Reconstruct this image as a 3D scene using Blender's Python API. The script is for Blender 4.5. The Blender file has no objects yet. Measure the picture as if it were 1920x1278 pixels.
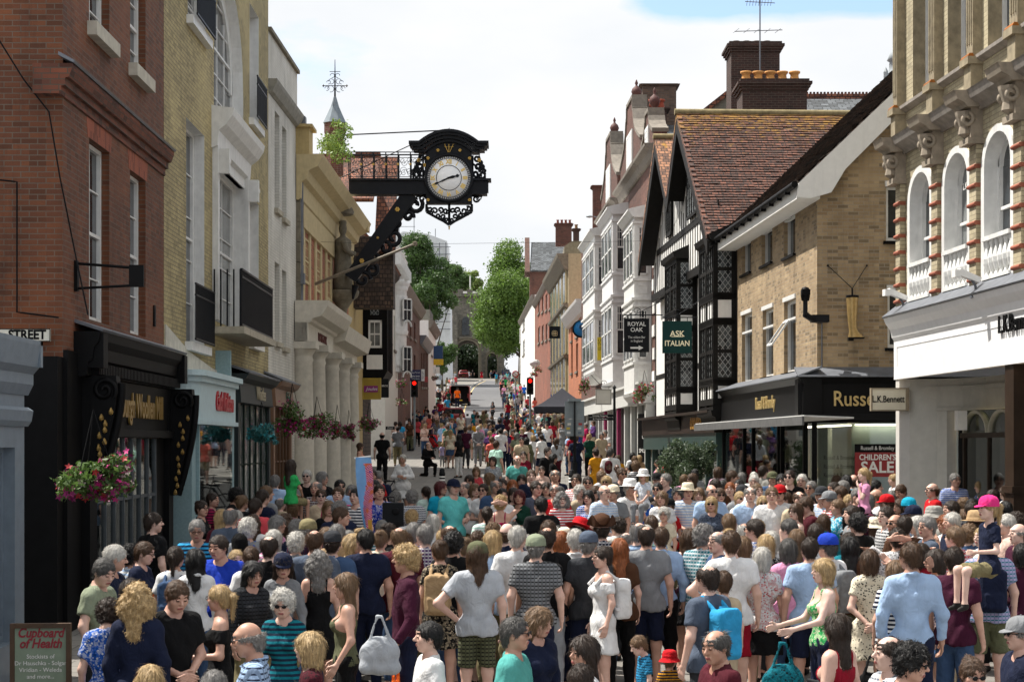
import bpy, math, random, sys
import numpy as np
from mathutils import Matrix, Vector
random.seed(7); RS = np.random.RandomState(11)
C = bpy.context.scene.collection
scene = bpy.context.scene
# ------------------------------------------------------------------ camera, sky, sun, exposure
F = 3450.0; HY = 835.0; CZ = 2.72
cam = bpy.data.cameras.new('camera'); camo = bpy.data.objects.new('camera', cam); C.objects.link(camo)
camo.location = (0, 0, CZ); camo.rotation_euler = (math.pi/2, 0, 0)
cam.sensor_width = 36; cam.lens = 36*F/1920; cam.shift_y = (HY-639)/1920
cam.clip_start = .5; cam.clip_end = 5000
scene.camera = camo
SUN_EL = math.radians(61); SUN_AZ = math.radians(-68)      # azimuth from +Y towards +X
sl = bpy.data.lights.new('sun', 'SUN'); sl.energy = 5.0; sl.angle = math.radians(.5); sl.color = (1, .95, .87)
so = bpy.data.objects.new('sun', sl); C.objects.link(so)
sd = Vector((math.cos(SUN_EL)*math.sin(SUN_AZ), math.cos(SUN_EL)*math.cos(SUN_AZ), math.sin(SUN_EL)))
so.rotation_euler = sd.to_track_quat('Z', 'Y').to_euler()
w = bpy.data.worlds.new('World'); scene.world = w; w.use_nodes = True
nt = w.node_tree; N = nt.nodes; L = nt.links
bg = N['Background']; out = N['World Output']
sky = N.new('ShaderNodeTexSky'); sky.sky_type = 'NISHITA'; sky.sun_disc = False
sky.sun_elevation = SUN_EL; sky.sun_rotation = SUN_AZ
bg.inputs['Strength'].default_value = .135
L.new(sky.outputs[0], bg.inputs['Color'])
cl = N.new('ShaderNodeBackground'); cl.inputs['Strength'].default_value = .625
tc = N.new('ShaderNodeTexCoord')
mp = N.new('ShaderNodeMapping'); mp.inputs['Scale'].default_value = (1, 1, 2.6); mp.inputs['Location'].default_value = (.3, .1, .52)
L.new(tc.outputs['Generated'], mp.inputs['Vector'])
nz = N.new('ShaderNodeTexNoise'); nz.inputs['Scale'].default_value = 3.4; nz.inputs['Detail'].default_value = 8; nz.inputs['Roughness'].default_value = .55
L.new(mp.outputs[0], nz.inputs['Vector'])
cr = N.new('ShaderNodeValToRGB'); cr.color_ramp.elements[0].position = .40; cr.color_ramp.elements[1].position = .50
L.new(nz.outputs['Fac'], cr.inputs['Fac'])
# more cloud to the left and near the horizon, a blue gap high on the right
sx = N.new('ShaderNodeSeparateXYZ'); L.new(tc.outputs['Generated'], sx.inputs[0])
def vmath(op, a, b=None, c=None):
 m = N.new('ShaderNodeMath'); m.operation = op
 for i, v in enumerate((a, b, c)):
  if v is None: continue
  if isinstance(v, (int, float)): m.inputs[i].default_value = v
  else: L.new(v, m.inputs[i])
 return m.outputs[0]
clamp = lambda v, hi: vmath('MINIMUM', vmath('MAXIMUM', v, 0), hi)
g2 = clamp(vmath('MULTIPLY', vmath('SUBTRACT', sx.outputs[2], .215), 60), 1)
g3 = clamp(vmath('MULTIPLY', vmath('SUBTRACT', sx.outputs[0], .035), 22), 1)
g4 = clamp(vmath('MULTIPLY', vmath('SUBTRACT', .36, sx.outputs[2]), 20), 1)
cov = vmath('SUBTRACT', .64, vmath('MULTIPLY', vmath('MULTIPLY', g2, g3), vmath('MULTIPLY', g4, .32)))
gap = vmath('ADD', nz.outputs['Fac'], vmath('SUBTRACT', cov, .5))
L.new(gap, cr.inputs['Fac'])
n2 = N.new('ShaderNodeTexNoise'); n2.inputs['Scale'].default_value = 5; n2.inputs['Detail'].default_value = 7
L.new(mp.outputs[0], n2.inputs['Vector'])
c2 = N.new('ShaderNodeValToRGB'); c2.color_ramp.elements[0].position = .3; c2.color_ramp.elements[1].position = .62
c2.color_ramp.elements[0].color = (.83, .87, .91, 1); c2.color_ramp.elements[1].color = (.99, .99, 1, 1)
L.new(n2.outputs['Fac'], c2.inputs['Fac']); L.new(c2.outputs[0], cl.inputs['Color'])
mx = N.new('ShaderNodeMixShader'); L.new(cr.outputs[0], mx.inputs[0]); L.new(bg.outputs[0], mx.inputs[1]); L.new(cl.outputs[0], mx.inputs[2])
L.new(mx.outputs[0], out.inputs['Surface'])
scene.view_settings.view_transform = 'Standard'; scene.view_settings.look = 'None'
scene.view_settings.exposure = 0.75; scene.view_settings.gamma = 1
scene.cycles.max_bounces = 6; scene.cycles.diffuse_bounces = 3; scene.cycles.glossy_bounces = 3
scene.cycles.transparent_max_bounces = 12; scene.cycles.use_denoising = True
scene.cycles.use_adaptive_sampling = True; scene.cycles.adaptive_threshold = .02
# ------------------------------------------------------------------ materials
_M = {}
def hexc(h):
 h = h.lstrip('#'); v = [int(h[i:i+2], 16)/255 for i in (0, 2, 4)]
 return tuple(c/12.92 if c <= .04045 else ((c+.055)/1.055)**2.4 for c in v)
def col(c): return hexc(c) if isinstance(c, str) else tuple(c)
class NT:
 def __init__(s, name):
  s.m = bpy.data.materials.new(name); s.m.use_nodes = True; s.t = s.m.node_tree
  s.b = s.t.nodes['Principled BSDF']
 def n(s, typ, **kw):
  n = s.t.nodes.new('ShaderNode'+typ)
  for k, v in kw.items():
   if k in n.inputs: n.inputs[k].default_value = v
   else: setattr(n, k, v)
  return n
 def l(s, a, b): s.t.links.new(a, b)
 def mix(s, fac, a, b, typ='MIX'):
  m = s.n('MixRGB', blend_type=typ)
  for i, v in enumerate((fac, a, b)):
   if hasattr(v, 'links'): s.l(v, m.inputs[i])
   elif i == 0: m.inputs[0].default_value = v
   else: m.inputs[i].default_value = tuple(v)+(1,)
  return m.outputs[0]
 def ramp(s, src, p0, p1, c0=(0, 0, 0), c1=(1, 1, 1)):
  r = s.n('ValToRGB'); e = r.color_ramp.elements
  e[0].position = p0; e[1].position = p1; e[0].color = tuple(c0)+(1,); e[1].color = tuple(c1)+(1,)
  s.l(src, r.inputs[0]); return r.outputs[0]
 def noise(s, vec, sc, det=4, ro=.55):
  n = s.n('TexNoise', Scale=sc, Detail=det, Roughness=ro)
  if vec is not None: s.l(vec, n.inputs['Vector'])
  return n.outputs['Fac']
 def mapv(s, vec, scale=(1, 1, 1), rot=(0, 0, 0)):
  m = s.n('Mapping'); m.inputs['Scale'].default_value = scale; m.inputs['Rotation'].default_value = rot
  s.l(vec, m.inputs[0]); return m.outputs[0]
 def bump(s, h, st=.3, dist=.01):
  b = s.n('Bump', Strength=st, Distance=dist); s.l(h, b.inputs['Height']); s.l(b.outputs[0], s.b.inputs['Normal'])
def mk(key, fn):
 if key not in _M: _M[key] = fn()
 return _M[key]
def paint(c, rough=.6, var=.25, metal=0, sc=6, bump=.15, dirt=.25, name='paint'):
 c = col(c)
 def f():
  a = NT(name); tc = a.n('TexCoord').outputs['Object']
  n1 = a.noise(tc, sc, 6, .6); n2 = a.noise(tc, .7, 5, .65)
  base = a.mix(a.ramp(n1, .3, .7), [x*(1-var) for x in c], [min(1, x*(1+var*.5)) for x in c])
  st = a.noise(a.mapv(tc, (2.5, 2.5, .35)), 1.6, 6, .7)
  base = a.mix(a.ramp(st, .52, .78, (0, 0, 0), (dirt,)*3), base, [x*.45 for x in c])
  a.l(base, a.b.inputs['Base Color']); a.b.inputs['Roughness'].default_value = rough; a.b.inputs['Metallic'].default_value = metal
  if max(c) < .05: a.b.inputs['Specular IOR Level'].default_value = .12
  a.bump(a.noise(tc, sc*6, 4), bump, .01); return a.m
 return mk(('p', c, rough, var, metal, sc, bump, dirt), f)
def brick(c1, c2, mortar, bw=.225, bh=.075, ms=.007, name='brick', dark=.5, off=.5, roughness=.85):
 c1, c2, mortar = col(c1), col(c2), col(mortar)
 def f():
  a = NT(name); uv = a.n('TexCoord').outputs['UV']
  b = a.n('TexBrick', Scale=1.0); b.offset = off
  for k, v in (('Brick Width', bw), ('Row Height', bh), ('Mortar Size', ms), ('Mortar Smooth', .1), ('Bias', 0.)): b.inputs[k].default_value = v
  b.inputs['Color1'].default_value = c1+(1,); b.inputs['Color2'].default_value = c2+(1,); b.inputs['Mortar'].default_value = mortar+(1,)
  a.l(uv, b.inputs['Vector'])
  # a second colour draw per brick (blue headers, burnt bricks)
  w = a.n('TexWhiteNoise', noise_dimensions='2D')
  fl = a.n('VectorMath', operation='FLOOR'); mp = a.mapv(uv, (1/bw*1.0, 1/bh, 1)); a.l(mp, fl.inputs[0]); a.l(fl.outputs[0], w.inputs['Vector'])
  c = a.mix(a.ramp(w.outputs['Value'], .80, .86), b.outputs['Color'], [x*dark for x in c1])
  c = a.mix(b.outputs['Fac'], c, mortar)
  n = a.noise(uv, 1.1, 6, .6)
  c = a.mix(a.ramp(n, .35, .75, (0, 0, 0), (.5,)*3), c, [x*.5 for x in c2])
  n4 = a.noise(a.mapv(uv, (2.2, .22, 1)), 1.3, 6, .7); c = a.mix(a.ramp(n4, .5, .75, (0, 0, 0), (.6,)*3), c, [x*.4 for x in c2])
  n5 = a.noise(a.mapv(uv, (1, 1, 1)), .33, 3, .5); c = a.mix(a.ramp(n5, .52, .62, (0, 0, 0), (.22,)*3), c, [min(1, x*1.5) for x in c1])
  n3 = a.noise(uv, 60, 4, .7); c = a.mix(.35, c, a.mix(n3, (.25,)*3, (.9,)*3), 'OVERLAY')
  a.l(c, a.b.inputs['Base Color']); a.b.inputs['Roughness'].default_value = roughness
  inv = a.n('Math', operation='SUBTRACT'); inv.inputs[0].default_value = 1; a.l(b.outputs['Fac'], inv.inputs[1])
  ad = a.n('Math', operation='ADD'); a.l(inv.outputs[0], ad.inputs[0]); a.l(n3, ad.inputs[1])
  a.bump(ad.outputs[0], .5, .008); return a.m
 return mk(('b', c1, c2, mortar, bw, bh, ms, dark), f)
def rooftile(c1, c2, moss=None, bw=.2, bh=.17, mosstop=0, name='roof_tiles'):
 c1, c2 = col(c1), col(c2)
 def f():
  a = NT(name); uv = a.n('TexCoord').outputs['UV']
  wob = a.n('VectorMath', operation='ADD'); nn = a.n('TexNoise', Scale=1.3, Detail=3); a.l(uv, nn.inputs[0])
  sc = a.n('VectorMath', operation='SCALE'); sc.inputs['Scale'].default_value = .12; a.l(nn.outputs['Color'], sc.inputs[0])
  a.l(uv, wob.inputs[0]); a.l(sc.outputs[0], wob.inputs[1]); v = wob.outputs[0]
  b = a.n('TexBrick', Scale=1.0)
  for k, x in (('Brick Width', bw), ('Row Height', bh), ('Mortar Size', .022), ('Mortar Smooth', .5)): b.inputs[k].default_value = x
  b.inputs['Color1'].default_value = c1+(1,); b.inputs['Color2'].default_value = c2+(1,); b.inputs['Mortar'].default_value = tuple(x*.2 for x in c2)+(1,)
  a.l(v, b.inputs['Vector'])
  fl = a.n('VectorMath', operation='FLOOR'); mp = a.mapv(v, (1/bw, 1/bh, 1)); a.l(mp, fl.inputs[0])
  w = a.n('TexWhiteNoise', noise_dimensions='2D'); a.l(fl.outputs[0], w.inputs['Vector'])
  c = a.mix(a.ramp(w.outputs['Value'], .1, .9, (0, 0, 0), (.85,)*3), [min(1, x*1.25) for x in c1], [x*.4 for x in c2]); c = a.mix(b.outputs['Fac'], c, [x*.15 for x in c2])
  n = a.noise(uv, .9, 7, .65)
  c = a.mix(a.ramp(n, .45, .7, (0, 0, 0), (.65,)*3), c, [x*.35 for x in c2])
  if moss:
   m = a.noise(uv, 2.6, 8, .72); s = a.n('SeparateXYZ'); a.l(a.n('TexCoord').outputs['Object'], s.inputs[0])
   mr = a.n('MapRange'); a.l(s.outputs[2], mr.inputs[0]); mr.inputs[1].default_value = mosstop-2.4; mr.inputs[2].default_value = mosstop
   mr.inputs[3].default_value = -.17; mr.inputs[4].default_value = .1
   ad = a.n('Math', operation='ADD'); a.l(m, ad.inputs[0]); a.l(mr.outputs[0], ad.inputs[1])
   c = a.mix(a.ramp(ad.outputs[0], .53, .63, (0, 0, 0), (.8,)*3), c, col(moss))
  a.l(c, a.b.inputs['Base Color']); a.b.inputs['Roughness'].default_value = .85
  s = a.n('SeparateXYZ'); a.l(mp, s.inputs[0]); fr = a.n('Math', operation='FRACT'); a.l(s.outputs[1], fr.inputs[0])
  iv = a.n('Math', operation='SUBTRACT'); iv.inputs[0].default_value = 1; a.l(fr.outputs[0], iv.inputs[1])
  ad = a.n('Math', operation='ADD'); a.l(iv.outputs[0], ad.inputs[0]); a.l(w.outputs['Value'], ad.inputs[1])
  a.bump(ad.outputs[0], .9, .03); return a.m
 return mk(('r', c1, c2, moss, bw, bh, mosstop), f)
def rubble(c1, c2, mortar, sc=3.2, name='flint_stone'):
 c1, c2, mortar = col(c1), col(c2), col(mortar)
 def f():
  a = NT(name); uv = a.n('TexCoord').outputs['UV']
  v = a.n('TexVoronoi', Scale=sc); a.l(a.mapv(uv, (1, 1.5, 1)), v.inputs['Vector'])
  e = a.n('TexVoronoi', Scale=sc, feature='DISTANCE_TO_EDGE'); a.l(a.mapv(uv, (1, 1.5, 1)), e.inputs['Vector'])
  s = a.n('SeparateXYZ'); a.l(v.outputs['Color'], s.inputs[0])
  c = a.mix(s.outputs[0], c1, c2); c = a.mix(a.ramp(e.outputs[0], 0, .08, (1, 1, 1), (0, 0, 0)), c, mortar)
  n = a.noise(uv, .5, 7, .65); c = a.mix(a.ramp(n, .4, .7, (0, 0, 0), (.55,)*3), c, [x*.4 for x in c1])
  a.l(c, a.b.inputs['Base Color']); a.b.inputs['Roughness'].default_value = .9
  a.bump(e.outputs[0], .8, .08); return a.m
 return mk(('ru', c1, c2, sc), f)
def glass(c=(.02, .025, .03), rough=.06, clear=0, name='window_glass', wav=.25):
 def f():
  a = NT(name); tc = a.n('TexCoord').outputs['Object']
  n = a.noise(tc, 1.7, 3); cc = a.mix(a.ramp(n, .35, .7), [x*.5 for x in col(c)], [min(1, x*1.5) for x in col(c)])
  a.l(cc, a.b.inputs['Base Color']); a.b.inputs['Roughness'].default_value = rough
  a.b.inputs['IOR'].default_value = 1.5
  a.bump(a.noise(tc, 1.3, 2), wav, .03)
  if clear:
   tr = a.n('BsdfTransparent'); tr.inputs[0].default_value = (.86, .91, .89, 1); mx = a.n('MixShader'); mx.inputs[0].default_value = clear
   gl = a.n('BsdfGlossy', Roughness=.02); gl.inputs[0].default_value = (.9, .95, .95, 1)
   fr = a.n('Fresnel', IOR=1.7); m2 = a.n('MixShader')
   a.l(fr.outputs[0], m2.inputs[0]); a.l(tr.outputs[0], m2.inputs[1]); a.l(gl.outputs[0], m2.inputs[2])
   a.l(a.b.outputs[0], mx.inputs[1]); a.l(m2.outputs[0], mx.inputs[2])
   a.l(mx.outputs[0], a.t.nodes['Material Output'].inputs[0])
  return a.m
 return mk(('g', tuple(c) if not isinstance(c, str) else c, rough, clear), f)
def emit(c, st, name='lamp_glow'):
 c = col(c)
 def f():
  a = NT(name); a.b.inputs['Base Color'].default_value = c+(1,); a.b.inputs['Emission Color'].default_value = c+(1,)
  a.b.inputs['Emission Strength'].default_value = st; return a.m
 return mk(('e', c, st), f)
def gold(c=(.55, .34, .09), name='gilding'):
 def f():
  a = NT(name); tc = a.n('TexCoord').outputs['Object']; n = a.noise(tc, 14, 4)
  a.l(a.mix(n, [x*.6 for x in c], [min(1, x*1.3) for x in c]), a.b.inputs['Base Color'])
  a.b.inputs['Metallic'].default_value = .55; a.b.inputs['Roughness'].default_value = .38; return a.m
 return mk(('go', tuple(c)), f)
BLACK = paint((.0045, .0045, .005), .55, .3, name='black_paint', dirt=.1)
IRON = paint((.012, .013, .016), .4, .2, name='black_ironwork', dirt=0, bump=.3)
WHITE = paint((.72, .72, .70), .5, .12, name='white_paint', dirt=.42)
CREAM = paint((.60, .56, .47), .7, .12, name='cream_render')
LEAD = paint((.13, .14, .16), .5, .3, name='lead_sheet', sc=4)
STONE = paint((.40, .36, .28), .85, .25, name='limestone', dirt=.5, bump=.4)
DSTONE = paint((.19, .165, .12), .9, .35, name='weathered_stone', dirt=.6, bump=.5)
PANE = glass(); PANEC = glass((.16, .17, .17), .08, name='curtained_glass')
CLEAR = glass((.02, .025, .025), .03, clear=.85, name='shop_glass')
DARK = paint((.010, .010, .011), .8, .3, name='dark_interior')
GOLD = gold()
# ------------------------------------------------------------------ mesh builder
def uvs(me):
 n = len(me.polygons)
 if not n: return
 nl = len(me.loops); vi = np.empty(nl, 'i'); me.loops.foreach_get('vertex_index', vi)
 co = np.empty(len(me.vertices)*3); me.vertices.foreach_get('co', co); co = co.reshape(-1, 3)
 pn = np.empty(n*3); me.polygons.foreach_get('normal', pn); pn = pn.reshape(-1, 3)
 tot = np.empty(n, 'i'); me.polygons.foreach_get('loop_total', tot)
 ln = np.repeat(pn, tot, axis=0); p = co[vi]
 a = np.abs(ln); flat = a[:, 2] > .93
 s = np.sqrt(np.maximum(1e-4, 1-ln[:, 2]**2)); v = p[:, 2]/s
 u = np.where(a[:, 1] >= a[:, 0], p[:, 0], p[:, 1])
 u = np.where(flat, p[:, 0], u); v = np.where(flat, p[:, 1], v)
 ul = me.uv_layers.new(name='UVMap'); ul.data.foreach_set('uv', np.stack([u, v], 1).ravel().astype('f'))
class MB:
 def __init__(s): s.v = []; s.f = []; s.m = []; s.sm = []
 def add(s, vs, fs, mi=0, sm=False):
  o = len(s.v); s.v.extend(vs)
  for f in fs: s.f.append(tuple(i+o for i in f)); s.m.append(mi); s.sm.append(sm)
 def quad(s, a, b, c, d, mi=0): s.add([a, b, c, d], [(0, 1, 2, 3)], mi)
 def box(s, x0, x1, y0, y1, z0, z1, mi=0):
  if x0 > x1: x0, x1 = x1, x0
  if y0 > y1: y0, y1 = y1, y0
  if z0 > z1: z0, z1 = z1, z0
  v = [(x, y, z) for z in (z0, z1) for y in (y0, y1) for x in (x0, x1)]
  s.add(v, [(0, 2, 3, 1), (4, 5, 7, 6), (0, 1, 5, 4), (2, 6, 7, 3), (0, 4, 6, 2), (1, 3, 7, 5)], mi)
 def prism(s, poly, fn, mi=0, sm=False):
  n = len(poly); v = [fn(p, 0) for p in poly]+[fn(p, 1) for p in poly]
  s.add(v, [tuple(range(n))[::-1], tuple(range(n, 2*n))], mi)
  s.add(v, [(i, (i+1) % n, (i+1) % n+n, i+n) for i in range(n)], mi, sm)
 def prof(s, prof, x0, x1, mi=0):
  poly = [(0, prof[0][1])]+list(prof)+[(0, prof[-1][1])]
  s.prism(poly, lambda p, t: ((x0, x1)[t], -p[0], p[1]), mi)
 def tube(s, pts, r, n=8, mi=0, cap=True):
  pts = [Vector(p) for p in pts]; k = len(pts); rr = r if isinstance(r, (list, tuple)) else [r]*k
  vs = []; up = None
  for i, p in enumerate(pts):
   d = (pts[min(i+1, k-1)]-pts[max(i-1, 0)]).normalized()
   if up is None: up = Vector((0, 0, 1)) if abs(d.z) < .9 else Vector((1, 0, 0))
   a = d.cross(up).normalized(); b = a.cross(d).normalized(); up = b
   for j in range(n):
    t = 2*math.pi*j/n; vs.append(tuple(p+(a*math.cos(t)+b*math.sin(t))*rr[i]))
  fs = [(i*n+j, i*n+(j+1) % n, (i+1)*n+(j+1) % n, (i+1)*n+j) for i in range(k-1) for j in range(n)]
  s.add(vs, fs, mi, True)
  if cap: s.add(vs, [tuple(range(n))[::-1], tuple(range((k-1)*n, k*n))], mi)
 def lathe(s, prof, c=(0, 0, 0), n=20, mi=0, ax='z', sq=1):
  ring = len(prof) > 3 and prof[0] == prof[-1]
  vs = []
  for (r, h) in prof:
   for j in range(n):
    t = 2*math.pi*(j+.5)/n; a, b = r*math.cos(t), r*math.sin(t)*sq
    vs.append((c[0]+a, c[1]+b, c[2]+h) if ax == 'z' else (c[0]+a, c[1]-h, c[2]+b))
  k = len(prof); s.add(vs, [(i*n+j, i*n+(j+1) % n, (i+1)*n+(j+1) % n, (i+1)*n+j) for i in range(k-1) for j in range(n)], mi, n > 8)
  if not ring: s.add(vs, [tuple(range(n))[::-1], tuple(range((k-1)*n, k*n))], mi)
 def xf(s, M, start=0):
  for i in range(start, len(s.v)): s.v[i] = tuple(M @ Vector(s.v[i]))
 def build(s, name, mats, parent=None):
  me = bpy.data.meshes.new(name); me.from_pydata(s.v, [], s.f)
  if not isinstance(mats, (list, tuple)): mats = [mats]
  for m in mats: me.materials.append(m)
  if len(mats) > 1: me.polygons.foreach_set('material_index', s.m)
  me.polygons.foreach_set('use_smooth', s.sm); me.update()
  uvs(me); return link(name, me, parent)
def link(name, me, parent=None):
 o = bpy.data.objects.new(name, me); C.objects.link(o)
 if parent: o.parent = parent
 return o
def tag(o, label=None, cat=None, group=None, kind=None):
 if label: o['label'] = label
 if cat: o['category'] = cat
 if group: o['group'] = group
 if kind: o['kind'] = kind
 return o
def empty(name, label, cat, loc=(0, 0, 0), rz=0, group=None):
 o = bpy.data.objects.new(name, None); C.objects.link(o); o.location = loc; o.rotation_euler = (0, 0, rz)
 o.empty_display_size = .1
 return tag(o, label, cat, group)
def dup(o, parent=None):
 c = o.copy(); C.objects.link(c); c.parent = parent
 for ch in list(o.children): dup(ch, c)
 return c
_T = {}
def text_mesh(body, size, thick=.01, spacing=1.0, sx=1.0, shear=0, bold=0):
 k = (body, size, thick, spacing, sx, shear, bold)
 if k in _T: return _T[k]
 cu = bpy.data.curves.new('lettering', 'FONT'); cu.body = body; cu.size = size; cu.extrude = thick/2; cu.align_x = 'CENTER'; cu.align_y = 'CENTER'
 cu.space_character = spacing; cu.shear = shear; cu.offset = bold; cu.resolution_u = 3
 o = bpy.data.objects.new('tmp', cu); C.objects.link(o); dg = bpy.context.evaluated_depsgraph_get()
 me = bpy.data.meshes.new_from_object(o.evaluated_get(dg)); bpy.data.objects.remove(o); bpy.data.curves.remove(cu)
 me.transform(Matrix.Diagonal((sx, 1, 1, 1))); me.transform(Matrix.Rotation(math.pi/2, 4, 'X')); _T[k] = me
 return me
def text(body, loc, size, m, parent, name='lettering', thick=.012, rz=0, **kw):
 me = text_mesh(body, size, thick, **kw)
 if not me.materials: me.materials.append(m)
 o = link(name, me, parent); o.location = loc; o.rotation_euler = (0, 0, rz)
 if me.materials[0] != m: o.material_slots[0].link = 'OBJECT'; o.material_slots[0].material = m
 return o
# ------------------------------------------------------------------ ground profile and pixel helpers
GP = [(-5, -.75), (5, -.5), (13, -.22), (17.6, 0), (32, .42), (55, 1.05), (80, 1.81), (110, 2.85), (144, 4.4), (181, 6.6), (240, 10), (300, 13.7), (340, 14.6), (420, 15), (1500, 15)]
def zg(d): return float(np.interp(d, [p[0] for p in GP], [p[1] for p in GP]))
def X(px, d): return (px-960)/F*d
def Z(py, d): return CZ+(HY-py)/F*d
def ground(px, py):
 lo, hi = 8., 300.
 for _ in range(40):
  m = (lo+hi)/2
  if HY-(zg(m)-CZ)*F/m > py: lo = m
  else: hi = m
 return (X(px, lo), lo)
class Fr:
 def __init__(s, p0, p1):
  s.p = Vector(p0); e = Vector(p1)-s.p; s.w = e.length; s.t = e.normalized(); s.o = Vector((s.t.y, -s.t.x)); s.rz = math.atan2(s.t.y, s.t.x)
 def U(s, px, n=0):
  k = (px-960)/F; a = s.p+s.o*n
  return (k*a.y-a.x)/(s.t.x-k*s.t.y)
 def D(s, u, n=0): return (s.p+s.t*u+s.o*n).y
 def Zp(s, px, py, n=0): return CZ+(HY-py)*s.D(s.U(px, n), n)/F
 def R(s, pa, pb, yt, yb, n=0):
  a, b = s.U(pa, n), s.U(pb, n)
  return (min(a, b), max(a, b), s.Zp(pa, yb, n), s.Zp(pa, yt, n))
 def root(s, name, label, cat='building'): return empty(name, label, cat, (s.p.x, s.p.y, 0), s.rz)
def wall(mb, u0, u1, z0, z1, holes=(), n=0, dep=.16, mi=0, mr=None):
 mr = mi if mr is None else mr
 us = sorted(set([u0, u1]+[min(max(h[i], u0), u1) for h in holes for i in (0, 1)])); zs = sorted(set([z0, z1]+[min(max(h[i], z0), z1) for h in holes for i in (2, 3)]))
 y = -n
 for a, b in zip(us, us[1:]):
  for c, d in zip(zs, zs[1:]):
   mu, mz = (a+b)/2, (c+d)/2
   if any(h[0] < mu < h[1] and h[2] < mz < h[3] for h in holes): continue
   mb.quad((a, y, c), (b, y, c), (b, y, d), (a, y, d), mi)
 for h in holes:
  a, b, c, d = h[:4]; r = h[4] if len(h) > 4 else 0; yi = y+dep
  m = (a+b)/2; hw = (b-a)/2
  top = [(m-hw*math.cos(math.pi*i/12), d-r+r*math.sin(math.pi*i/12)) for i in range(13)] if r else [(a, d), (b, d)]
  if r:
   for (p, q) in zip(top, top[1:]): mb.quad((p[0], y, p[1]), (q[0], y, q[1]), (q[0], y, d), (p[0], y, d), mi)
  loop = [(a, c)]+top+[(b, c)]
  for p, q in zip(loop, loop[1:]+loop[:1]): mb.quad((p[0], y, p[1]), (q[0], y, q[1]), (q[0], yi, q[1]), (p[0], yi, p[1]), mr)
def tiled(mb, a, b_, c, d, row=.15, seg=.3, mi=0, seed=1, lift=.03):
 a, b_, c, d = map(Vector, (a, b_, c, d)); R_ = np.random.RandomState(seed); up = b_-a; L_ = up.length; n = int(L_/row); nrm = up.cross(d-a).normalized()
 for i in range(n):
  t0, t1 = i/n, min(1.0, (i+1.25)/n); k = max(1, int((d-a).length/seg)); off = .5*(i % 2)
  for j in range(k):
   if R_.rand() < .004: continue
   s0, s1 = max(0, (j+off)/k), min(1, (j+1+off-.02)/k);
   if s1 <= s0: continue
   h = lift+R_.uniform(-.006, .012); q = [a.lerp(d, s0).lerp(b_.lerp(c, s0), t0), a.lerp(d, s1).lerp(b_.lerp(c, s1), t0), a.lerp(d, s1).lerp(b_.lerp(c, s1), t1), a.lerp(d, s0).lerp(b_.lerp(c, s0), t1)]
   top = [q[0]+nrm*h, q[1]+nrm*(h+R_.uniform(-.004, .004)), q[2]+nrm*.004, q[3]+nrm*.004]; mb.add([tuple(v) for v in top+[q[0], q[1]]], [(0, 1, 2, 3), (4, 5, 1, 0)], mi)
_W = {}
def sash(parent, h, n=0, dep=.12, cols=2, rows=4, fm=None, gm=None, fw=.06, bar=.022, meet=True, sill=None, key=0, dx=0, arch=0):
 a, b, c, d = h[:4]; w, H = b-a, d-c; fm = fm or WHITE; gm = gm or PANE
 arch = arch or (h[4] if len(h) > 4 else 0)
 k = (round(w, 2), round(H, 2), cols, rows, fm.name, gm.name, fw, bar, meet, sill.name if sill else 0, round(arch, 2), key)
 if k not in _W:
  m = MB(); t = .05
  m.box(-w/2, -w/2+fw, -t, t, 0, H); m.box(w/2-fw, w/2, -t, t, 0, H)
  m.box(-w/2+fw, w/2-fw, -t, t, 0, fw*1.3)
  if not arch: m.box(-w/2+fw, w/2-fw, -t, t, H-fw, H)
  else:
   hw = w/2; P = [(-hw*math.cos(math.pi*i/12), H-arch+arch*math.sin(math.pi*i/12)) for i in range(13)]
   for p, q in zip(P, P[1:]):
    i1 = (p[0]*.86, H-arch+(p[1]-H+arch)*.86); i2 = (q[0]*.86, H-arch+(q[1]-H+arch)*.86)
    m.prism([p, q, i2, i1], lambda s_, t_: (s_[0], (-t, t)[t_], s_[1]))
  if meet: m.box(-w/2+fw, w/2-fw, -t+.01, t-.02, H*.5-.025, H*.5+.025)
  iw = w-2*fw; top = H-fw-(arch*.3 if arch else 0)
  for i in range(1, cols): x = -w/2+fw+iw*i/cols; m.box(x-bar/2, x+bar/2, -t*.5, t*.5, fw*1.3, top)
  for j in range(1, rows):
   z = H*j/rows
   if meet and abs(z-H/2) < .03: continue
   m.box(-w/2+fw, w/2-fw, -t*.45, t*.45, z-bar/2, z+bar/2)
  if sill: m.box(-w/2-.08, w/2+.08, -dep-.08, 0, -.1, -.003)
  f = m.build('window', [fm]); p = MB(); p.box(-w/2+.01, w/2-.01, .012, .03, .01, H-.01 if not arch else H-arch*.12)
  pn = p.build('pane', [gm], f)
  _W[k] = f; first = True
  o = f; o.parent = parent
 else: o = dup(_W[k], parent)
 o.location = ((a+b)/2+dx, -n+dep+.02, c)
 return o
def shell(mb, w, dep, z0, z1, mi=0, top=True):
 mb.quad((0, dep, z0), (0, 0, z0), (0, 0, z1), (0, dep, z1), mi); mb.quad((w, 0, z0), (w, dep, z0), (w, dep, z1), (w, 0, z1), mi)
 mb.quad((w, dep, z0), (0, dep, z0), (0, dep, z1), (w, dep, z1), mi)
 if top: mb.quad((0, 0, z1), (w, 0, z1), (w, dep, z1), (0, dep, z1), mi)
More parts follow.
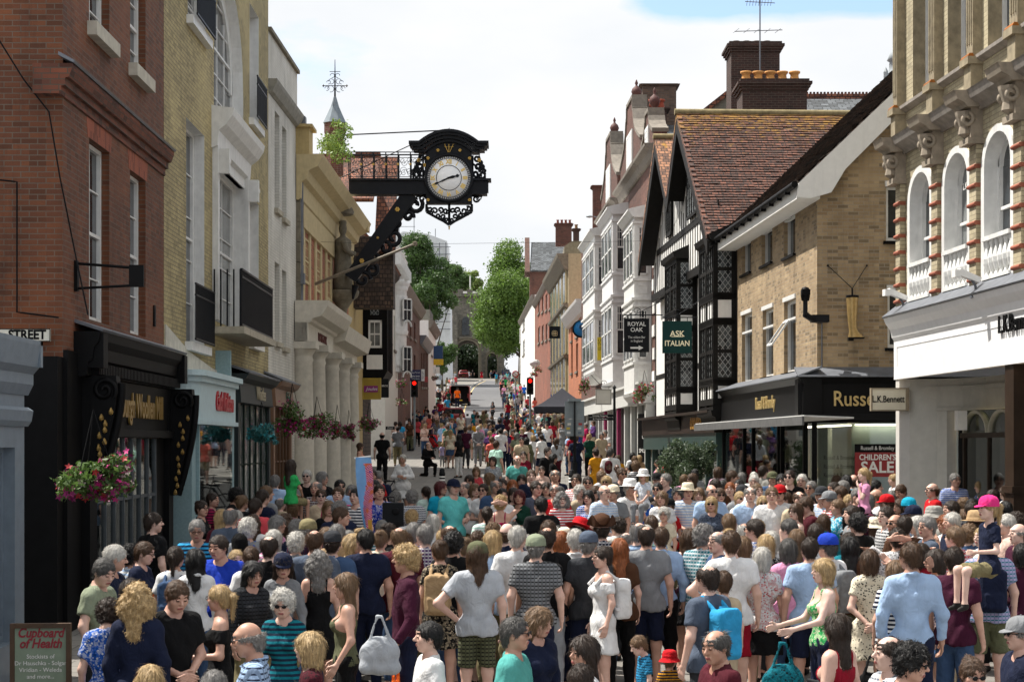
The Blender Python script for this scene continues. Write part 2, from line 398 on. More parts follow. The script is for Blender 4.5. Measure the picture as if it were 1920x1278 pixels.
# ================================================================== the setting: ground, road, pavements
def sheet(name, poly, dz, m, step=2.0, kind='structure'):
 mb = MB(); ds = [p[0] for p in poly]; d = ds[0]; rows = []
 while d < ds[-1]-1e-6:
  rows.append(d); d += step if d < 340 else 60
 rows.append(ds[-1]); nx = 6
 for i, d in enumerate(rows):
  xl, xr = np.interp(d, ds, [p[1] for p in poly]), np.interp(d, ds, [p[2] for p in poly])
  for j in range(nx+1): mb.v.append((xl+(xr-xl)*j/nx, d, zg(d)+dz))
 for i in range(len(rows)-1):
  for j in range(nx):
   a = i*(nx+1)+j; mb.f.append((a, a+1, a+nx+2, a+nx+1)); mb.m.append(0); mb.sm.append(False)
 o = mb.build(name, [m]); return tag(o, kind=kind)
def paving(c1, c2, mo, bw, bh, name):
 def f():
  a = NT(name); uv = a.n('TexCoord').outputs['Object']; b = a.n('TexBrick', Scale=1.)
  for k, v in (('Brick Width', bw), ('Row Height', bh), ('Mortar Size', .012)): b.inputs[k].default_value = v
  b.inputs['Color1'].default_value = c1+(1,); b.inputs['Color2'].default_value = c2+(1,); b.inputs['Mortar'].default_value = mo+(1,)
  a.l(a.mapv(uv, rot=(0, 0, .02)), b.inputs['Vector'])
  n = a.noise(uv, .7, 8, .7); c = a.mix(a.ramp(n, .4, .7, (0, 0, 0), (.5,)*3), b.outputs['Color'], [x*.55 for x in c2])
  n2 = a.noise(uv, 9, 4, .7); c = a.mix(a.ramp(n2, .62, .68, (0, 0, 0), (.35,)*3), c, (.04, .04, .04))
  a.l(c, a.b.inputs['Base Color']); a.b.inputs['Roughness'].default_value = .8; a.bump(n2, .3, .01); return a.m
 return mk(name, f)
PAVE = paving((.20, .185, .165), (.16, .15, .135), (.075, .07, .06), .6, .45, 'paving_slabs')
def asph():
 a = NT('asphalt'); uv = a.n('TexCoord').outputs['Object']
 n = a.noise(uv, .35, 7, .7); n2 = a.noise(uv, 40, 3)
 c = a.mix(a.ramp(n, .35, .65), (.075, .075, .08), (.115, .115, .12)); c = a.mix(a.ramp(n2, .3, .7, (0, 0, 0), (.4,)*3), c, (.06, .06, .06))
 a.l(c, a.b.inputs['Base Color']); a.b.inputs['Roughness'].default_value = .75; a.bump(n2, .4, .01); return a.m
ASPH = mk('asphalt', asph)
sheet('ground', [(-6, -70, 70), (340, -160, 160), (1500, -600, 600)], 0, PAVE, 3)
# the carriageway of the upper street, traced on the ground at its real distance
RL = [ground(*p) for p in ((846, 806), (856, 783), (862, 768), (868, 752), (874, 738), (882, 727), (893, 719), (905, 714))]
RR = [ground(*p) for p in ((1062, 806), (1012, 793), (990, 783), (975, 768), (967, 755), (960, 740), (955, 728), (948, 719), (942, 714))]
dd = sorted(set([p[1] for p in RL]+[p[1] for p in RR])); dd = [d for d in dd if d >= RL[0][1]]
rl = lambda d: float(np.interp(d, [p[1] for p in RL], [p[0] for p in RL])); rr = lambda d: float(np.interp(d, [p[1] for p in RR], [p[0] for p in RR]))
sheet('road', [(d, rl(d), rr(d)) for d in dd], .012, ASPH, 2)
YEL = paint((.55, .42, .18), .7, .2, name='yellow_road_paint', dirt=.5); KERB = paint((.33, .31, .28), .8, .15, name='kerb_stone')
for nm, fn, off, wd, h, m in (('road_marking', rr, -.45, .13, .020, YEL), ('road_marking', rl, .45, .13, .020, YEL)):
 sheet(nm, [(d, fn(d)+off-wd/2, fn(d)+off+wd/2) for d in dd], h, m, 2)
for nm, fn, sg in (('kerb', rl, -1), ('kerb', rr, 1)):
 mb = MB(); ds = np.linspace(dd[0], dd[-1], 60)
 for a, b in zip(ds, ds[1:]):
  xa, xb = fn(a), fn(b); za, zb = zg(a), zg(b); w = .2*sg
  P = [(xa, a), (xb, b), (xb+w, b), (xa+w, a)]; zz = [za, zb, zb, za]
  mb.add([(p[0], p[1], z-.1) for p, z in zip(P, zz)]+[(p[0], p[1], z+.12) for p, z in zip(P, zz)], [(4, 5, 6, 7), (0, 1, 5, 4), (2, 3, 7, 6)][:: 1])
 tag(mb.build(nm, [KERB]), kind='structure')
tag(sheet('traffic_island_line', [(d, -5.1+(d-150)*-.0, -5.0) for d in (150, 176)], .022, paint('e8e6dc', .6, .1)), kind='structure')
RED1 = brick((.175, .056, .02), (.11, .036, .016), (.13, .10, .075)); RED2 = brick((.19, .055, .026), (.10, .035, .02), (.07, .055, .04), dark=.3)
YELB = brick((.45, .37, .18), (.34, .28, .14), (.14, .115, .075), dark=.6); REDRUB = brick((.30, .085, .04), (.27, .075, .04), (.26, .075, .04), ms=.002, bw=.08, bh=.3)
WBR = brick((.62, .60, .54), (.58, .56, .50), (.42, .40, .36), dark=.9, name='whitewashed_brick')
GREYBLUE = paint((.17, .21, .25), .5, .15, name='grey_blue_paint'); PALEBLUE = paint((.47, .60, .63), .55, .08, name='pale_blue_paint', dirt=.1)
# ---- grey-blue corner shop at the picture's left edge
fr = Fr((-5.62, 10), (-5.62, 21.2)); b = fr.root('corner_shop', 'grey blue painted shop front with a moulded cornice at the near left kerb', 'shop')
m = MB(); W = fr.w; zt = 3.92
wall(m, 0, W, -.4, zt, [(1, 3.2, .5, 2.7), (3.6, 6.2, .5, 2.7), (6.6, 9.0, .5, 2.7), (9.4, 10.8, .5, 2.7)], dep=.2); shell(m, W, 7, -.4, zt)
m.build('wall', [GREYBLUE], b)
m = MB(); m.prof([(.02, zt-.62), (.08, zt-.5), (.08, zt-.38), (.15, zt-.3), (.19, zt-.05), (.19, zt)], -.2, W+.1); m.prof([(.03, 2.94), (.07, 3.0), (.09, 3.12), (.03, 3.16)], -.2, W+.06)
m.box(W, W+.1, -.19, 3, zt-.3, zt); m.build('cornice', [GREYBLUE], b)
for h in [(1, 3.2, .5, 2.7), (3.6, 6.2, .5, 2.7), (6.6, 9.0, .5, 2.7), (9.4, 10.8, .5, 2.7)]: sash(b, h, dep=.16, cols=3, rows=3, fm=GREYBLUE, gm=CLEAR, meet=False)
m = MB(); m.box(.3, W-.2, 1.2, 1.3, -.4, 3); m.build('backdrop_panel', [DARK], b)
# ---- red brick building with the black woollen shop
fr = Fr((X(118, 24.6), 24.6), (X(307, 31.8), 31.8)); b = fr.root('red_brick_house', 'red brick town house with white sash windows above the black gilded shop front'); W = fr.w; T = 11.4
u0_ = fr.U(178, .1); H = [fr.R(167, 205, 258, 598), fr.R(244, 273, 318, 624), fr.R(167, 205, -130, 42), fr.R(244, 273, 0-60, 120)]
m = MB(); wall(m, 0, W, -.3, T, H, dep=.17); m.build('wall', [RED1], b)
m = MB(); shell(m, W, 9, 3.75, T); m.build('side_wall', [RED1], b)
m = MB(); m.box(-.03, -.001, .6, 9, -.5, 3.75); m.box(0, .02, 0, .6, -.5, 3.75); m.box(-.3, 0, -.001, .9, -.5, 3.9); m.box(-.1, -.031, 1.5, 1.7, -.5, 3.6); m.box(-.1, -.031, 4.2, 4.4, -.5, 3.6); m.box(.001, u0_, -.06, -.001, -.5, 4.0); m.build('side_panelling', [BLACK], b)
m = MB(); m.box(-.08, -.001, 0.9, 9, 3.76, 4.0); m.build('side_cornice', [LEAD], b)
for i, h in enumerate(H):
 sash(b, h, dep=.15, cols=2, rows=4, sill=None)
 if i < 2:
  g = MB(); a, c, _, zt = h; g.prism([(a-.1, zt+.001), (c+.1, zt+.001), (c+.28, zt+.72), (a-.28, zt+.72)], lambda p, t: (p[0], (-.004, .02)[t], p[1])); g.build('brick_arch', [REDRUB], b)
 else:
  g = MB(); g.box(h[0]-.12, h[1]+.12, -.14, .1, h[2]-.2, h[2]-.002); g.build('sill', [paint('b9b4a6', .8, .2)], b)
zc = fr.Zp(118, 100, .2); m = MB(); m.prof([(.0, zc-.42), (.03, zc-.41), (.03, zc-.3), (.08, zc-.29), (.08, zc-.19), (.13, zc-.18), (.18, zc-.05), (.18, zc)], -.22, W); m.build('brick_band', [RED2], b)
m = MB(); m.prism([(0, zc+.1), (.2, zc+.0), (.22, zc+.03), (0, zc+.15)], lambda p, t: ((-.26, W)[t], -p[0], p[1])); m.build('lead_flashing', [LEAD], b)
m = MB(); m.box(-.22, 0, 0, .35, zc-.4, zc); m.build('brick_band', [RED2], b)
# black shop front
SFN = .2; u0 = fr.U(176, SFN); u1 = W-.02; zt = fr.Zp(163, 612, .4)
m = MB(); m.prof([(SFN-.1, zt-.62), (SFN-.02, zt-.6), (SFN, zt-.42), (SFN+.06, zt-.38), (SFN+.08, zt-.22), (SFN+.15, zt-.12), (SFN+.17, zt)], u0-.35, u1+.1)
for k in range(60):
 x = u0-.1+(u1-u0)*k/59.; m.box(x, x+.055, -SFN-.1, -SFN+.03, zt-.58, zt-.43)
m.box(u0-.3, u0-.02, -SFN-.2, -.01, zt-.5, zt-.02); m.box(u1-.2, u1+.08, -SFN-.2, -.01, zt-.5, zt-.02)
m.build('cornice', [BLACK], b)
m = MB(); m.prism([(0, zt+.12), (SFN+.18, zt+.0), (SFN+.2, zt+.03), (0, zt+.17)], lambda p, t: ((u0-.3, u1+.1)[t], -p[0], p[1])); m.build('lead_flashing', [LEAD], b)
zf1, zf0 = zt-.62, zt-1.32
m = MB(); m.prism([(SFN-.02, zf1), (SFN-.06, zf0), (0, zf0), (0, zf1)], lambda p, t: ((u0+.2, u1-.2)[t], -p[0], p[1]))
m.box(u0+.2, u1-.2, -SFN-.03, 0, zf0-.12, zf0-.001); m.box(u0-.1, u0+.35, -SFN+.03, 0, -.3, zf1); m.box(u1-.4, u1, -SFN+.03, 0, -.3, zf1); m.box(u0+.36, u1-.4, -SFN+.06, 0, -.3, .7)
m.box(u0+.0, u1-.0, -SFN+.1, 0, zf1-.001, zt-.55); m.build('fascia', [BLACK], b)
text('Edinburgh Woollen Mill', ((u0+u1)/2+.1, -SFN+.025, (zf0+zf1)/2), .52, gold((.40, .25, .07)), b, thick=.03, sx=.8, bold=.012)
zh = zf0-.13
m = MB(); n = 8; xs = np.linspace(u0+.36, u1-1.5, n)
for i, x in enumerate(xs): m.box(x-.025, x+.025, -SFN+.04, -SFN+.12, .7, zh)
m.box(xs[0], xs[-1], -SFN+.05, -SFN+.11, 1.9, 1.95); m.build('shop_window_frame', [paint('4a5054', .5, .2)], b)
m = MB(); m.box(xs[0], xs[-1], -SFN+.075, -SFN+.085, .7, zh); m.build('pane', [CLEAR], b)
m = MB(); m.box(xs[-1]+.04, u1-.4, -SFN+.12, -SFN+.16, -.3, zh); m.build('door', [BLACK], b)
# goods hung inside the window
m = MB(); gm = [paint(c, .8, .1) for c in ('8f2f3a', '3c6a86', 'c9c2b4', '57406b', '9c7a3e', '2f4a38')]
for k in range(26):
 x = xs[0]+(xs[-1]-xs[0])*(k+.3)/26; z = 1.0+random.random()*1.4; m.box(x, x+.14, -SFN+.12, -SFN+.15, z, z+.25+random.random()*.45, k % 6)
m.build('window_display', gm, b)
def scroll(P, R0, R1, turns, start, sgn=1, n=26):
 return [(P[0], P[1]+sgn*(R0+(R1-R0)*i/n)*math.cos(start+turns*2*math.pi*i/n), P[2]+(R0+(R1-R0)*i/n)*math.sin(start+turns*2*math.pi*i/n)) for i in range(n+1)]
for x, zb in ((u0+.02, zf0-.75), (u1-.12, zf0-1.1)):
 ztp = zf1+.02; y0 = -SFN+.03
 m = MB(); pl = [(y0, ztp), (y0-.36, ztp)]
 for i in range(15):
  t = i/14; pl.append((y0-.33*math.cos(t*1.4)**1.2-.04, ztp-.1-(ztp-zb-.1)*t))
 pl.append((y0, zb)); m.prism(pl, lambda p, t: (x+(-.13, .13)[t], p[0], p[1]))
 for sx_ in (-.14, .14): m.tube(scroll((x+sx_, y0-.2, ztp-.2), .03, .17, 1.6, 0), .035, 6)
 m.tube([(x, y0-.37*math.cos(i/14*1.4)-.04, ztp-.1-(ztp-zb-.1)*i/14) for i in range(15)], .06, 6)
 o = m.build('console_bracket', [BLACK], b)
 m = MB()
 for i in range(12):
  t = i/11; z = ztp-.5-(ztp-zb-.55)*t; wv = .28*(1-t)+.05
  for sx_ in (-1, 1): m.lathe([(0, -.05), (.03, -.03), (.035, 0), (.012, .05), (0, .06)], (x+sx_*.135, y0-.06-wv*.7*(.4+.6*math.cos(i*1.9)**2), z), 6)
 m.build('gilt_leaves', [gold((.36, .23, .07))], o)
# signs and wires on the red house
s = empty('street_sign', 'white cast street name plate reading STREET on the red brick corner', 'sign', (X(70, 24.5), 24.5, 0)); zz = Z(628, 24.5)
m = MB(); m.box(-.55, .18, -.02, 0, zz-.085, zz+.085); m.build('plate', [paint('d9d6c8', .6)], s)
m = MB()
for a_ in ((-.55, .18, zz-.085, zz-.075), (-.55, .18, zz+.075, zz+.085), (.168, .18, zz-.074, zz+.074)): m.box(a_[0], a_[1], -.024, -.0201, a_[2], a_[3])
m.build('border', [BLACK], s)
text('STREET', (-.13, -.022, zz), .17, BLACK, s, thick=.008, sx=.9, bold=.006)
def wire(name, label, pts, r=.008, c=BLACK, cat='cable', sag=0):
 q = []
 for a_, c_ in zip(pts, pts[1:]):
  for i in range(8): t = i/8; q.append(tuple(a_[k]*(1-t)+c_[k]*t-(sag*4*t*(1-t) if k == 2 else 0) for k in range(3)))
 q.append(pts[-1]); m = MB(); m.tube(q, r, 5); return tag(m.build(name, [c]), label, cat)
P3 = lambda px, py, d: (X(px, d), d, Z(py, d))
wire('cable', 'thin black cable sagging down the red brick corner to the shop cornice', [P3(-5, 70, 24.4), P3(45, 150, 24.4), P3(92, 210, 24.4), P3(112, 330, 24.45), P3(140, 470, 24.5), P3(165, 590, 24.2)], .011)
wire('cable', 'black cable running level and then down on the side brickwork', [P3(-5, 337, 24.5), P3(32, 341, 24.5), P3(32, 585, 24.5), P3(110, 595, 24.5)], .012)
br = empty('sign_bracket', 'empty black iron sign bracket on the red brick front', 'bracket', (fr.p.x, fr.p.y, 0), fr.rz)
uu = fr.U(140); zz = fr.Zp(140, 505); m = MB(); m.box(uu-.05, uu+.05, -.05, -.001, zz-.3, zz+.12); m.tube([(uu, -.05, zz+.08), (uu, -.85, zz+.02)], .022, 6); m.tube([(uu, -.05, zz-.26), (uu, -.8, zz-.22)], .02, 6); m.box(uu-.03, uu+.03, -.95, -.75, zz-.24, zz+.06); m.build('frame', [BLACK], br)
m = MB(); u_ = fr.U(288); z_ = fr.Zp(288, 595); m.box(u_-.06, u_+.06, -.03, -.001, z_-.15, z_+.2); o = m.build('vent_plate', [BLACK], b)
# ---- yellow brick house over the pale blue shop
fr2 = Fr((X(307, 31.8), 31.82), (X(503, 45.8), 45.8)); fr = fr2; W = fr.w; b = fr.root('yellow_brick_house', 'tall yellow stock brick house with a white arched window above the pale blue shop'); T = 14.3
H = [fr.R(349, 383, 220, 640), fr.R(352, 385, -70, 30), fr.R(468, 485, 368, 640), fr.R(468, 485, 5, 222)]
AW = fr.R(401, 456, 0, 200); AR = (AW[0], AW[1], AW[2], AW[3]+.9, (AW[1]-AW[0])/2)
LW = fr.R(401, 456, 300, 600); H5 = [(AW[0], AW[1], LW[2], LW[3])]
m = MB(); wall(m, 0, W, 4.0, T, H+[AR]+H5, dep=.3, mr=1); shell(m, W, 9, -.3, T); m.build('wall', [YELB, WHITE], b)
for i, h in enumerate(H):
 sash(b, h, dep=.24, cols=3, rows=5, key=1)
 m = MB(); m.box(h[0]-.14, h[1]+.14, -.13, .1, h[2]-.16, h[2]-.002); m.build('sill', [WHITE], b)
 hh = 1.05 if i in (0, 2) else .95; zb = h[2]+(0 if i == 1 else .02)
 m = MB(); nx = max(8, int((h[1]-h[0])/.11))
 for k in range(nx+1): x = h[0]-.05+(h[1]-h[0]+.1)*k/nx; m.box(x-.011, x+.011, -.2, -.178, zb, zb+hh)
 for z_ in (zb+.03, zb+hh*.8, zb+hh): m.box(h[0]-.08, h[1]+.08, -.205, -.173, z_-.015, z_+.015)
 m.build('railing', [IRON], b)
sash(b, AR, dep=.26, cols=4, rows=6, key=2, fw=.09); sash(b, H5[0], dep=.26, cols=3, rows=5, key=3, gm=PANEC)
m = MB(); nb = 34; a_, c_ = AW[0]-.35, AW[1]+.35; zb = LW[2]-.15
for k in range(nb+1): x = a_+(c_-a_)*k/nb; m.box(x-.013, x+.013, -.62, -.59, zb, zb+1.15)
for z_ in (zb+.04, zb+1.0, zb+1.15): m.box(a_, c_, -.63, -.58, z_-.02, z_+.02)
for k in range(5):
 for x in (a_, c_): m.box(x-.013, x+.013, -.6+.13*k, -.57+.13*k, zb, zb+1.15)
m.build('balcony_railing', [IRON], b)
m = MB(); m.box(a_-.1, c_+.1, -.68, 0, zb-.14, zb-.001); m.build('balcony_slab', [STONE], b)
m = MB(); zt = AW[2]-.02                                    # pediment and surround of the tall window
m.prof([(.02, zt-.85), (.12, zt-.8), (.14, zt-.5), (.3, zt-.38), (.42, zt-.2), (.45, zt-.06), (.0, zt)], AW[0]-.3, AW[1]+.3)
for x in (AW[0]-.18, AW[1]+.02): m.box(x-.02, x+.18, -.12, -.001, LW[2], zt-.8); m.box(x, x+.16, -.34, -.12, zt-1.35, zt-.86); m.tube(scroll((x+.08, -.26, zt-1.1), .02, .12, 1.3, 0), .05, 6)
m.box(AW[0]+.0, AW[1]-.0, -.03, .1, LW[3]-.0, zt-.5); m.build('window_surround', [WHITE], b)
# pale strips of render above the shop
m = MB(); z_ = fr.Zp(320, 612); m.prism([(.05, z_), (fr.U(352), z_-.35), (fr.U(395), z_-.55), (W-.1, z_-.8), (W-.1, 3.6), (.05, 3.6)], lambda p, t: (p[0], (-.03, -.001)[t], p[1])); m.build('render_band', [paint('c9c5b8', .8, .2, dirt=.6)], b)
# pale blue bowed shop front
ua, ub = .5, fr.U(452, .5); N_ = .5; zt = fr.Zp(350, 690, .4); zf = fr.Zp(350, 785, .4)
plan = [(ua, 0)]+[(ua+.35-.35*math.cos(t), .2+(.3)*math.sin(t)) for t in np.linspace(0, 1.57, 6)]+[(ub-.9+.9*math.sin(t), .1+.4*math.cos(t)) for t in np.linspace(0, 1.57, 8)]+[(ub, 0)]
def plate(mb, plan, z0, z1, grow=0, mi=0):
 cx = sum(p[0] for p in plan)/len(plan)
 P = [(p[0]+(grow if p[0] > cx else -grow), p[1]+grow if p[1] > .01 else 0) for p in plan]
 mb.prism([(p[0], -p[1]) for p in P], lambda p, t: (p[0], p[1], (z0, z1)[t]), mi)
m = MB(); plate(m, plan, zf, zt-.2); plate(m, plan, zt-.2, zt-.1, .06); plate(m, plan, zt-.1, zt, .13); plate(m, plan, zf-.08, zf, .05); m.build('fascia', [PALEBLUE], b)
uc = fr.U(421, .51); text('Cath Kidston', (uc, -.515, (zf+zt)/2-.08), .5, paint('b01c2a', .4), b, thick=.03, sx=.8, shear=.25, bold=.012)
m = MB()
for x in (ua+.1, ub-.55): m.box(x, x+.4, -.38, 0, -.3, zf-.081)
m.box(ua+.02, ub-.1, -.42, 0, -.3, .75); m.box(ua+.52, ua+.6, -.44, -.36, .75, zf-.08); m.box(ub-.15, ub+.02, -.3, 0, -.3, zt+.6); m.build('pilaster', [paint('93aeb3', .9, .15, bump=1.0, sc=20)], b)
m = MB(); m.box(ua+.62, ub-.6, -.41, -.40, .76, zf-.09); m.build('pane', [CLEAR], b)
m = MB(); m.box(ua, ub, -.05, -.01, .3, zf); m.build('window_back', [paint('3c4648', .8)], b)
# dark grey and brown shops further along the same row
for (pa, pb, cc, txt, tcx, n_, zy, nm) in ((447, 512, '33393a', 'Whistles', 'b8ad92', .42, (735, 700), 'dark grey shop front with a bowed cornice next to the pale blue shop'), (514, 552, '7d5c45', 'Cafe', '2c5a49', .3, (745, 715), 'brown shop front with timber glazed doors beside the bank columns')):
 frs = Fr((X(pa, 1)/1*0+fr.p.x, fr.p.y), (X(pb, 1)*0+fr.p.x-.02, fr.p.y+10));
 u_a, u_b = fr2.U(pa, n_)+.4, fr2.U(pb, n_)
 s = empty('shop_front', nm, 'shop', (fr2.p.x, fr2.p.y, 0), fr2.rz); z1 = fr2.Zp(pa+8, zy[1], n_); z0 = z1-.62
 mt = paint(cc, .5, .2)
 m = MB(); m.prof([(n_-.1, z0), (n_, z0+.02), (n_-.03, z1-.18), (n_+.1, z1-.1), (n_+.16, z1)], u_a, u_b); m.box(u_a, u_a+.3, -n_+.06, 0, -.2, z0); m.box(u_b-.3, u_b, -n_+.06, 0, -.2, z0); m.build('fascia', [mt], s)
 m = MB(); m.prism([(0, z1+.2), (n_+.17, z1+.002), (n_+.18, z1+.03), (0, z1+.25)], lambda p, t: ((u_a-.03, u_b+.03)[t], -p[0], p[1])); m.build('lead_roof', [LEAD], s)
 text(txt, ((u_a+u_b)/2+.5, -n_-.005, (z0+z1)/2-.05), .42, paint(tcx, .5), s, thick=.02)
 m = MB(); k = 5
 for i in range(k+1): x = u_a+.3+(u_b-u_a-.6)*i/k; m.box(x-.03, x+.03, -n_+.1, -n_+.18, .6, z0)
 for z_ in (1.5, 2.3): m.box(u_a+.3, u_b-.3, -n_+.12, -n_+.18, z_, z_+.04)
 m.box(u_a+.3, u_b-.3, -n_+.08, -.01, -.2, .6); m.build('glazing_frame', [paint('5b3a1e' if 'brown' in nm else '1c2a24', .6)], s)
 m = MB(); m.box(u_a+.3, u_b-.3, -n_+.14, -n_+.15, .6, z0); m.build('pane', [PANEC if 'brown' not in nm else CLEAR], s)
# ---- white painted brick house
fr = Fr((X(503, 45.8), 45.82), (X(548, 50.9)+.1, 51.2)); W = fr.w; b = fr.root('white_brick_house', 'narrow whitewashed brick house between the yellow brick house and the bank')
T = fr.Zp(506, 62); H = [fr.R(515, 524, 207, 390), fr.R(529, 537, 235, 408), fr.R(515, 524, 490, 640), fr.R(529, 537, 505, 650)]
m = MB(); wall(m, 0, W, -.2, T, H, dep=.22); shell(m, W, 9, -.2, T); m.build('wall', [WBR], b)
for h in H:
 sash(b, h, dep=.2, cols=2, rows=4, gm=PANEC); m = MB(); m.box(h[0]-.08, h[1]+.08, -.1, .1, h[2]-.12, h[2]-.002); m.build('sill', [STONE], b)
zc = fr.Zp(506, 130, .2); m = MB(); m.prof([(.02, zc-.35), (.1, zc-.3), (.2, zc-.1), (.22, zc)], 0, W); m.build('cornice', [paint('8d8a80', .8, .3, dirt=.6)], b)
m = MB(); m.box(-.01, W, -.08, .3, T+.001, T+.1); m.build('coping', [DSTONE], b)
m = MB(); m.tube([(W-.05, -.12, 3.5), (W-.05, -.12, T-1.2)], .06, 8); m.box(W-.2, W+.1, -.25, -.02, T-1.6, T-1.2); m.box(W-.18, W+.08, -.22, -.02, 7.2, 7.5); m.build('drainpipe', [LEAD], b)
# ---- the bank with its portico
OCH = paint((.44, .33, .145), .8, .15, name='ochre_render', dirt=.35); OCL = paint((.50, .40, .22), .8, .15, name='pale_ochre_stone', dirt=.3)
PORT = paint((.56, .52, .44), .75, .15, name='portland_stone', dirt=.35, bump=.3)
fr = Fr((X(556, 50.9)+.0, 51.3), (-5.88, 66.2)); W = fr.w; b = fr.root('bank_building', 'ochre and red brick bank with a pale stone columned portico under the clock')
zt = fr.Zp(590, 265, .75)
m = MB(); shell(m, W, 10, 0, zt-.3); m.quad((0, 0, 0), (W, 0, 0), (W, 0, zt-.3), (0, 0, zt-.3)); m.build('wall', [brick((.36, .10, .05), (.28, .08, .04), (.30, .22, .14))], b)
m = MB(); m.prof([(.05, zt-1.25), (.12, zt-1.2), (.14, zt-.75), (.28, zt-.68), (.34, zt-.45), (.6, zt-.32), (.72, zt-.08), (.75, zt)], -.45, W+.75); m.box(W, W+.75, -.7, 2, zt-.32, zt)
m.build('cornice', [OCL], b)
m = MB(); m.box(-.4, .5, -.35, 2, zt+.001, zt+.75); m.box(.5, W, .1, .5, zt+.001, zt+.35); m.box(-.5, .6, -.45, 2.1, zt+.75, zt+.83); m.build('parapet', [OCH], b)
z0 = fr.Zp(570, 575, 0)
m = MB()
for i in range(9): m.box(-.35, .5 if i % 2 else .35, -.1, .6, z0+i*.56, z0+i*.56+.54)
m.build('quoins', [DSTONE], b)
m = MB(); k = 9
for i in range(k):
 u = .85+(W-1.3)*i/k; m.box(u, u+.36, -.05, -.001, z0, zt-1.3); m.box(u-.05, u+.41, -.08, -.002, zt-1.45, zt-1.28)
 if i % 2 == 0: pass
m.box(.5, W, -.1, -.002, zt-1.9, zt-1.26); m.build('pilaster', [OCL], b)
for i in range(0, k-1, 2):
 u = .85+(W-1.3)*i/k; w_ = (W-1.3)/k; sash(b, (u+.45, u+w_-.03, z0+.7, zt-2.1), n=.01, dep=-.0, cols=3, rows=5, fm=OCL, gm=PANE, key=7)
# portico
PN = .35; zc = Z(563, 50.6)
m = MB(); m.prof([(PN-.1, zc-1.12), (PN, zc-1.1), (PN, zc-.62), (PN+.1, zc-.58), (PN+.12, zc-.5), (PN+.38, zc-.42), (PN+.55, zc-.15), (PN+.58, zc)], -.75, W*.42); m.box(-.75, W*.42, -PN+.02, 0, zc-1.12, zc-.6)
m.prof([(PN-.1, zc-1.12), (PN-.05, zc-1.1), (PN-.05, zc-.8), (PN+.35, zc-.7), (PN+.45, zc-.35), (PN+.48, zc-.25)], W*.42+.001, W+.1); m.box(W*.42, W, -PN+.1, 0, zc-1.12, zc-.7)
m.build('entablature', [PORT], b)
text('LLOYDS BANK', (W*.2, -PN-.005, zc-.86), .36, paint('5a2320', .8), b, thick=.02)
for i, px in enumerate((563, 591, 618, 639, 656)):
 u = fr.U(px, PN-.05) if i else -.35; r = .34
 ztp = zc-1.13; g = zg(fr.D(u))
 m = MB(); m.lathe([(r*1.2, 0), (r*1.2, .18), (r*1.05, .3), (r, .4), (r*.98, (ztp-g)*.4), (r*.84, ztp-g-.55), (r*.92, ztp-g-.5), (r*.84, ztp-g-.42), (r*.86, ztp-g-.35), (r*1.15, ztp-g-.2), (r*1.15, ztp-g-.19)], (0, 0, 0), 20); m.box(-r*1.25, r*1.25, -r*1.25, r*1.25, ztp-g-.189, ztp-g-.001)
 o = m.build('column', [PORT], b); o.location = (u, -PN+.05+(0 if i else .15), g)
m = MB(); m.box(-.5, W, -.02, -.001, 0, 5.5); m.build('porch_wall', [paint('4a4436', .8, .3)], b)
# statue in its niche
u = fr.U(640, .3); zs = fr.Zp(640, 545, .3)
s = empty('statue', 'weathered stone statue of a crowned queen standing high on the bank front', 'statue', tuple((fr.p+fr.t*u+fr.o*.35).to_3d()), fr.rz)
m = MB(); m.lathe([(.30, 0), (.42, .05), (.40, .4), (.36, .9), (.30, 1.25), (.36, 1.45), (.34, 1.65), (.12, 1.78), (.10, 1.85), (.15, 1.92), (.17, 2.05), (.14, 2.18), (.16, 2.22), (.13, 2.3), (0, 2.32)], (0, 0, zs), 18, sq=.8)
m.tube([(-.32, -.05, zs+1.6), (-.42, -.15, zs+1.3), (-.25, -.35, zs+1.15)], [.12, .1, .07], 8); m.tube([(.32, -.05, zs+1.6), (.42, -.15, zs+1.3), (.3, -.38, zs+1.25)], [.12, .1, .07], 8)
for k_ in range(9): a_ = k_*.7; m.tube([(.38*math.cos(a_), .3*math.sin(a_), zs+.05), (.3*math.cos(a_+.1), .24*math.sin(a_+.1), zs+1.2)], .035, 5)
m.build('figure', [DSTONE], s)
m = MB(); m.lathe([(.1, -.9), (.18, -.6), (.35, -.35), (.55, -.2), (.6, -.05), (.6, -.001)], (0, 0, zs), 12, sq=.9); m.build('pedestal', [DSTONE], s)
m = MB(); m.lathe([(.55, 2.5), (.6, 2.6), (.5, 2.75), (.3, 2.95), (.05, 3.1)], (0, .1, zs), 12, sq=.8); m.build('canopy', [DSTONE], s)
# flagpole leaning out from the bank
a_ = (fr.p.x+.1, 54.0, Z(532, 54)); a_ = (X(592, 53.5), 53.5, Z(532, 53.5)); c_ = (X(778, 50.5), 50.5, Z(457, 50.5))
fp = empty('flagpole', 'bare pale wooden flagpole slanting out over the street from the bank', 'flagpole', a_); v = Vector(c_)-Vector(a_)
m = MB(); m.tube([(0, 0, 0), tuple(v)], [.05, .035], 8); m.build('pole', [paint('8d8578', .7)], fp); m = MB(); m.lathe([(0, -.07), (.07, -.05), (.07, .05), (0, .07)], tuple(v), 8); m.build('pole_cap', [paint('7a6f5e', .6)], fp)
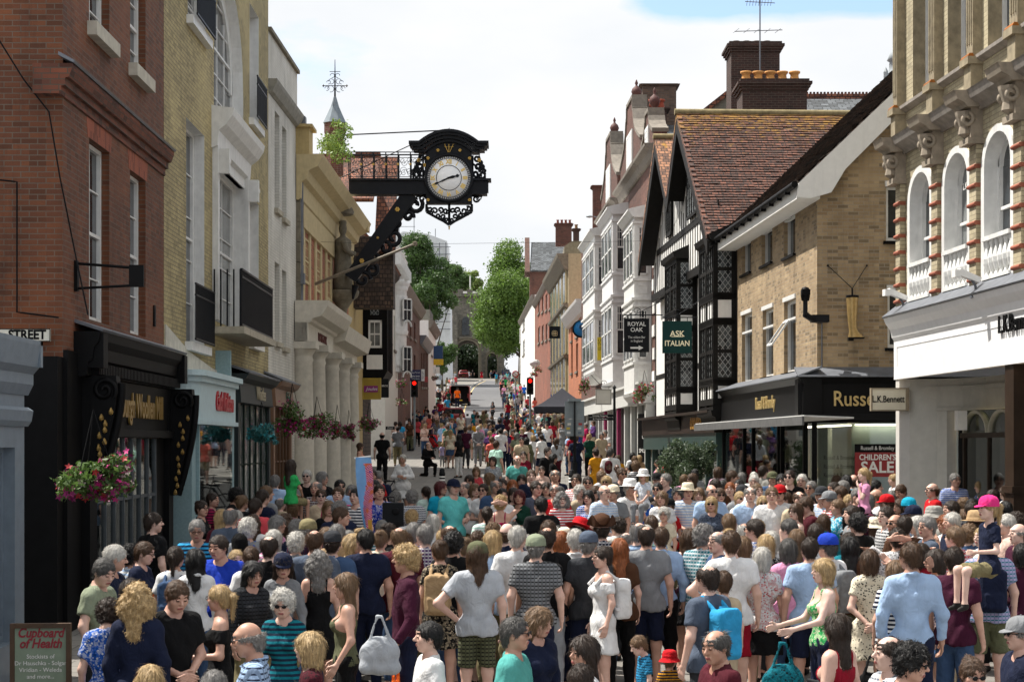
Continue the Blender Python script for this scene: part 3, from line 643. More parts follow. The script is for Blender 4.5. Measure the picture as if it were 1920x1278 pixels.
# ================================================================== right-hand side of the street
BBR = brick((.42, .31, .18), (.29, .20, .11), (.31, .26, .20), dark=.45, name='brown_brick'); BEN = brick((.48, .42, .28), (.40, .34, .22), (.24, .20, .14), dark=.65, name='gault_brick')
TILE = rooftile((.115, .045, .026), (.055, .026, .018)); TILE2 = rooftile((.075, .045, .03), (.045, .03, .022)); TILE3 = rooftile((.19, .068, .036), (.13, .048, .03)); SLATE = rooftile((.10, .11, .12), (.075, .085, .095), bw=.3, bh=.2, name='roof_slates')
ROPE = paint((.30, .085, .045), .7, .25, name='red_terracotta'); TIMB = paint((.014, .013, .012), .6, .4, name='black_timber', dirt=0); PLAS = paint((.78, .77, .74), .7, .06, name='white_plaster')
# ---- cream shop with the white arched windows (nearest on the right)
fr = Fr((X(1690, 34.5), 34.5), (X(1690, 34.5)+.84, 20.5)); W = fr.w; b = fr.root('arched_window_house', 'ornate buff brick house with white arched windows over the pale fascia of a dress shop')
BS = paint((.30, .25, .165), .85, .35, name='lichened_stone', dirt=.5)
zc = fr.Zp(1662, 584, .75); z_f0 = fr.Zp(1684, 706, .45)
zb = fr.Zp(1712, 566, 0); zsp = fr.Zp(1735, 308, 0)
wins = [fr.U(p) for p in (1707, 1753, 1771, 1825, 1846, 1903)]; pitch = (wins[4]-wins[0])/2; ww = wins[1]-wins[0]+.02
cs = [wins[0]+ww/2+pitch*i for i in range(7)]; cs = [c_ for c_ in cs if c_+ww/2 < W]
H = [(c_-ww/2, c_+ww/2, zb, zsp, ww/2*.75) for c_ in cs]
T = 15.5; zu = fr.Zp(1728, 180, 0)
HU = [(c_-.62, c_+.42, zu, T-.3) for c_ in cs]
m = MB(); wall(m, 0, W, z_f0+.3, T, H+HU, dep=.32, mr=1); shell(m, W, 10, z_f0+.3, T); m.build('wall', [BEN, BS], b)
for h in H:
 m = MB(); n = 12; a_, c_, z0, z1, r = h; hw = (c_-a_)/2; mm = (a_+c_)/2        # white architrave
 P = [(a_, z0)]+[(mm-hw*math.cos(math.pi*i/n), z1-r+r*math.sin(math.pi*i/n)) for i in range(n+1)]+[(c_, z0)]
 Q = [(mm+(p[0]-mm)*.80, z0 if i in (0, len(P)-1) else z1-r+(p[1]-z1+r)*.8) for i, p in enumerate(P)]
 for i in range(len(P)-1): m.prism([P[i], P[i+1], Q[i+1], Q[i]], lambda p, t: (p[0], (-.06, .30)[t], p[1]))
 m.build('window_surround', [WHITE], b)
 sash(b, (a_+hw*.2, c_-hw*.2, z0, z1-.02-r*.16, r*.78), dep=.2, cols=1, rows=2, gm=PANEC if h is H[1] else PANE, key=9)
 m = MB(); nb = 6
 for k in range(nb):
  x = a_+.22+(c_-a_-.44)*k/(nb-1); m.lathe([(.05, 0), (.03, .06), (.07, .2), (.075, .28), (.03, .45), (.04, .5), (.05, .56)], (x, -.02, z0+.06), 8)
 m.box(a_+.12, c_-.12, -.1, .08, z0, z0+.059); m.box(a_+.12, c_-.12, -.1, .08, z0+.621, z0+.69); m.build('balustrade', [WHITE], b)
for h in HU: sash(b, h, dep=.26, cols=1, rows=2, key=10)
zp1 = fr.Zp(1697, 335, .2); zk = fr.Zp(1697, 268, .3); edges = [0]+[(cs[i]+cs[i+1])/2 for i in range(len(cs)-1)]
for i, e in enumerate(edges):
 a_ = e-.16 if i else .0; c_ = e+.2 if i else .3
 if i == 0: a_, c_ = .0, .30
 m = MB(); m.box(a_, c_, -.11, -.001, zb-.4, zp1);
 m.box(a_-.03, c_+.03, -.15, -.001, zb-.5, zb-.38); m.build('pier', [BEN], b)
 m = MB(); nb_ = 8
 for k in range(nb_):
  z_ = zb-.25+(zp1-zb+.2)*k/nb_; m = MB(); m.tube([(a_-.02, -.12, z_), (c_+.02, -.12, z_)], .035, 6); m.box(a_-.01, c_+.01, -.12, 0, z_-.035, z_+.035); m.build('terracotta_band', [ROPE], b)
 m = MB(); mid = (a_+c_)/2                                                # capital, console with volutes, cornice block
 m.box(a_-.06, c_+.06, -.26, -.001, zp1+.001, zp1+.1); m.box(a_-.02, c_+.02, -.2, -.001, zp1+.1, zp1+.58)
 m.tube(scroll((a_-.0, -.26, zp1+.4), .02, .12, 1.2, 0), .04, 6); m.tube(scroll((c_+.0, -.26, zp1+.4), .02, .12, 1.2, 0), .04, 6); m.lathe([(.02, 0), (.13, .08), (.11, .2), (.17, .38), (.18, .44)], (mid, -.22, zp1+.1), 8)
 m.prof([(.3, zp1+.58), (.34, zp1+.64), (.46, zp1+.7), (.5, zp1+.82), (.52, zp1+.84)], a_-.15, c_+.15); m.build('console', [paint((.30, .25, .19), .85, .3, dirt=.5)], b)
 m = MB(); m.box(a_-.0, c_+.0, -.2, -.001, zp1+.85, zu-.15); m.box(a_-.04, c_+.04, -.26, -.001, zu-.15, zu-.03); m.box(a_+.02, c_-.02, -.16, -.001, zu-.03, T)
 for k in range(3): m.tube([(a_+.08+(c_-a_-.16)*k/2, -.165, zu+.2), (a_+.08+(c_-a_-.16)*k/2, -.165, T)], .022, 5)
 m.build('upper_pilaster', [BS], b)
 m = MB(); m.tube([(a_-.03, -.2, zu-.02), (c_+.03, -.2, zu-.02)], .05, 6); m.build('lichen_ridge', [paint('9a5a1a', .9, .4)], b)
m = MB(); m.prof([(.05, zp1+.55), (.12, zp1+.62), (.26, zp1+.7), (.3, zp1+.82), (.32, zp1+.84)], 0, W); m.prof([(.02, zu-.12), (.12, zu-.06), (.12, zu)], 0, W); m.build('string_cornice', [paint((.26, .23, .20), .8, .3, dirt=.5)], b)
m = MB(); FN = .12
m.prof([(FN, z_f0), (FN, zc-.42), (FN+.04, zc-.36), (FN+.07, zc-.22), (FN+.16, zc-.1), (FN+.2, zc)], -.08, W)
m.build('fascia', [paint((.80, .80, .80), .5, .05, dirt=.1)], b)
m = MB();
for a_ in ((.15, W, zc-.55, zc-.535),): m.box(a_[0], a_[1], -FN-.008, -FN-.001, a_[2], a_[3])
m.box(.15, .165, -FN-.008, -FN-.001, z_f0+.24, zc-.55); m.build('fascia_bead', [paint((.72, .72, .72), .6)], b)
m = MB(); m.prism([(0, zc+.25), (FN+.21, zc+.002), (FN+.23, zc+.03), (0, zc+.3)], lambda p, t: ((-.1, W)[t], -p[0], p[1])); m.build('lead_flashing', [LEAD], b)
ul = fr.U(1866, FN); text('L.K.Bennett', (ul+1.0, -FN-.03, fr.Zp(1870, 612, FN)), .39, BLACK, b, thick=.03, sx=.82)
text('L.K.Bennett', ((H[1][0]+H[1][1])/2+.12, .16, H[1][2]+1.75), .17, PLAS, b, thick=.003)
# shop level
m = MB(); m.box(-.02, .22, -.1, .12, -.2, z_f0-.001); m.build('corner_pier', [paint((.60, .58, .54), .6, .08)], b)
m = MB(); plan_ = [(.22, .1), (.45, .55), (.9, .9), (1.6, 1.1), (W, 1.3), (W, 1.35), (.15, 1.35), (.15, .1)]
m.prism(plan_, lambda p, t: (p[0], p[1], (3.36, z_f0)[t])); m.prism([(.22, .1), (.45, .55), (.62, .68), (.5, .9), (.1, .9), (.15, .1)], lambda p, t: (p[0], p[1], (-.2, 3.359)[t])); m.build('shop_wall', [paint((.50, .49, .44), .7, .1)], b)
m = MB(); m.prism([(p[0], p[1]-.04) for p in plan_[:5]]+[(W, 1.28), (1.6, 1.08), (.9, .88), (.45, .53), (.2, .1)], lambda p, t: (p[0], p[1], (z_f0-.22, z_f0-.14)[t])); m.prism([(p[0], p[1]-.03) for p in plan_[1:5]]+[(W, 1.28), (1.6, 1.08), (.9, .88), (.45, .53)], lambda p, t: (p[0], p[1], (3.37, 3.42)[t])); m.build('wall_mouldings', [paint((.50, .49, .44), .7, .1)], b)
BRN = paint((.035, .022, .015), .4, .3, name='dark_brown_wood')
uc = fr.U(1858, .3); m = MB(); m.box(uc, uc+.4, -.08, .3, -.2, z_f0-.001); m.box(uc-.05, uc+.45, -.12, .34, 2.0, 2.1); m.build('black_column', [BRN], b)
m = MB(); m.box(.7, W, .90, 1.0, 2.86, 2.95); m.box(.7, W, .9, 1.02, .2, .5)
for x in (.8, 2.2, uc+.3, uc+1.6, uc+3, uc+4.4): m.box(x, x+.07, .92, 1.0, .5, 2.86)
m.build('shop_window_frame', [BRN], b)
for x in (.85, 2.3, uc+.4, uc+1.8):
 w2 = .68; m = MB(); P = [(x+w2-w2*math.cos(math.pi*i/14), 2.951+.4*math.sin(math.pi*i/14)) for i in range(15)]
 for p, q in zip(P, P[1:]): m.prism([p, q, (x+w2+(q[0]-x-w2)*.93, 2.951+(q[1]-2.951)*.88), (x+w2+(p[0]-x-w2)*.93, 2.951+(p[1]-2.951)*.88)], lambda s_, t: (s_[0], (.9, .98)[t], s_[1]))
 m.build('arched_fanlight', [paint((.45, .43, .34), .4)], b)
m = MB(); m.box(.78, W, .955, .965, .5, 2.86); m.box(.78, W, .96, .97, 2.951, 3.36); m.build('pane', [CLEAR], b)
for k in range(70): x = .8+k*.1; m = m if k else MB(); m.tube([(x, 1.5+.03*math.sin(k*2.1), .5), (x, 1.5+.03*math.sin(k*2.1), 3.3)], .04, 5)
m.build('curtain', [paint((.38, .31, .19), .8, .3, name='brown_curtain')], b)
m = MB(); m.box(1.0, W, 1.1, 1.3, 3.3, 3.34); m.build('shop_light', [emit('ffe2b0', 3.5)], b)
for k, (x, z_) in enumerate(((2.35, 1.55), (2.65, 1.55), (2.4, 1.95), (2.75, 1.95))):
 m = MB(); m.box(x-.02, x+.24, 1.0, 1.16, z_-.06, z_-.001); m.lathe([(.05, 0), (.04, .05), (.0, .1)], (x+.03, 1.08, z_), 8); m.prism([(x, z_), (x+.2, z_), (x+.2, z_+.02), (x+.1, z_+.05), (x+.03, z_+.1), (x, z_+.1)], lambda p, t: (p[0], (1.05, 1.11)[t], p[1])); m.build('displayed_shoe', [paint(('8a5a3a', '20140f', 'b99a6a', '5a1f1f')[k], .4)], b)
m = MB(); m.box(1.1, 1.3, .68, .85, 3.0, 3.35); o = m.build('alarm_box', [PLAS], b)
s = empty('projecting_sign', 'cream rectangular hanging sign reading L.K.Bennett by the white corner pier', 'sign', (X(1632, 34.2), 34.2, 0)); wz = 71/F*34.2; z0, z1 = Z(770, 34.2), Z(727, 34.2)
m = MB(); m.box(.025, wz-.06, -.05, .05, z0+.02, z1-.02); m.build('panel', [paint('d8d0b8', .5, .05)], s); m = MB()
for a_ in ((0, wz, z0, z0+.02), (0, wz, z1-.02, z1), (0, .025, z0+.021, z1-.021), (wz-.06, wz, z0+.021, z1-.021)): m.box(a_[0], a_[1], -.07, .07, a_[2], a_[3])
m.build('frame', [paint('8d7f68', .5)], s); text('L.K.Bennett', (wz/2-.03, -.058, (z0+z1)/2), .17, BLACK, s, thick=.006, sx=.74, bold=.003)
def camera_box(px, py, d, label, yaw=.0):
 s = empty('security_camera', label, 'camera', (X(px, d), d, Z(py, d)), yaw)
 m = MB(); m.prism([(-.2, .02), (.16, -.1), (.2, -.02), (-.16, .12)], lambda p, t: (p[0], (-.06, .06)[t], p[1])); m.box(-.26, -.16, -.07, .07, -.02, .10); m.build('housing', [PLAS], s)
 m = MB(); m.tube([(.05, 0, -.05), (.12, 0, -.15), (.12, 0, -.3)], .02, 6); m.box(.04, .2, -.05, .05, -.34, -.3); m.build('mount', [LEAD], s)
camera_box(1682, 553, 33.9, 'white security camera at the far corner of the pale fascia', .2); camera_box(1816, 518, 29.2, 'white security camera on the fascia below the middle arched window', .2)
# ---- brown brick shop with the gable towards us
D0 = 40.0; XC = X(1532, D0); pf = (XC-.049*(50.9-D0), 50.9)
fr = Fr(pf, (XC, D0)); W = fr.w; b = fr.root('brown_brick_house', 'brown brick shop building with a tiled roof, white bargeboard and black fascia');
ze = fr.Zp(1525, 348, .0)           # eaves
H = [fr.R(*p) for p in ((1391, 1408, 440, 517), (1428, 1448, 418, 500), (1470, 1491, 392, 485), (1391, 1410, 592, 718), (1430, 1450, 583, 708), (1470, 1492, 567, 700))]
zs = fr.Zp(1530, 714, 0)
m = MB(); wall(m, 0, W, zs-.1, ze, H, dep=.13); m.build('front_wall', [BBR], b)
for i, h in enumerate(H):
 o = sash(b, h, dep=.12, cols=1, rows=1, meet=False, fw=.05, key=20); m = MB(); m.box(h[0]+.05, h[1]-.05, -.0, .1, h[2]+(h[3]-h[2])*.72, h[2]+(h[3]-h[2])*.75) ; m.build('transom', [WHITE], b)
 m = MB(); m.box(h[0]-.06, h[1]+.06, -.07, .1, h[2]-.06, h[2]-.002); m.build('sill', [BLACK], b)
 m = MB(); m.box(h[0]-.02, h[1]+.02, -.035, .1, h[3]+.001, h[3]+.1); m.build('head_panel', [WHITE], b)
h = H[5]; m = MB(); m.box(0, h[1]-h[0]-.1, -.02, .02, -.7, 0); m.box(.05, h[1]-h[0]-.15, -.015, .015, -.65, -.05, 1)
m = MB()
for a_ in ((0, .05, -.7, 0), (.55, .6, -.7, 0), (.051, .549, -.7, -.65), (.051, .549, -.05, 0)): m.box(a_[0], a_[1], -.02, .02, a_[2], a_[3])
o = m.build('open_window', [WHITE], b); o.location = (h[0]+.08, -.02, h[2]+(h[3]-h[2])*.72); o.rotation_euler = (math.radians(-35), 0, 0)
# gable wall facing the camera: local axes of a second frame
fg = Fr((XC, D0-.001), (XC+9, D0-.001)); zr = ze+6.1; yr = 6.2
def RX(px, py, d=D0): return (X(px, d)-XC, Z(py, d))
g = empty('gable', None, None); bpy.data.objects.remove(g)
HG = [(RX(1661, 0)[0], RX(1700, 0)[0], Z(452, D0), Z(350, D0)), (RX(1664, 0)[0], RX(1700, 0)[0], Z(652, D0), Z(545, D0))]
m = MB(); wall(m, 0, 9, zs-.1, ze, [HG[1], HG[0]], dep=.12)
m.add([(0, 0, ze), (9, 0, ze), (9, 0, ze+5.2), (yr, 0, ze+6.0), (.45, 0, ze)], [(0, 1, 2, 3, 4)][:0]); m.add([(.3, 0, ze), (9, 0, ze), (9, 0, ze+3.6), (5.6, 0, ze+5.55)], [(0, 1, 2, 3)])
go = m.build('gable_wall', [BBR], b);
def place_world(o, frx, parent):      # a child laid out in frame frx, hung under a root that has another frame
 o.parent = parent; R = Matrix.Translation((frx.p.x, frx.p.y, 0)) @ Matrix.Rotation(frx.rz, 4, 'Z'); P = Matrix.Translation(parent.location) @ Matrix.Rotation(parent.rotation_euler[2], 4, 'Z')
 M_ = P.inverted() @ R @ Matrix.Translation(o.location) @ o.rotation_euler.to_matrix().to_4x4(); o.matrix_local = M_
 return o
place_world(go, fg, b)
for h in HG:
 o = sash(b, h, dep=.1, cols=1, rows=1, meet=False, fw=.06, key=21); place_world(o, fg, b); m = MB(); m.box(h[0]-.06, h[1]+.06, -.08, .05, h[2]-.07, h[2]-.002); place_world(m.build('sill', [BLACK], b), fg, b)
 m = MB(); m.box(h[0]-.02, h[1], -.05, .05, h[3]+.001, h[3]+.12); place_world(m.build('head_panel', [WHITE], b), fg, b)
# roof: eaves line along the front, slope rising to the right
def slab(mb, a, b_, c, d, th, mi=0):
 nrm = (Vector(b_)-Vector(a)).cross(Vector(d)-Vector(a)).normalized()*th; lo = [tuple(Vector(p)-nrm) for p in (a, b_, c, d)]
 mb.add([a, b_, c, d]+lo, [(0, 1, 2, 3), (7, 6, 5, 4), (0, 4, 5, 1), (1, 5, 6, 2), (2, 6, 7, 3), (3, 7, 4, 0)], mi)
ep = (XC-.75, D0-.3, ze-.05); pE = Vector((pf[0]-XC, pf[1]-D0, 0))
rt = (5.6, 5.6*.98)
e0 = Vector((XC-.45, D0-.35, ze-.02)); e1 = e0+Vector((pE.x*1.02, 11.2, 0)); r0 = Vector((XC+5.6, D0-.35, ze+5.75)); r1 = r0+Vector((pE.x, 11.2, 0)); bk0 = Vector((XC+10.5, D0-.35, ze+1.5)); bk1 = bk0+Vector((pE.x, 11.2, 0))
inv = (Matrix.Translation(b.location) @ Matrix.Rotation(b.rotation_euler[2], 4, 'Z')).inverted(); tl = lambda v: tuple(inv @ Vector(v))
m = MB(); slab(m, tl(e0), tl(r0), tl(r1), tl(e1), .12); tiled(m, tl(e0), tl(r0), tl(r1), tl(e1), .16, .3, 0, 4, .035); slab(m, tl(r0), tl(bk0), tl(bk1), tl(r1), .12); m.build('roof', [TILE2], b)
m = MB(); dz_ = Vector((0, 0, -.34)); q = [e0, r0]
P_ = [e0+Vector((.0, -.02, -.02)), Vector((XC+.1, D0-.37, ze+.3)), r0+Vector((0, -.02, -.02)), r0+Vector((0, -.02, -.42)), Vector((XC+.55, D0-.37, ze+.25)), Vector((XC+.25, D0-.37, ze-.25)), Vector((XC-.2, D0-.37, ze-.38)), Vector((XC-.5, D0-.37, ze-.35))]
P_[1] = e0.lerp(r0, .1)+Vector((0, -.02, -.02))
vv = [tl(p) for p in P_]+[tl(p+Vector((0, .05, 0))) for p in P_]; n = len(P_)
m.add(vv, [tuple(range(n)), tuple(range(n, 2*n))[::-1]]+[(i, i+n, (i+1) % n+n, (i+1) % n) for i in range(n)]); m.build('bargeboard', [PLAS], b)
m = MB(); m.box(0-.2, W+.3, -.5, 0, ze-.38, ze-.3); m.box(-.2, W+.3, -.5, -.46, ze-.3, ze-.05); m.build('soffit', [PLAS], b)
m = MB(); m.tube([(-.2, -.56, ze-.08), (W+.35, -.56, ze-.08)], .075, 8)
for k in range(12): m.box(k*.95-.02, k*.95+.03, -.62, -.5, ze-.2, ze-.03)
m.build('gutter', [BLACK], b)
# shop fascia
m = MB(); z1_, z0_ = zs+.12, fr.Zp(1530, 790, .5); SN = .5
m.prof([(SN-.12, z0_), (SN, z0_+.05), (SN-.08, z0_+.2), (SN-.1, z1_-.2), (SN, z1_-.08), (SN+.04, z1_-.06)], 0, W+SN); m.box(-.0, W, -.05, 0, z0_, z1_); m.build('fascia', [BLACK], b)
m = MB(); m.prof([(SN-.12, z0_), (SN, z0_+.05), (SN-.08, z0_+.2), (SN-.1, z1_-.2), (SN, z1_-.08), (SN+.04, z1_-.06)], -SN+.02, 9); place_world(m.build('fascia', [BLACK], b), fg, b)
m = MB(); m.prism([(0, z1_+.14), (SN+.06, z1_-.055), (SN+.06, z1_-.03), (0, z1_+.18)], lambda p, t: ((-.05, W+SN)[t], -p[0], p[1])); m.build('lead_flashing', [LEAD], b)
m = MB(); m.prism([(0, z1_+.14), (SN+.06, z1_-.055), (SN+.06, z1_-.03), (0, z1_+.18)], lambda p, t: ((-SN, 9)[t], -p[0], p[1])); place_world(m.build('lead_flashing', [LEAD], b), fg, b)
GL2 = gold((.62, .46, .20))
o = text('Russell & Bromley', (RX(1553, 0)[0]+1.45, -SN+.08, Z(748, D0-.5)), .46, GL2, b, thick=.03, sx=.84, bold=.004); place_world(o, fg, b)
text('Russell & Bromley', (fr.U(1428, SN), -SN+.08, (z0_+z1_)/2+.0), .42, GL2, b, thick=.03, sx=.8, bold=.004)
a0, a1 = fr.U(1304, 1.35), fr.U(1508, 1.35); m = MB(); za = z0_+.02; zo = fr.Zp(1304, 796, 1.35)
m.add([(0, -SN, za+.35)]*0, []);
for k in range(2): pass
slab(m, (a0, -SN+.1, za), (a1, -SN+.1, za), (a1, -1.35, zo), (a0, -1.35, zo), .03); m.build('awning', [paint((.62, .62, .6), .8, .15, name='grey_awning')], b)  # pale colour stands in for daylight coming through the cloth
m = MB(); m.box(a0, a1, -1.39, -1.35, zo-.16, zo+.01); m.build('awning_valance', [paint((.10, .10, .10), .8)], b)
m = MB()
for u in (0.05, 3.3, 4.6, 7.9, 8.3, W-.1): m.box(u, u+.1, -.3, -.2, -.1, z0_)
m.box(.0, W, -.32, -.15, -.1, .75); m.build('shop_window_frame', [BLACK], b)
m = MB(); m.box(.1, W, -.255, -.245, .75, z0_); m.build('pane', [CLEAR], b)
m = MB(); m.box(.0, W, 3.4, 3.5, -.1, z0_); m.box(0, W, -.1, 3.4, .55, .6); m.box(W-2.2, W-1.2, .5, .6, .6, z0_-.1); m.build('shop_interior', [paint((.42, .43, .38), .8, .2)], b)
m = MB()
for u in (0.05-SN+.3, 3.02, 5.5, 8.0): m.box(u, u+.1, -.3, -.2, .2, z0_)
m.box(-.2, 9, -.32, -.15, .2, 1.0); place_world(m.build('shop_window_frame', [BLACK], b), fg, b)
m = MB(); m.box(-.2, 9, -.255, -.245, 1.0, z0_); place_world(m.build('pane', [CLEAR], b), fg, b)
m = MB(); m.box(.75, 3.0, -.05, 0, 1.0, z0_-.02); place_world(m.build('display_back', [paint((.50, .56, .50), .7, .05, dirt=0)], b), fg, b)
m = MB(); m.box(3.05, 9, -.05, 0, .6, z0_-.02); place_world(m.build('display_back', [paint((.30, .17, .07), .7, .1, dirt=0)], b), fg, b)
m = MB(); m.box(.8, 3, -.2, -.1, z0_-.06, z0_-.03); place_world(m.build('shop_light', [emit('fff4dc', 4)], b), fg, b); m = MB(); m.box(.5, W-.3, .6, .9, z0_-.06, z0_-.03); m.build('shop_light', [emit('fff0d0', 5)], b)
pa, pb = RX(1598, 832)[0], RX(1682, 832)[0]; z0, z1 = Z(893, D0), Z(832, D0)
s = empty('sale_poster', 'red and black poster reading CHILDREN\'S SALE in the brown brick shop window', 'poster', (XC, D0-.28, 0))
m = MB(); m.box(pa, pb, -.02, 0, z0, z1-.18); m.build('panel', [paint('8c1f22', .5, .05)], s); m = MB(); m.box(pa, pb, -.02, 0, z1-.179, z1); m.build('header', [BLACK], s)
mid = (pa+pb)/2; text('Russell & Bromley', (mid, -.025, z1-.09), .12, PLAS, s, thick=.004, sx=.82); text("CHILDREN'S", (mid, -.025, z1-.29), .17, PLAS, s, thick=.004, bold=.004, sx=.85); text('SALE', (mid, -.025, z1-.51), .34, PLAS, s, thick=.004, bold=.008)
for k in range(3): o = text('Russell & Bromley', (pa-.3, -.07, z1-.3-.19*k), .13, BLACK, b, thick=.004, sx=.7); place_world(o, fg, b)
# street furniture fixed to the brown brick house
s = empty('boot_sign', 'large gilded riding boot hanging from chains on the brown gable', 'shop sign', (X(1598, D0-.35), D0-.35, Z(632, D0-.35)))
m = MB(); R_ = [(0, 0, .85, .13, .13), (0, 0, .6, .115, .13), (0, 0, .35, .095, .12), (.01, 0, .2, .085, .1), (.03, 0, .12, .1, .1), (.06, 0, .06, .14, .09), (.08, 0, .0, .17, .09)]
vs = []; nn_ = 16
for (cx, cy, cz, rx, ry) in R_:
 for j in range(nn_): t = 2*math.pi*j/nn_; vs.append((cx+rx*math.cos(t), cy+ry*math.sin(t), cz))
m.add(vs, [(i*nn_+j, i*nn_+(j+1) % nn_, (i+1)*nn_+(j+1) % nn_, (i+1)*nn_+j) for i in range(len(R_)-1) for j in range(nn_)], 0, True); m.add(vs[:nn_], [tuple(range(nn_))]); m.build('boot', [gold((.50, .34, .14))], s)
m = MB(); m.prism([(-.09, -.03), (.25, -.03), (.25, -.001), (-.09, -.001)], lambda p, t: (p[0], (-.08, .08)[t], p[1])); m.box(-.09, .02, -.07, .07, -.08, -.031); m.build('sole', [BLACK], s)
m = MB(); m.lathe([(.135, .85), (.137, .9), (.1, .9)], (0, 0, 0), 16); m.build('boot_top', [BLACK], s)
m = MB(); m.tube([(-.0, 0, .9), (0, 0, 1.05)], .02, 5)
for px in (1552, 1625): q = (X(px, D0)-X(1598, D0-.35), .33, Z(498, D0)-Z(632, D0-.35)); m.tube([(0, 0, 1.05), q], .008, 5); m.lathe([(0, -.03), (.03, 0), (0, .03)], q, 6)
m.build('chains', [IRON], s)
s = empty('dome_camera', 'black dome camera on a heavy bracket at the brown brick corner', 'camera', (X(1510, D0-.7), D0-.7, Z(590, D0-.7)))
m = MB(); m.tube([(0, 0, 0), (0, 0, .3)], .05, 8); m.tube([(0, 0, 0), (.18, .2, -.08), (.42, .65, -.08)], .07, 8); m.box(.18, .55, .2, .5, -.14, .02); m.build('bracket', [IRON], s); m = MB(); m.lathe([(0, .28), (.08, .3), (.1, .4), (.1, .5), (.07, .58), (0, .6)], (0, 0, 0), 14); m.box(-.09, .09, -.12, .05, .42, .54); m.build('camera_head', [BLACK], s)
wire('conduit', 'thin grey conduit running down from the dome camera', [(X(1541, D0-.03), D0-.03, Z(590, D0)), (X(1541, D0-.03), D0-.03, Z(705, D0))], .015, LEAD, 'pipe')
# ---- half-timbered house
TP = (6.1, 51.0); TF = (5.28, 67.6); fr = Fr(TF, TP); W = fr.w; b = fr.root('timber_framed_house', 'black and white timber framed house with leaded bays and two tiled gables');
zb_ = fr.Zp(1368, 768, .6); zev = fr.Zp(1372, 440, 0)
m = MB(); m.quad((0, 0, 0), (W, 0, 0), (W, 0, zev), (0, 0, zev)); shell(m, W, 9, 0, zev); m.build('wall', [PLAS], b)
LEADG = None
def leaded():
 a = NT('leaded_glass'); uv = a.n('TexCoord').outputs['UV']
 mp = a.mapv(uv, (9.5, 7.2, 1), (0, 0, math.pi/4));
 br_ = a.n('TexBrick', Scale=1.); br_.offset = 0
 for k, v in (('Brick Width', 1.), ('Row Height', 1.), ('Mortar Size', .07), ('Mortar Smooth', 0.)): br_.inputs[k].default_value = v
 br_.inputs['Color1'].default_value = (.015, .017, .02, 1); br_.inputs['Color2'].default_value = (.10, .115, .12, 1); br_.inputs['Mortar'].default_value = (.28, .29, .29, 1)
 a.l(mp, br_.inputs['Vector']); a.l(br_.outputs['Color'], a.b.inputs['Base Color'])
 a.l(a.ramp(br_.outputs['Fac'], 0, 1, (.08,)*3, (.6,)*3), a.b.inputs['Roughness']); a.bump(a.noise(uv, 6, 2), .4, .02); return a.m
LEADG = mk('leaded', leaded)
def tbay(u0, u1, levels, zbot, ztop, n):
 m = MB(); m.box(u0, u1, -n+.06, -.001, zbot, ztop); m.prof([(n-.1, zbot-.5), (n-.05, zbot-.2), (n+.05, zbot-.15), (n+.08, zbot)], u0-.04, u1+.04); m.prof([(n, ztop), (n+.1, ztop+.05), (n+.14, ztop+.2), (.2, ztop+.45)], u0-.1, u1+.1)
 wd = u1-u0
 zz_ = sorted(set([zbot, ztop]+[z for l in levels for z in l[:2]]))
 for z in zz_: m.box(u0-.02, u1+.02, -n-.02, -.003, z-.09, z+.09)
 for k in range(3): x = u0+wd*k/2; m.box(x-.07 if k < 2 else x-.1, x+.07 if k < 2 else x, -n-.01, -n+.07, zbot, ztop)
 for y in (-n, -.12): m.box(u0-.01, u0+.1, y-.01, y+.12, zbot, ztop); m.box(u1-.1, u1+.01, y-.01, y+.12, zbot, ztop)
 m.build('bay_timbers', [TIMB], b)
 pw, pp = MB(), MB()
 for z0, z1, k in levels:
  q = pw if k == 'w' else pp
  q.box(u0+.07, u1-.07, -n+.03, -n+.05, z0+.09, z1-.09); q.box(u1-.05, u1-.03+.035, -n+.1, -.1, z0+.09, z1-.09); q.box(u0-.005, u0+.05, -n+.1, -.1, z0+.09, z1-.09)
  if k == 'w':
   f = MB(); zm = (z0+z1)/2; f.box(u0, u1, -n, -n+.06, zm-.05, zm+.05); f.box(u1-.04, u1+.015, -n, -.05, zm-.05, zm+.05)
   for j in range(1, 8): x = u0+wd*j/8; f.box(x-.03, x+.03, -n, -n+.06, z0, z1)
   f.build('window_mullions', [TIMB], b)
  else:
   f = MB()
   for j in range(1, 6): x = u0+wd*j/6; f.box(x-.05, x+.05, -n+.018, -n+.05, z0, z1)
   f.build('stud_framing', [TIMB], b)
 pw.build('leaded_lights', [LEADG], b); pp.build('plaster_panels', [PLAS], b)
zn = lambda y: fr.Zp(1341, y, .62); zf_ = lambda y: fr.Zp(1275, y, .62)
ub1, ub0 = fr.U(1338, .62), fr.U(1311, .62); tbay(ub0, ub1, [(zn(552), zn(452), 'w'), (zn(600), zn(554), 'p'), (zn(712), zn(602), 'w'), (zn(752), zn(716), 'p')], zn(768), zn(450), .62)
uf1, uf0 = fr.U(1269, .62), fr.U(1247, .62); tbay(uf0, uf1, [(zf_(580), zf_(482), 'w'), (zf_(612), zf_(582), 'p'), (zf_(728), zf_(614), 'w'), (zf_(762), zf_(730), 'p')], zf_(775), zf_(480), .62)
# timber posts on the wall between the bays
m = MB()
for u in (0.1, uf1+.15, ub0-.3, ub1+.15): m.box(u-.08, u+.08, -.02, -.001, 3, zev)
for z in (5.2, 8.0, zev-.12): m.box(0, W, -.018, -.002, z-.08, z+.08)
m.build('wall_timbers', [TIMB], b)
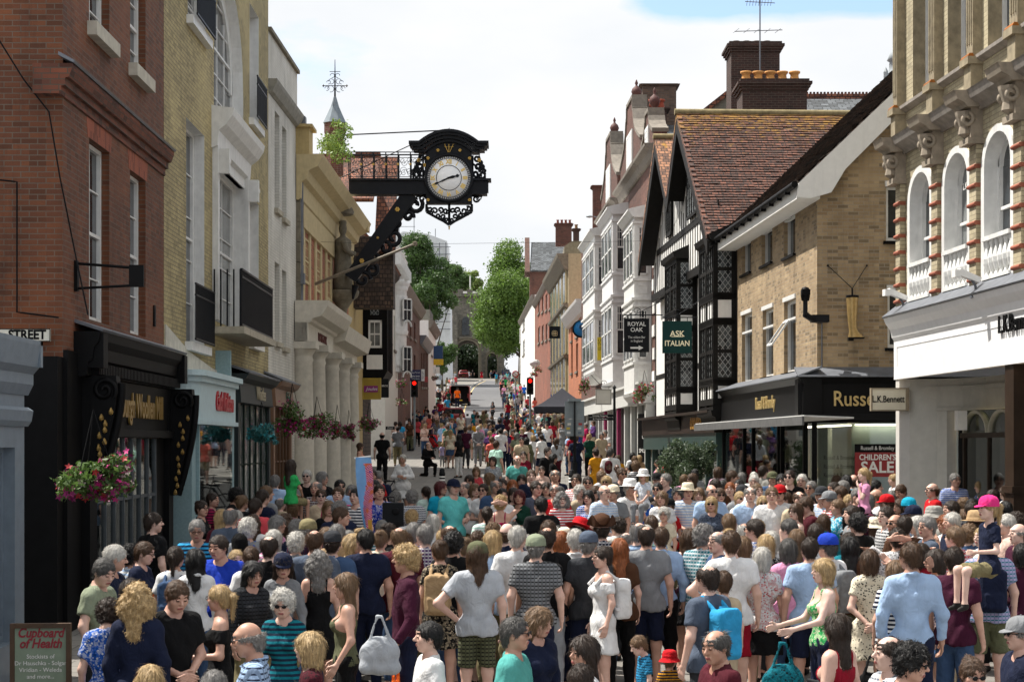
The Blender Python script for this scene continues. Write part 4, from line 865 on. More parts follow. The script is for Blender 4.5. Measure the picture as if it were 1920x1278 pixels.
# gables: apex and feet read from the picture in the plane of the gable front
GN = .55; A1 = (fr.U(1283, GN), fr.Zp(1283, 212, GN)); N1 = (fr.U(1357, GN), fr.Zp(1357, 430, GN)); V1 = (fr.U(1263, GN), fr.Zp(1263, 366, GN)); A2 = (fr.U(1241, GN), fr.Zp(1241, 258, GN)); F2 = (fr.U(1209, GN), fr.Zp(1209, 488, GN))
N1 = (min(N1[0], W+.6), N1[1])
depth = lambda px: 14.0
TILE = rooftile((.125, .045, .026), (.06, .026, .018), '8a6418', mosstop=A1[1])
m = MB(); gl = 11.5
def gr(A, Bp, y0, y1, th=.14): slab(m, (A[0], y0, A[1]), (Bp[0], y0, Bp[1]), (Bp[0], y1, Bp[1]), (A[0], y1, A[1]), th)
slab(m, (A1[0], gl, A1[1]), (A1[0], -GN-.25, A1[1]), (N1[0], -GN-.25, N1[1]), (N1[0], gl, N1[1]), .14); slab(m, (A1[0], -GN-.25, A1[1]), (A1[0], gl, A1[1]), (V1[0], gl, V1[1]), (V1[0], -GN-.25, V1[1]), .14)
tiled(m, (N1[0], -GN-.25, N1[1]), (A1[0], -GN-.25, A1[1]), (A1[0], gl, A1[1]), (N1[0], gl, N1[1]), .15, .28, 0, 3, -.035); m.build('near_roof', [TILE], b)
m = MB()
for A_, B_ in ((A1, N1), (V1, A1), (A2, V1), (F2, A2)): slab(m, (A_[0], -GN-.2, A_[1]-.2), (A_[0], -.05, A_[1]-.2), (B_[0], -.05, B_[1]-.2), (B_[0], -GN-.2, B_[1]-.2), .04)
m.build('soffit', [TIMB], b)
m = MB(); slab(m, (A2[0], gl, A2[1]), (A2[0], -GN-.25, A2[1]), (V1[0], -GN-.25, V1[1]), (V1[0], gl, V1[1]), .14); slab(m, (A2[0], -GN-.25, A2[1]), (A2[0], gl, A2[1]), (F2[0], gl, F2[1]), (F2[0], -GN-.25, F2[1]), .14)
m.build('far_roof', [rooftile((.26, .12, .06), (.17, .08, .05), '9a7018', mosstop=13.6)], b)
m = MB(); m.tube([(A1[0], -GN-.3, A1[1]+.03), (A1[0], gl, A1[1]+.03)], .1, 8); m.tube([(A2[0], -GN-.3, A2[1]+.03), (A2[0], gl, A2[1]+.03)], .1, 8); m.build('ridge_tiles', [paint((.25, .2, .1), .9, .4)], b)
m = MB()
def board(A, Bp, h=.42):
 d = Vector((Bp[0]-A[0], Bp[1]-A[1])); m.add([], []); P = [A, Bp, (Bp[0], Bp[1]-h), (A[0], A[1]-h*1.15)]; m.prism(P, lambda p, t: (p[0], (-GN-.24, -GN-.18)[t], p[1]-.14))
board(A1, N1); board(A1, V1); board(A2, V1); board(A2, F2)
m.build('bargeboard', [TIMB], b)
m = MB(); zgb = zev-.1
for A, Lp, Rp in ((A1, V1, N1), (A2, F2, V1)): m.prism([(Lp[0]+.1, Lp[1]-.3), (Rp[0]-.1, Rp[1]-.3), (A[0], A[1]-.25)][::1], lambda p, t: (p[0], (-.25, -.1)[t], p[1]-.1))
m.prism([(F2[0]+.1, F2[1]-.35), (F2[0]+.1, zev-.6), (N1[0]-.1, zev-.6), (N1[0]-.1, N1[1]-.35), (V1[0], V1[1]-.3)], lambda p, t: (p[0], (-.25, -.1)[t], p[1]))
m.build('gable_plaster', [PLAS], b)
m = MB(); z_a, z_b = fr.Zp(1345, 435, .3), fr.Zp(1330, 372, .3)
def roofz(u):
 if u > A1[0]: return A1[1]+(N1[1]-A1[1])*(u-A1[0])/(N1[0]-A1[0])
 if u > V1[0]: return V1[1]+(A1[1]-V1[1])*(u-V1[0])/(A1[0]-V1[0])
 if u > A2[0]: return V1[1]+(A2[1]-V1[1])*(V1[0]-u)/(V1[0]-A2[0])
 return A2[1]+(F2[1]-A2[1])*(A2[0]-u)/(A2[0]-F2[0])
k = 0; u = F2[0]+.25
while u < min(N1[0]-.2, W+.3):
 zt_ = roofz(u)-.75
 if zt_ > zev-.5: m.box(u-.06, u+.06, -.262, -.251, zev-.6, zt_)
 u += .5
zh_ = zev+.95; m.box(F2[0]+1.2, N1[0]-1.3, -.28, -.252, zh_-.1, zh_+.1); m.box(F2[0]+.1, min(N1[0]-.1, W+.4), -.33, -.252, zev-.7, zev-.45); m.build('gable_studs', [TIMB], b)
for u, wd in ((A1[0]+.1, 1.9), (A2[0]+.1, 1.2)):
 f = MB(); z0, z1 = zev+1.15, zev+2.5; f.box(u-wd/2, u+wd/2, -.36, -.31, z0, z0+.1); f.box(u-wd/2, u+wd/2, -.36, -.31, z1-.1, z1)
 for j in range(5): x = u-wd/2+wd*j/4; f.box(x-.04, x+.04, -.36, -.31, z0+.1, z1-.1)
 o = f.build('window', [TIMB], b); p = MB(); p.box(u-wd/2, u+wd/2, -.335, -.325, z0, z1); p.build('pane', [LEADG], o)
# shop below
z1_ = zn(772); z0_ = z1_-.55
m = MB(); m.box(0, W, -.5, 0, z0_, z1_); m.box(0, W, -.7, 0, z1_+.001, z1_+.08); m.build('fascia', [paint((.03, .022, .018), .4)], b)
text('GOD BEGOT HOUSE', (fr.U(1315, .5), -.51, (z0_+z1_)/2), .48, gold((.62, .33, .07)), b, thick=.03, sx=.95, bold=.012)
m = MB(); m.box(0, W, -.45, 0, z0_-.5, z0_-.001); GRN = paint((.02, .05, .045), .4, .2, name='dark_green_paint')
for u in np.linspace(.05, W-.2, 9): m.box(u, u+.16, -.4, -.1, .4, z0_-.5)
m.box(0, W, -.42, -.05, .4, 1.15); m.build('shop_window_frame', [GRN], b)
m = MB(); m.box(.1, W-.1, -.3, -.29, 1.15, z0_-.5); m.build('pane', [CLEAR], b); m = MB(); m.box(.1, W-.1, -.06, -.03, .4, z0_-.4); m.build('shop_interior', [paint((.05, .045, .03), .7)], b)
# chimneys behind the timbered house
def chimney_stack(name, label, xa, xb, ya, yb, z0, z1, d, m_, pots=(), potc='9b5a35', col_=.35):
 s = empty(name, label, 'chimney', (xa, d, z0)); h = z1-z0; w_ = xb-xa
 m = MB(); m.box(0, w_, ya, yb, 0, h-col_); m.build('stack', [m_], s)
 m = MB();
 for k in range(4): g_ = .05+.05*k if k < 3 else .07; m.box(-g_, w_+g_, ya-g_, yb+g_, h-col_+.001+k*col_/4, h-col_+(k+1)*col_/4)
 m.build('chimney_cap', [m_], s)
 for (x, r, ph) in pots:
  m = MB(); m.lathe([(r, 0), (r*.92, ph*.2), (r*.75, ph*.6), (r*.75, ph*.75), (r*1.05, ph*.85), (r*1.05, ph), (r*.8, ph), (r*.8, ph-.1)], (x, (ya+yb)/2, h+.002), 14); m.build('chimney_pot', [paint(potc, .8, .3)], s)
 return s
CHB = brick((.055, .022, .016), (.035, .017, .013), (.09, .075, .06), dark=.5, name='chimney_brick')
dC = 58.0
chimney_stack('chimney_stack', 'broad dark brick chimney with five yellow clay pots above the brown tiled ridge', X(1392, 57), X(1513, 57), 0, 1.4, Z(225, 57), Z(148, 57), 57, CHB, [(.2+.38*k, .17, .36) for k in range(5)], 'c48a4a')
cs_ = chimney_stack('chimney_stack', 'tall dark brick chimney carrying the television aerial', X(1371, 62), X(1462, 62), 0, 1.4, Z(225, 62), Z(78, 62), 62, CHB, [(.25+.35*k, .12, .16) for k in range(4)], '4a2f22')
s = empty('television_aerial', 'thin metal television aerial mast on the tall dark chimney', 'aerial', (X(1425, 61.5), 61.5, Z(135, 61.5))); m = MB(); m.tube([(0, 0, 0), (0, 0, 2.6)], .025, 5); m.build('mast', [LEAD], s)
m = MB(); m.tube([(-.85, 0, 1.35), (.75, 0, 1.4)], .014, 4); m.tube([(-.5, 0, 2.35), (.5, 0, 2.3)], .014, 4)
for k in range(9): x = -.45+.1*k; m.tube([(x, -.02, 2.2), (x+.03, 0, 2.42)], .008, 4)
for k in range(5): x = -.8+.35*k; m.tube([(x-.1, 0, 1.3), (x+.1, 0, 1.45)], .008, 4)
m.build('antenna', [LEAD], s)
# roof and wall of the taller house standing behind
s = empty('rear_house', 'tall rear house with a rendered gable, slate roof and red ridge behind the chimneys', 'building', (X(1310, 66), 66, 0))
m = MB(); P = [(0, Z(215, 66)), (X(1640, 66)-X(1310, 66), Z(215, 66)), (X(1640, 66)-X(1310, 66), 8), (0, 8)]
x1 = X(1385, 66)-X(1310, 66); m.prism([(0, 8), (x1+.8, 8), (x1+.8, Z(120, 66)), (0, Z(212, 66))], lambda p, t: (p[0], (0, .3)[t], p[1])); m.build('wall', [paint((.17, .17, .14), .9, .2)], s)
m = MB(); slab(m, (-.15, -.15, Z(218, 66)), (x1+.75, -.15, Z(122, 66)), (x1+.75, 5, Z(122, 66)), (-.15, 5, Z(218, 66)), .15); m.build('verge', [TILE3], s)
xa = X(1500, 66)-X(1310, 66); xb = X(1660, 66)-X(1310, 66); m = MB(); slab(m, (xa, -.8, Z(225, 66)), (xb, -.8, Z(225, 66)), (xb, 1.2, Z(170, 66)), (xa, 1.2, Z(170, 66)), .1); m.build('roof', [SLATE], s)
m = MB(); m.box(xa, xb, 1.0, 1.35, Z(178, 66), Z(166, 66))
for k in range(24): x = xa+(xb-xa)*k/24; m.box(x+.02, x+.09, 1.1, 1.2, Z(166, 66)+.001, Z(166, 66)+.09)
m.build('ridge_crest', [TILE3], s)
s = empty('lead_cupola', 'pale ribbed lead cupola showing over the brown tiled roof', 'cupola', (X(1683, 70), 70, 0)); m = MB(); z_ = Z(160, 70); m.lathe([(.7, 0), (.7, .25), (.55, .3), (.5, .9), (.6, .95), (.5, 1.2), (.35, 1.5), (.12, 1.7), (.05, 2.0), (0, 2.1)], (.2, 0, z_), 12); m.lathe([(.08, 0), (.1, .5), (0, .7)], (-.45, 0, z_), 6); m.build('dome', [paint((.30, .33, .35), .6, .2)], s)
# ================================================================== red brick range with curved gables and white bays
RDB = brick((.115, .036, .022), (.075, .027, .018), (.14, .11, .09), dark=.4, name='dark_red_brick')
GRS = paint((.20, .175, .145), .8, .3, name='grey_stone_coping', dirt=.5)
p0 = (X(1090, 106.3), 106.3); fr = Fr(p0, (5.27, 67.7)); W = fr.w
b = fr.root('curved_gable_range', 'dark red brick range with curved gables, ball finials and white projecting bays')
zE = fr.Zp(1222, 335, 0); DZ = 9
# three fronts: near red one and two painted ones; each carries a gable
gab = []
for (pa, pb, ptop) in ((1238, 1207, 205), (1205, 1166, 192), (1160, 1130, 258)):
 u1_, u0_ = min(fr.U(pa), W), fr.U(pb); um = (u0_+u1_)/2; gab.append((u0_, u1_, fr.Zp((pa+pb)/2, ptop, 0)))
ztop = [fr.Zp(1222, 330, 0), fr.Zp(1190, 345, 0), fr.Zp(1140, 400, 0)]
m = MB(); zmain = fr.Zp(1140, 400, 0)
m.quad((0, 0, 0), (W, 0, 0), (W, 0, zmain), (0, 0, zmain)); shell(m, W, DZ, 0, zmain); m.build('wall', [RDB], b)
for (u0_, u1_, zt) in gab:
 wd = u1_-u0_; um = (u0_+u1_)/2; zb0 = zmain; hh = zt-zb0
 m = MB(); P = [(u0_, zb0), (u1_, zb0), (u1_, zb0+hh*.30), (u1_-wd*.10, zb0+hh*.38), (u1_-wd*.22, zb0+hh*.5), (u1_-wd*.30, zb0+hh*.66), (u1_-wd*.33, zb0+hh*.82), (u1_-wd*.36, zb0+hh*.84), (um+wd*.14, zb0+hh)]
 P += [(2*um-p[0], p[1]) for p in P[::-1][:-2]]; P += [(u0_, zb0+hh*.3)]
 m.prism(P, lambda p, t: (p[0], (-.06, .45)[t], p[1])); m.build('gable', [RDB], b)
 m = MB(); E = P[2:-1]
 for p, q in zip(E, E[1:]):
  if abs(p[0]-q[0]) < 1e-4 and abs(p[1]-q[1]) < 1e-4: continue
  d = Vector((q[0]-p[0], q[1]-p[1]));
  if d.length < 1e-3: continue
  nn = Vector((d.y, -d.x)).normalized()*.14; m.prism([p, q, (q[0]+nn.x, q[1]+nn.y), (p[0]+nn.x, p[1]+nn.y)], lambda s_, t: (s_[0], (-.12, .5)[t], s_[1]))
 m.build('gable_coping', [GRS], b)
 m = MB(); m.lathe([(.14, 0), (.15, .08), (.07, .14), (.07, .22), (.17, .34), (.22, .48), (.17, .62), (.08, .7), (.04, .76), (.07, .84), (.02, .98), (0, 1.0)], (um, .2, zt), 14); m.build('ball_finial', [paint((.08, .025, .02), .7, .3, name='terracotta')], b)
 h = (um-wd*.12, um+wd*.12, zb0+hh*.16, zb0+hh*.56); m = MB(); m.box(h[0]-.12, h[1]+.12, -.12, -.061, h[2]-.12, h[3]+.12); m.build('window_surround', [WHITE], b); sash(b, h, n=.12, dep=.02, cols=2, rows=4, key=30)
 m = MB(); slab(m, (um, .45, zt-.9), (u1_+.1, .45, zb0), (u1_+.1, DZ, zb0), (um, DZ, zt-.9), .1); slab(m, (u0_-.1, .45, zb0), (um, .45, zt-.9), (um, DZ, zt-.9), (u0_-.1, DZ, zb0), .1); m.build('roof', [TILE3 if u1_ > W-2 else SLATE], b)
 m = MB(); m.prof([(.06, zb0-.5), (.12, zb0-.45), (.2, zb0-.2), (.4, zb0-.1), (.42, zb0)], u0_-.2, u1_+.1); m.build('cornice', [GRS], b)
m = MB();
for k in range(11): m.box(W-.55-(.18 if k % 2 else 0), W-.001, -.05, -.001, 4.2+k*.85, 4.2+k*.85+.42)
m.build('quoins', [PLAS], b)
def wbay(pr0, pr1, pf0, n, levels, ztop, zbot, label_m, zref):
 u1_ = fr.U(pr0, n); u0_ = fr.U(pf0, n);
 m = MB(); m.box(u0_, u1_, -n, -.001, zbot, ztop)
 m.prof([(n+.02, ztop), (n+.08, ztop+.03), (n+.2, ztop+.2), (n+.26, ztop+.24), (n+.26, ztop+.3), (.1, ztop+.5)], u0_-.22, u1_+.22)
 m.prof([(n-.35, zbot-.45), (n-.15, zbot-.3), (n+.02, zbot-.12), (n+.06, zbot)], u0_-.03, u1_+.03)
 for (z0, z1) in levels:
  for z in (z0-.22, z1+.1): m.box(u0_-.06, u1_+.06, -n-.06, -.002, z, z+.1)
 m.box(u0_-.1, u1_+.1, -n-.1, -.002, levels[0][1]-.0+(levels[-1][0]-levels[0][1])*0+.35, levels[0][1]+.45) if len(levels) > 1 else None
 lo = zbot+.15; hi = levels[0][0]-.35
 for za, zb2 in [(lo, hi)]+[(levels[i][1]+.6, levels[i+1][0]-.35) for i in range(len(levels)-1)]:
  if zb2-za > .3:
   for (a_, c_, z0, z1) in ((-n+.12, -.12, za, za+.06), (-n+.12, -.12, zb2-.06, zb2), (-n+.12, -n+.18, za+.061, zb2-.061), (-.18, -.12, za+.061, zb2-.061)): m.box(u1_+.001, u1_+.03, a_, c_, z0, z1)
 m.build('bay', [label_m], b)
 for (z0, z1) in levels:
  f = MB(); a_, c_ = -n+.14, -.14; x = u1_
  for (y0, y1, za, zb2) in ((a_, a_+.06, z0, z1), (c_-.06, c_, z0, z1), (a_, c_, z0, z0+.06), (a_, c_, z1-.06, z1), (a_, c_, (z0+z1)/2-.03, (z0+z1)/2+.03)): f.box(x+.002, x+.05, y0, y1, za, zb2)
  mz = (z0+z1)/2
  for k in range(1, 3): y = a_+(c_-a_)*k/3; f.box(x+.003, x+.04, y-.012, y+.012, mz, z1)
  for k in range(1, 3): z = mz+(z1-mz)*k/3; f.box(x+.003, x+.04, a_, c_, z-.012, z+.012)
  o = f.build('window', [WHITE], b); p = MB(); p.box(x+.001, x+.02, a_+.03, c_-.03, z0+.03, z1-.03); p.build('pane', [PANE], o)
  nw = 3; ww_ = (u1_-u0_-.3)/nw
  for k in range(nw):
   xa_ = u0_+.15+ww_*k; f = MB(); w0, w1 = xa_+.08, xa_+ww_-.08
   for (x0, x1, za, zb2) in ((w0, w0+.06, z0, z1), (w1-.06, w1, z0, z1), (w0, w1, z0, z0+.06), (w0, w1, z1-.06, z1), (w0, w1, (z0+z1)/2-.03, (z0+z1)/2+.03)): f.box(x0, x1, -n-.05, -n-.002, za, zb2)
   o = f.build('window', [WHITE], b); p = MB(); p.box(w0+.03, w1-.03, -n-.02, -n-.001, z0+.03, z1-.03); p.build('pane', [PANE], o)
zq = lambda px, y, n: fr.Zp(px, y, n)
GW = paint((.66, .66, .66), .6, .06, name='grey_white_paint', dirt=.2)
wbay(1189, 1220, 1170, .65, [(zq(1189, 672, .65), zq(1189, 580, .65)), (zq(1189, 515, .65), zq(1189, 424, .65))], zq(1189, 408, .65), zq(1189, 735, .65), WHITE, 0)
wbay(1149, 1170, 1129, .65, [(zq(1149, 664, .65), zq(1149, 572, .65)), (zq(1149, 506, .65), zq(1149, 420, .65))], zq(1149, 402, .65), zq(1149, 715, .65), GW, 0)
wbay(1115, 1128, 1093, .65, [(zq(1115, 675, .65), zq(1115, 598, .65)), (zq(1115, 536, .65), zq(1115, 462, .65))], zq(1115, 442, .65), zq(1115, 695, .65), WHITE, 0)
m = MB(); zsf = zq(1189, 760, .3)
for u in np.linspace(.3, W-.4, 15): m.box(u, u+.35, -.35, -.001, 0, zsf)
m.box(0, W, -.5, -.001, zsf+.001, zsf+.7); m.box(0, W, -.62, -.001, zsf+.701, zsf+.8); m.build('shop_fronts', [paint((.6, .6, .57), .5, .1)], b)
m = MB(); m.box(.3, W-.2, -.2, -.19, .5, zsf); m.build('pane', [PANE], b)
m = MB(); m.box(W*.55, W*.56, -.45, -.3, 1, zsf); m.box(W*.72, W*.73, -.45, -.3, 1, zsf); m.build('pink_pilasters', [paint('8a1b50', .5)], b)
u_ = fr.U(1240, .55); s = empty('menu_board', 'tall black menu board in white lettering between white pilasters', 'menu board', tuple((fr.p+fr.t*(W-1.35)+fr.o*.42).to_3d()), fr.rz+.6)
m = MB(); zt_ = CZ+(HY-775)*fr.D(W-1)/F; g0 = 1.5; m.box(-.1, 1.0, -.03, .03, g0, zt_); m.build('board', [BLACK], s)
for k, t_ in enumerate(('Caffe', 'COFFEE', 'SMOOTHIES', 'CAKES', 'TAKE AWAY')): text(t_, (.45, -.035, zt_-.35-k*.52), .22 if k else .32, PLAS, s, thick=.006, sx=.8)
chimney_stack('chimney_stack', 'plain square brick stack rising behind the curved gables', X(1205, 78), X(1268, 78), 0, 1.2, Z(300, 78), Z(157, 78), 78, brick((.15, .09, .06), (.09, .06, .045), (.1, .09, .08)), [], col_=.1)
chimney_stack('chimney_stack', 'low brick chimney with two red pots before the square stack', X(1216, 76), X(1250, 76), 0, 1., Z(300, 76), Z(202, 76), 76, CHB, [(.2, .17, .42), (.55, .17, .42)], '8a3a22', col_=.12)
chimney_stack('chimney_stack', 'short red brick chimney behind the farthest curved gable', X(1112, 118), X(1134, 118), 0, 1., 8, Z(347, 118), 118, RDB, [], col_=.2)
# ================================================================== further houses on the right
def house(name, label, pa, pb, line, ytop, mats, wins, dep=10, zbase=0, n_sill=True, cat='building', fm=None, corn=None, cn=.3):
 base = Fr(*line); ua, ub_ = base.U(pa), base.U(pb)
 fr = Fr(tuple(base.p+base.t*min(ua, ub_)), tuple(base.p+base.t*max(ua, ub_))); b = fr.root(name, label, cat); W = fr.w; near = max(pa, pb) if line[0][1] > line[1][1] else min(pa, pb)
 T = fr.Zp(near, ytop, 0); H = []
 for w_ in wins: h = fr.R(*w_[:4]); H.append((max(h[0], .05), min(h[1], W-.05), h[2], h[3]))
 m = MB(); wall(m, 0, W, zbase, T, H, dep=.18); shell(m, W, dep, zbase, T); m.build('wall', [mats], b)
 for h, w_ in zip(H, wins):
  o = sash(b, h, dep=.15, cols=w_[4] if len(w_) > 4 else 2, rows=w_[5] if len(w_) > 5 else 4, fm=fm, key=40)
  m = MB(); m.box(h[0]-.08, h[1]+.08, -.1, .05, h[2]-.14, h[2]-.002); m.build('sill', [GRS if fm is None else fm], b)
 if corn: m = MB(); m.prof([(.03, T-cn*1.6), (cn*.4, T-cn*1.4), (cn, T-cn*.3), (cn*1.1, T), ], -.02, W+.02); m.build('cornice', [corn], b)
 return fr, b, T
RLn = ((-1.9, 230.), (4.0, 106.5)); RLn = ((X(975, 215), 215.), (X(1097, 106.5), 106.5))
ORB = brick((.50, .17, .08), (.40, .13, .06), (.34, .22, .15), dark=.75, name='orange_brick'); GOTH = paint((.44, .37, .23), .8, .2, name='buff_stone', dirt=.4)
fo, bo, To = house('orange_brick_house', 'bright orange brick house with white eaves above the black marquee', 1066, 1097, RLn, 560, ORB, [(1071, 1074, 590, 640), (1080, 1084, 584, 632), (1071, 1074, 648, 700), (1080, 1084, 645, 697)], corn=PLAS, cn=.5)
fg_, bg_, Tg = house('gothic_stone_house', 'buff stone house with rows of arched windows and a heavy cornice', 1035, 1065.6, RLn, 475, GOTH, [], corn=DSTONE, cn=.7)
for k in range(5):
 u = fg_.w*(k+.5)/5;
 for (za, zb2, nm) in ((Tg-3.2, Tg-1.5, 'arched_window'), (Tg-6.6, Tg-4.3, 'arched_window'), (Tg-10.4, Tg-7.6, 'arched_window')):
  m = MB(); hw = fg_.w*.07; P = [(u-hw, za), (u+hw, za)]+[(u+hw*math.cos(math.pi*i/8), zb2+hw*math.sin(math.pi*i/8)) for i in range(9)]; m.prism(P, lambda p, t: (p[0], (-.16, -.02)[t], p[1])); o = m.build(nm, [GOTH], bg_)
  m = MB(); P = [(u+(p[0]-u)*.7, za+.1+(p[1]-za)*.9) for p in P]; m.prism(P, lambda p, t: (p[0], (-.18, -.165)[t], p[1])); m.build('pane', [PANE], o)
m = MB()
for z in (Tg-3.6, Tg-7.0, Tg-10.9): m.prof([(.05, z), (.3, z+.15), (.35, z+.3)], 0, fg_.w)
m.build('string_course', [DSTONE], bg_)
m = MB(); xg = X(1065.6, fg_.D(fg_.w)); m.build('x', [DSTONE]) if 0 else None
house('red_brick_house', 'long plain red brick house with many narrow windows and a sloping parapet', 1003, 1034.6, RLn, 512, brick((.28, .09, .05), (.20, .065, .04), (.2, .15, .12)), [(1009+7*k, 1012.5+7*k, 560+(-3)*k+55*j, 590-3*k+55*j, 1, 2) for k in range(4) for j in range(2)], corn=GRS, cn=.3)
fw_, bw_, Tw = house('white_bay_house', 'narrow white house with small paned windows at the far right bend', 976, 1002.6, RLn, 552, PLAS, [(980, 984, 592, 622), (980, 984, 640, 668)], corn=GRS, cn=.3)
D_ = fw_.D(fw_.w)
for (ya, yb_) in ((568, 602), (634, 670)):
 o = sash(bw_, (.2, .95, Z(yb_, D_), Z(ya, D_)), dep=0, n=.1, cols=3, rows=4, key=41)
# slate roofs and chimneys over that row
s = empty('slate_roofed_hall', 'grey slate roof with a stone gable end behind the red brick house', 'building', (X(994, 190), 190, 0)); ww = X(1085, 190)-X(994, 190)
m = MB(); m.box(0, ww, 3, 8, 8, Z(500, 190)); m.build('wall', [RDB], s); m = MB(); slab(m, (0, 2.5, Z(502, 190)), (ww, 2.5, Z(502, 190)), (ww, 6.5, Z(441, 190)), (.2, 6.5, Z(441, 190)), .2); m.build('roof', [SLATE], s); m = MB(); m.prism([(2.2, Z(505, 190)), (6.5, Z(432, 190)), (6.8, Z(432, 190)), (9, Z(505, 190))], lambda p, t: ((-.5, .0)[t], p[0], p[1])); m.build('gable_coping', [RDB], s)
chimney_stack('chimney_stack', 'red brick chimney with a row of small pots above the slate roof', X(1042, 165), X(1072, 165), 0, 1.2, Z(460, 165), Z(418, 165), 165, RDB, [(.2+.36*k, .13, .35) for k in range(4)], '7a3a28', col_=.25)
chimney_stack('chimney_stack', 'small brown chimney with one pot beside the grey white bay', X(1075, 150), X(1086, 150), 0, .8, Z(455, 150), Z(428, 150), 150, CHB, [(.25, .15, .35)], '7a5a3a', col_=.2)
s = empty('stone_gabled_block', 'brown stone flank wall with a stepped parapet behind the buff house', 'building', (X(1058, 128), 128, 0)); m = MB(); m.prism([(0, 8), (0, Z(462, 128)), (.5, Z(452, 128)), (1.6, Z(452, 128)), (1.9, Z(466, 128)), (1.9, 8)], lambda p, t: (p[0], (0, 6)[t], p[1])); m.build('wall', [DSTONE], s)
# ================================================================== left-hand side beyond the bank
Lx = lambda d, L=5.93: -L-.0029*d
fs_ = Fr((-6.05, 66.4), (-6.1, 75.2)); b = fs_.root('tile_hung_house', 'old red tile hung house with a gilded doorway between the bank and the black oriel'); T = fs_.Zp(652, 480)+1.4
m = MB(); m.quad((0, 0, 0), (fs_.w, 0, 0), (fs_.w, 0, T), (0, 0, T)); shell(m, fs_.w, 8, 0, T); m.build('wall', [OCH], b)
m = MB(); dR = 70; xl, xm, xr = X(628, dR), X(700, dR), X(741, dR)
s = empty('clay_tiled_roof', 'steep red clay tiled roof with a crested ridge behind the bank parapet', 'roof', (0, dR, 0))
m = MB(); z0, z1 = Z(372, dR), Z(268, dR); slab(m, (xl-2, 0, z0), (xm, 0, z0), (X(703, dR), 3.2, z1), (xl-2, 3.2, z1), .15); slab(m, (xm+.02, .1, Z(470, dR)), (xr, .1, Z(470, dR)), (xr-.02, 1.8, Z(280, dR)), (X(704, dR), 1.8, Z(280, dR)), .15); m.build('roof', [TILE3], s)
m = MB(); m.box(xl-2, X(703, dR), 3.1, 3.3, z1-.05, z1+.08)
for k in range(16): x = X(655, dR)+(X(703, dR)-X(655, dR))*k/16; m.lathe([(.05, 0), (.05, .1)], (x, 3.2, z1+.08), 6)
m.build('ridge_crest', [TILE3], s); m = MB(); m.box(xl-1, xr-.1, .5, 1.6, 8, Z(440, dR)); m.build('wall', [TILE2], s)
s = empty('spire_turret', 'small brick turret with a conical lead spire and an iron weather vane', 'turret', (X(613, 66), 69, 0)); k_ = 69/66
m = MB(); m.lathe([(.33, Z(330, 69)), (.34, Z(262, 69)), (.42, Z(250, 69)), (.42, Z(232, 69))], (0, 0, 0), 8); m.build('tower', [RDB], s); m = MB(); m.lathe([(.46, Z(232, 69)+.01), (.3, Z(215, 69)), (.16, Z(200, 69)), (.05, Z(182, 69)), (0, Z(180, 69))], (0, 0, 0), 8); m.build('spire', [paint((.16, .20, .23), .6, .25, name='verdigris_lead')], s)
m = MB(); za = Z(182, 69); m.tube([(0, 0, za), (0, 0, Z(112, 69))], [.04, .012], 6); m.tube([(-.42, 0, za+.42), (.42, 0, za+.42)], .013, 4); m.tube([(-.2, 0, za+.95), (.2, 0, za+.95)], .012, 4)
for sx_ in (-1, 1):
 for (cx, cz, r) in ((.16, .3, .12), (.3, .32, .08), (.14, .58, .1), (.24, .55, .07), (.1, .8, .08)):
  m.tube([(sx_*(cx+r*math.cos(a_)), 0, za+cz+r*math.sin(a_)) for a_ in np.linspace(0, 5, 12)], .011, 4)
m.lathe([(0, -.06), (.05, 0), (0, .06)], (-.44, 0, za+.42), 6); m.lathe([(0, -.06), (.05, 0), (0, .06)], (.44, 0, za+.42), 6); m.build('weather_vane', [IRON], s)
# black oriel house
fo_ = Fr((-6.1, 75.3), (-6.15, 80.2)); b = fo_.root('black_oriel_house', 'black timbered house with a white sash in its oriel over the mustard sign');
zt = Z(478, 75.3); m = MB(); m.quad((0, 0, 0), (fo_.w, 0, 0), (fo_.w, 0, zt), (0, 0, zt)); shell(m, fo_.w, 8, 0, zt); m.build('wall', [TILE2], b)
ON = .95; m = MB(); zo0, zo1 = Z(695, 75.3), Z(520, 75.3); m.box(.05, 4.2, -ON, -.001, zo0, zo1); m.prof([(ON-.5, zo0-.7), (ON-.15, zo0-.35), (ON, zo0-.1), (ON+.05, zo0)], 0, 4.25); m.prof([(ON, zo1), (ON+.1, zo1+.1), (ON+.3, zo1+.3), (ON+.35, zo1+.5)], -.25, 4.5)
for k in range(5): m.box(.02+k*1.02, .1+k*1.02, -ON-.04, -ON-.001, zo0, zo1)
m.build('oriel', [BLACK], b)
m = MB(); zw0, zw1 = Z(652, 75.3), Z(600, 75.3)
for (ya, yb_, z0, z1) in ((-ON+.18, -ON+.26, zw0, zw1), (-.3, -.22, zw0, zw1), (-ON+.18, -.22, zw0, zw0+.1), (-ON+.18, -.22, zw1-.1, zw1), (-ON+.26, -.3, (zw0+zw1)/2-.03, (zw0+zw1)/2+.03), (-ON/2-.015, -ON/2+.015, zw0, zw1)): m.box(-.0, .045, ya, yb_, z0, z1)
o = m.build('window', [WHITE], b); m = MB(); m.box(.03, .047, -ON+.2, -.25, zw0, zw1); m.build('pane', [PANEC], o)
m = MB(); m.box(.02, .046, -ON+.15, -.15, Z(692, 75.3), Z(665, 75.3)); m.build('plaster_panels', [PLAS], b)
m = MB();
for (ya, yb_) in ((590, 573), (562, 540)): m.box(.02, .046, -ON+.3, -.3, Z(ya, 75.3), Z(yb_, 75.3))
m.build('leaded_lights', [LEADG], b)
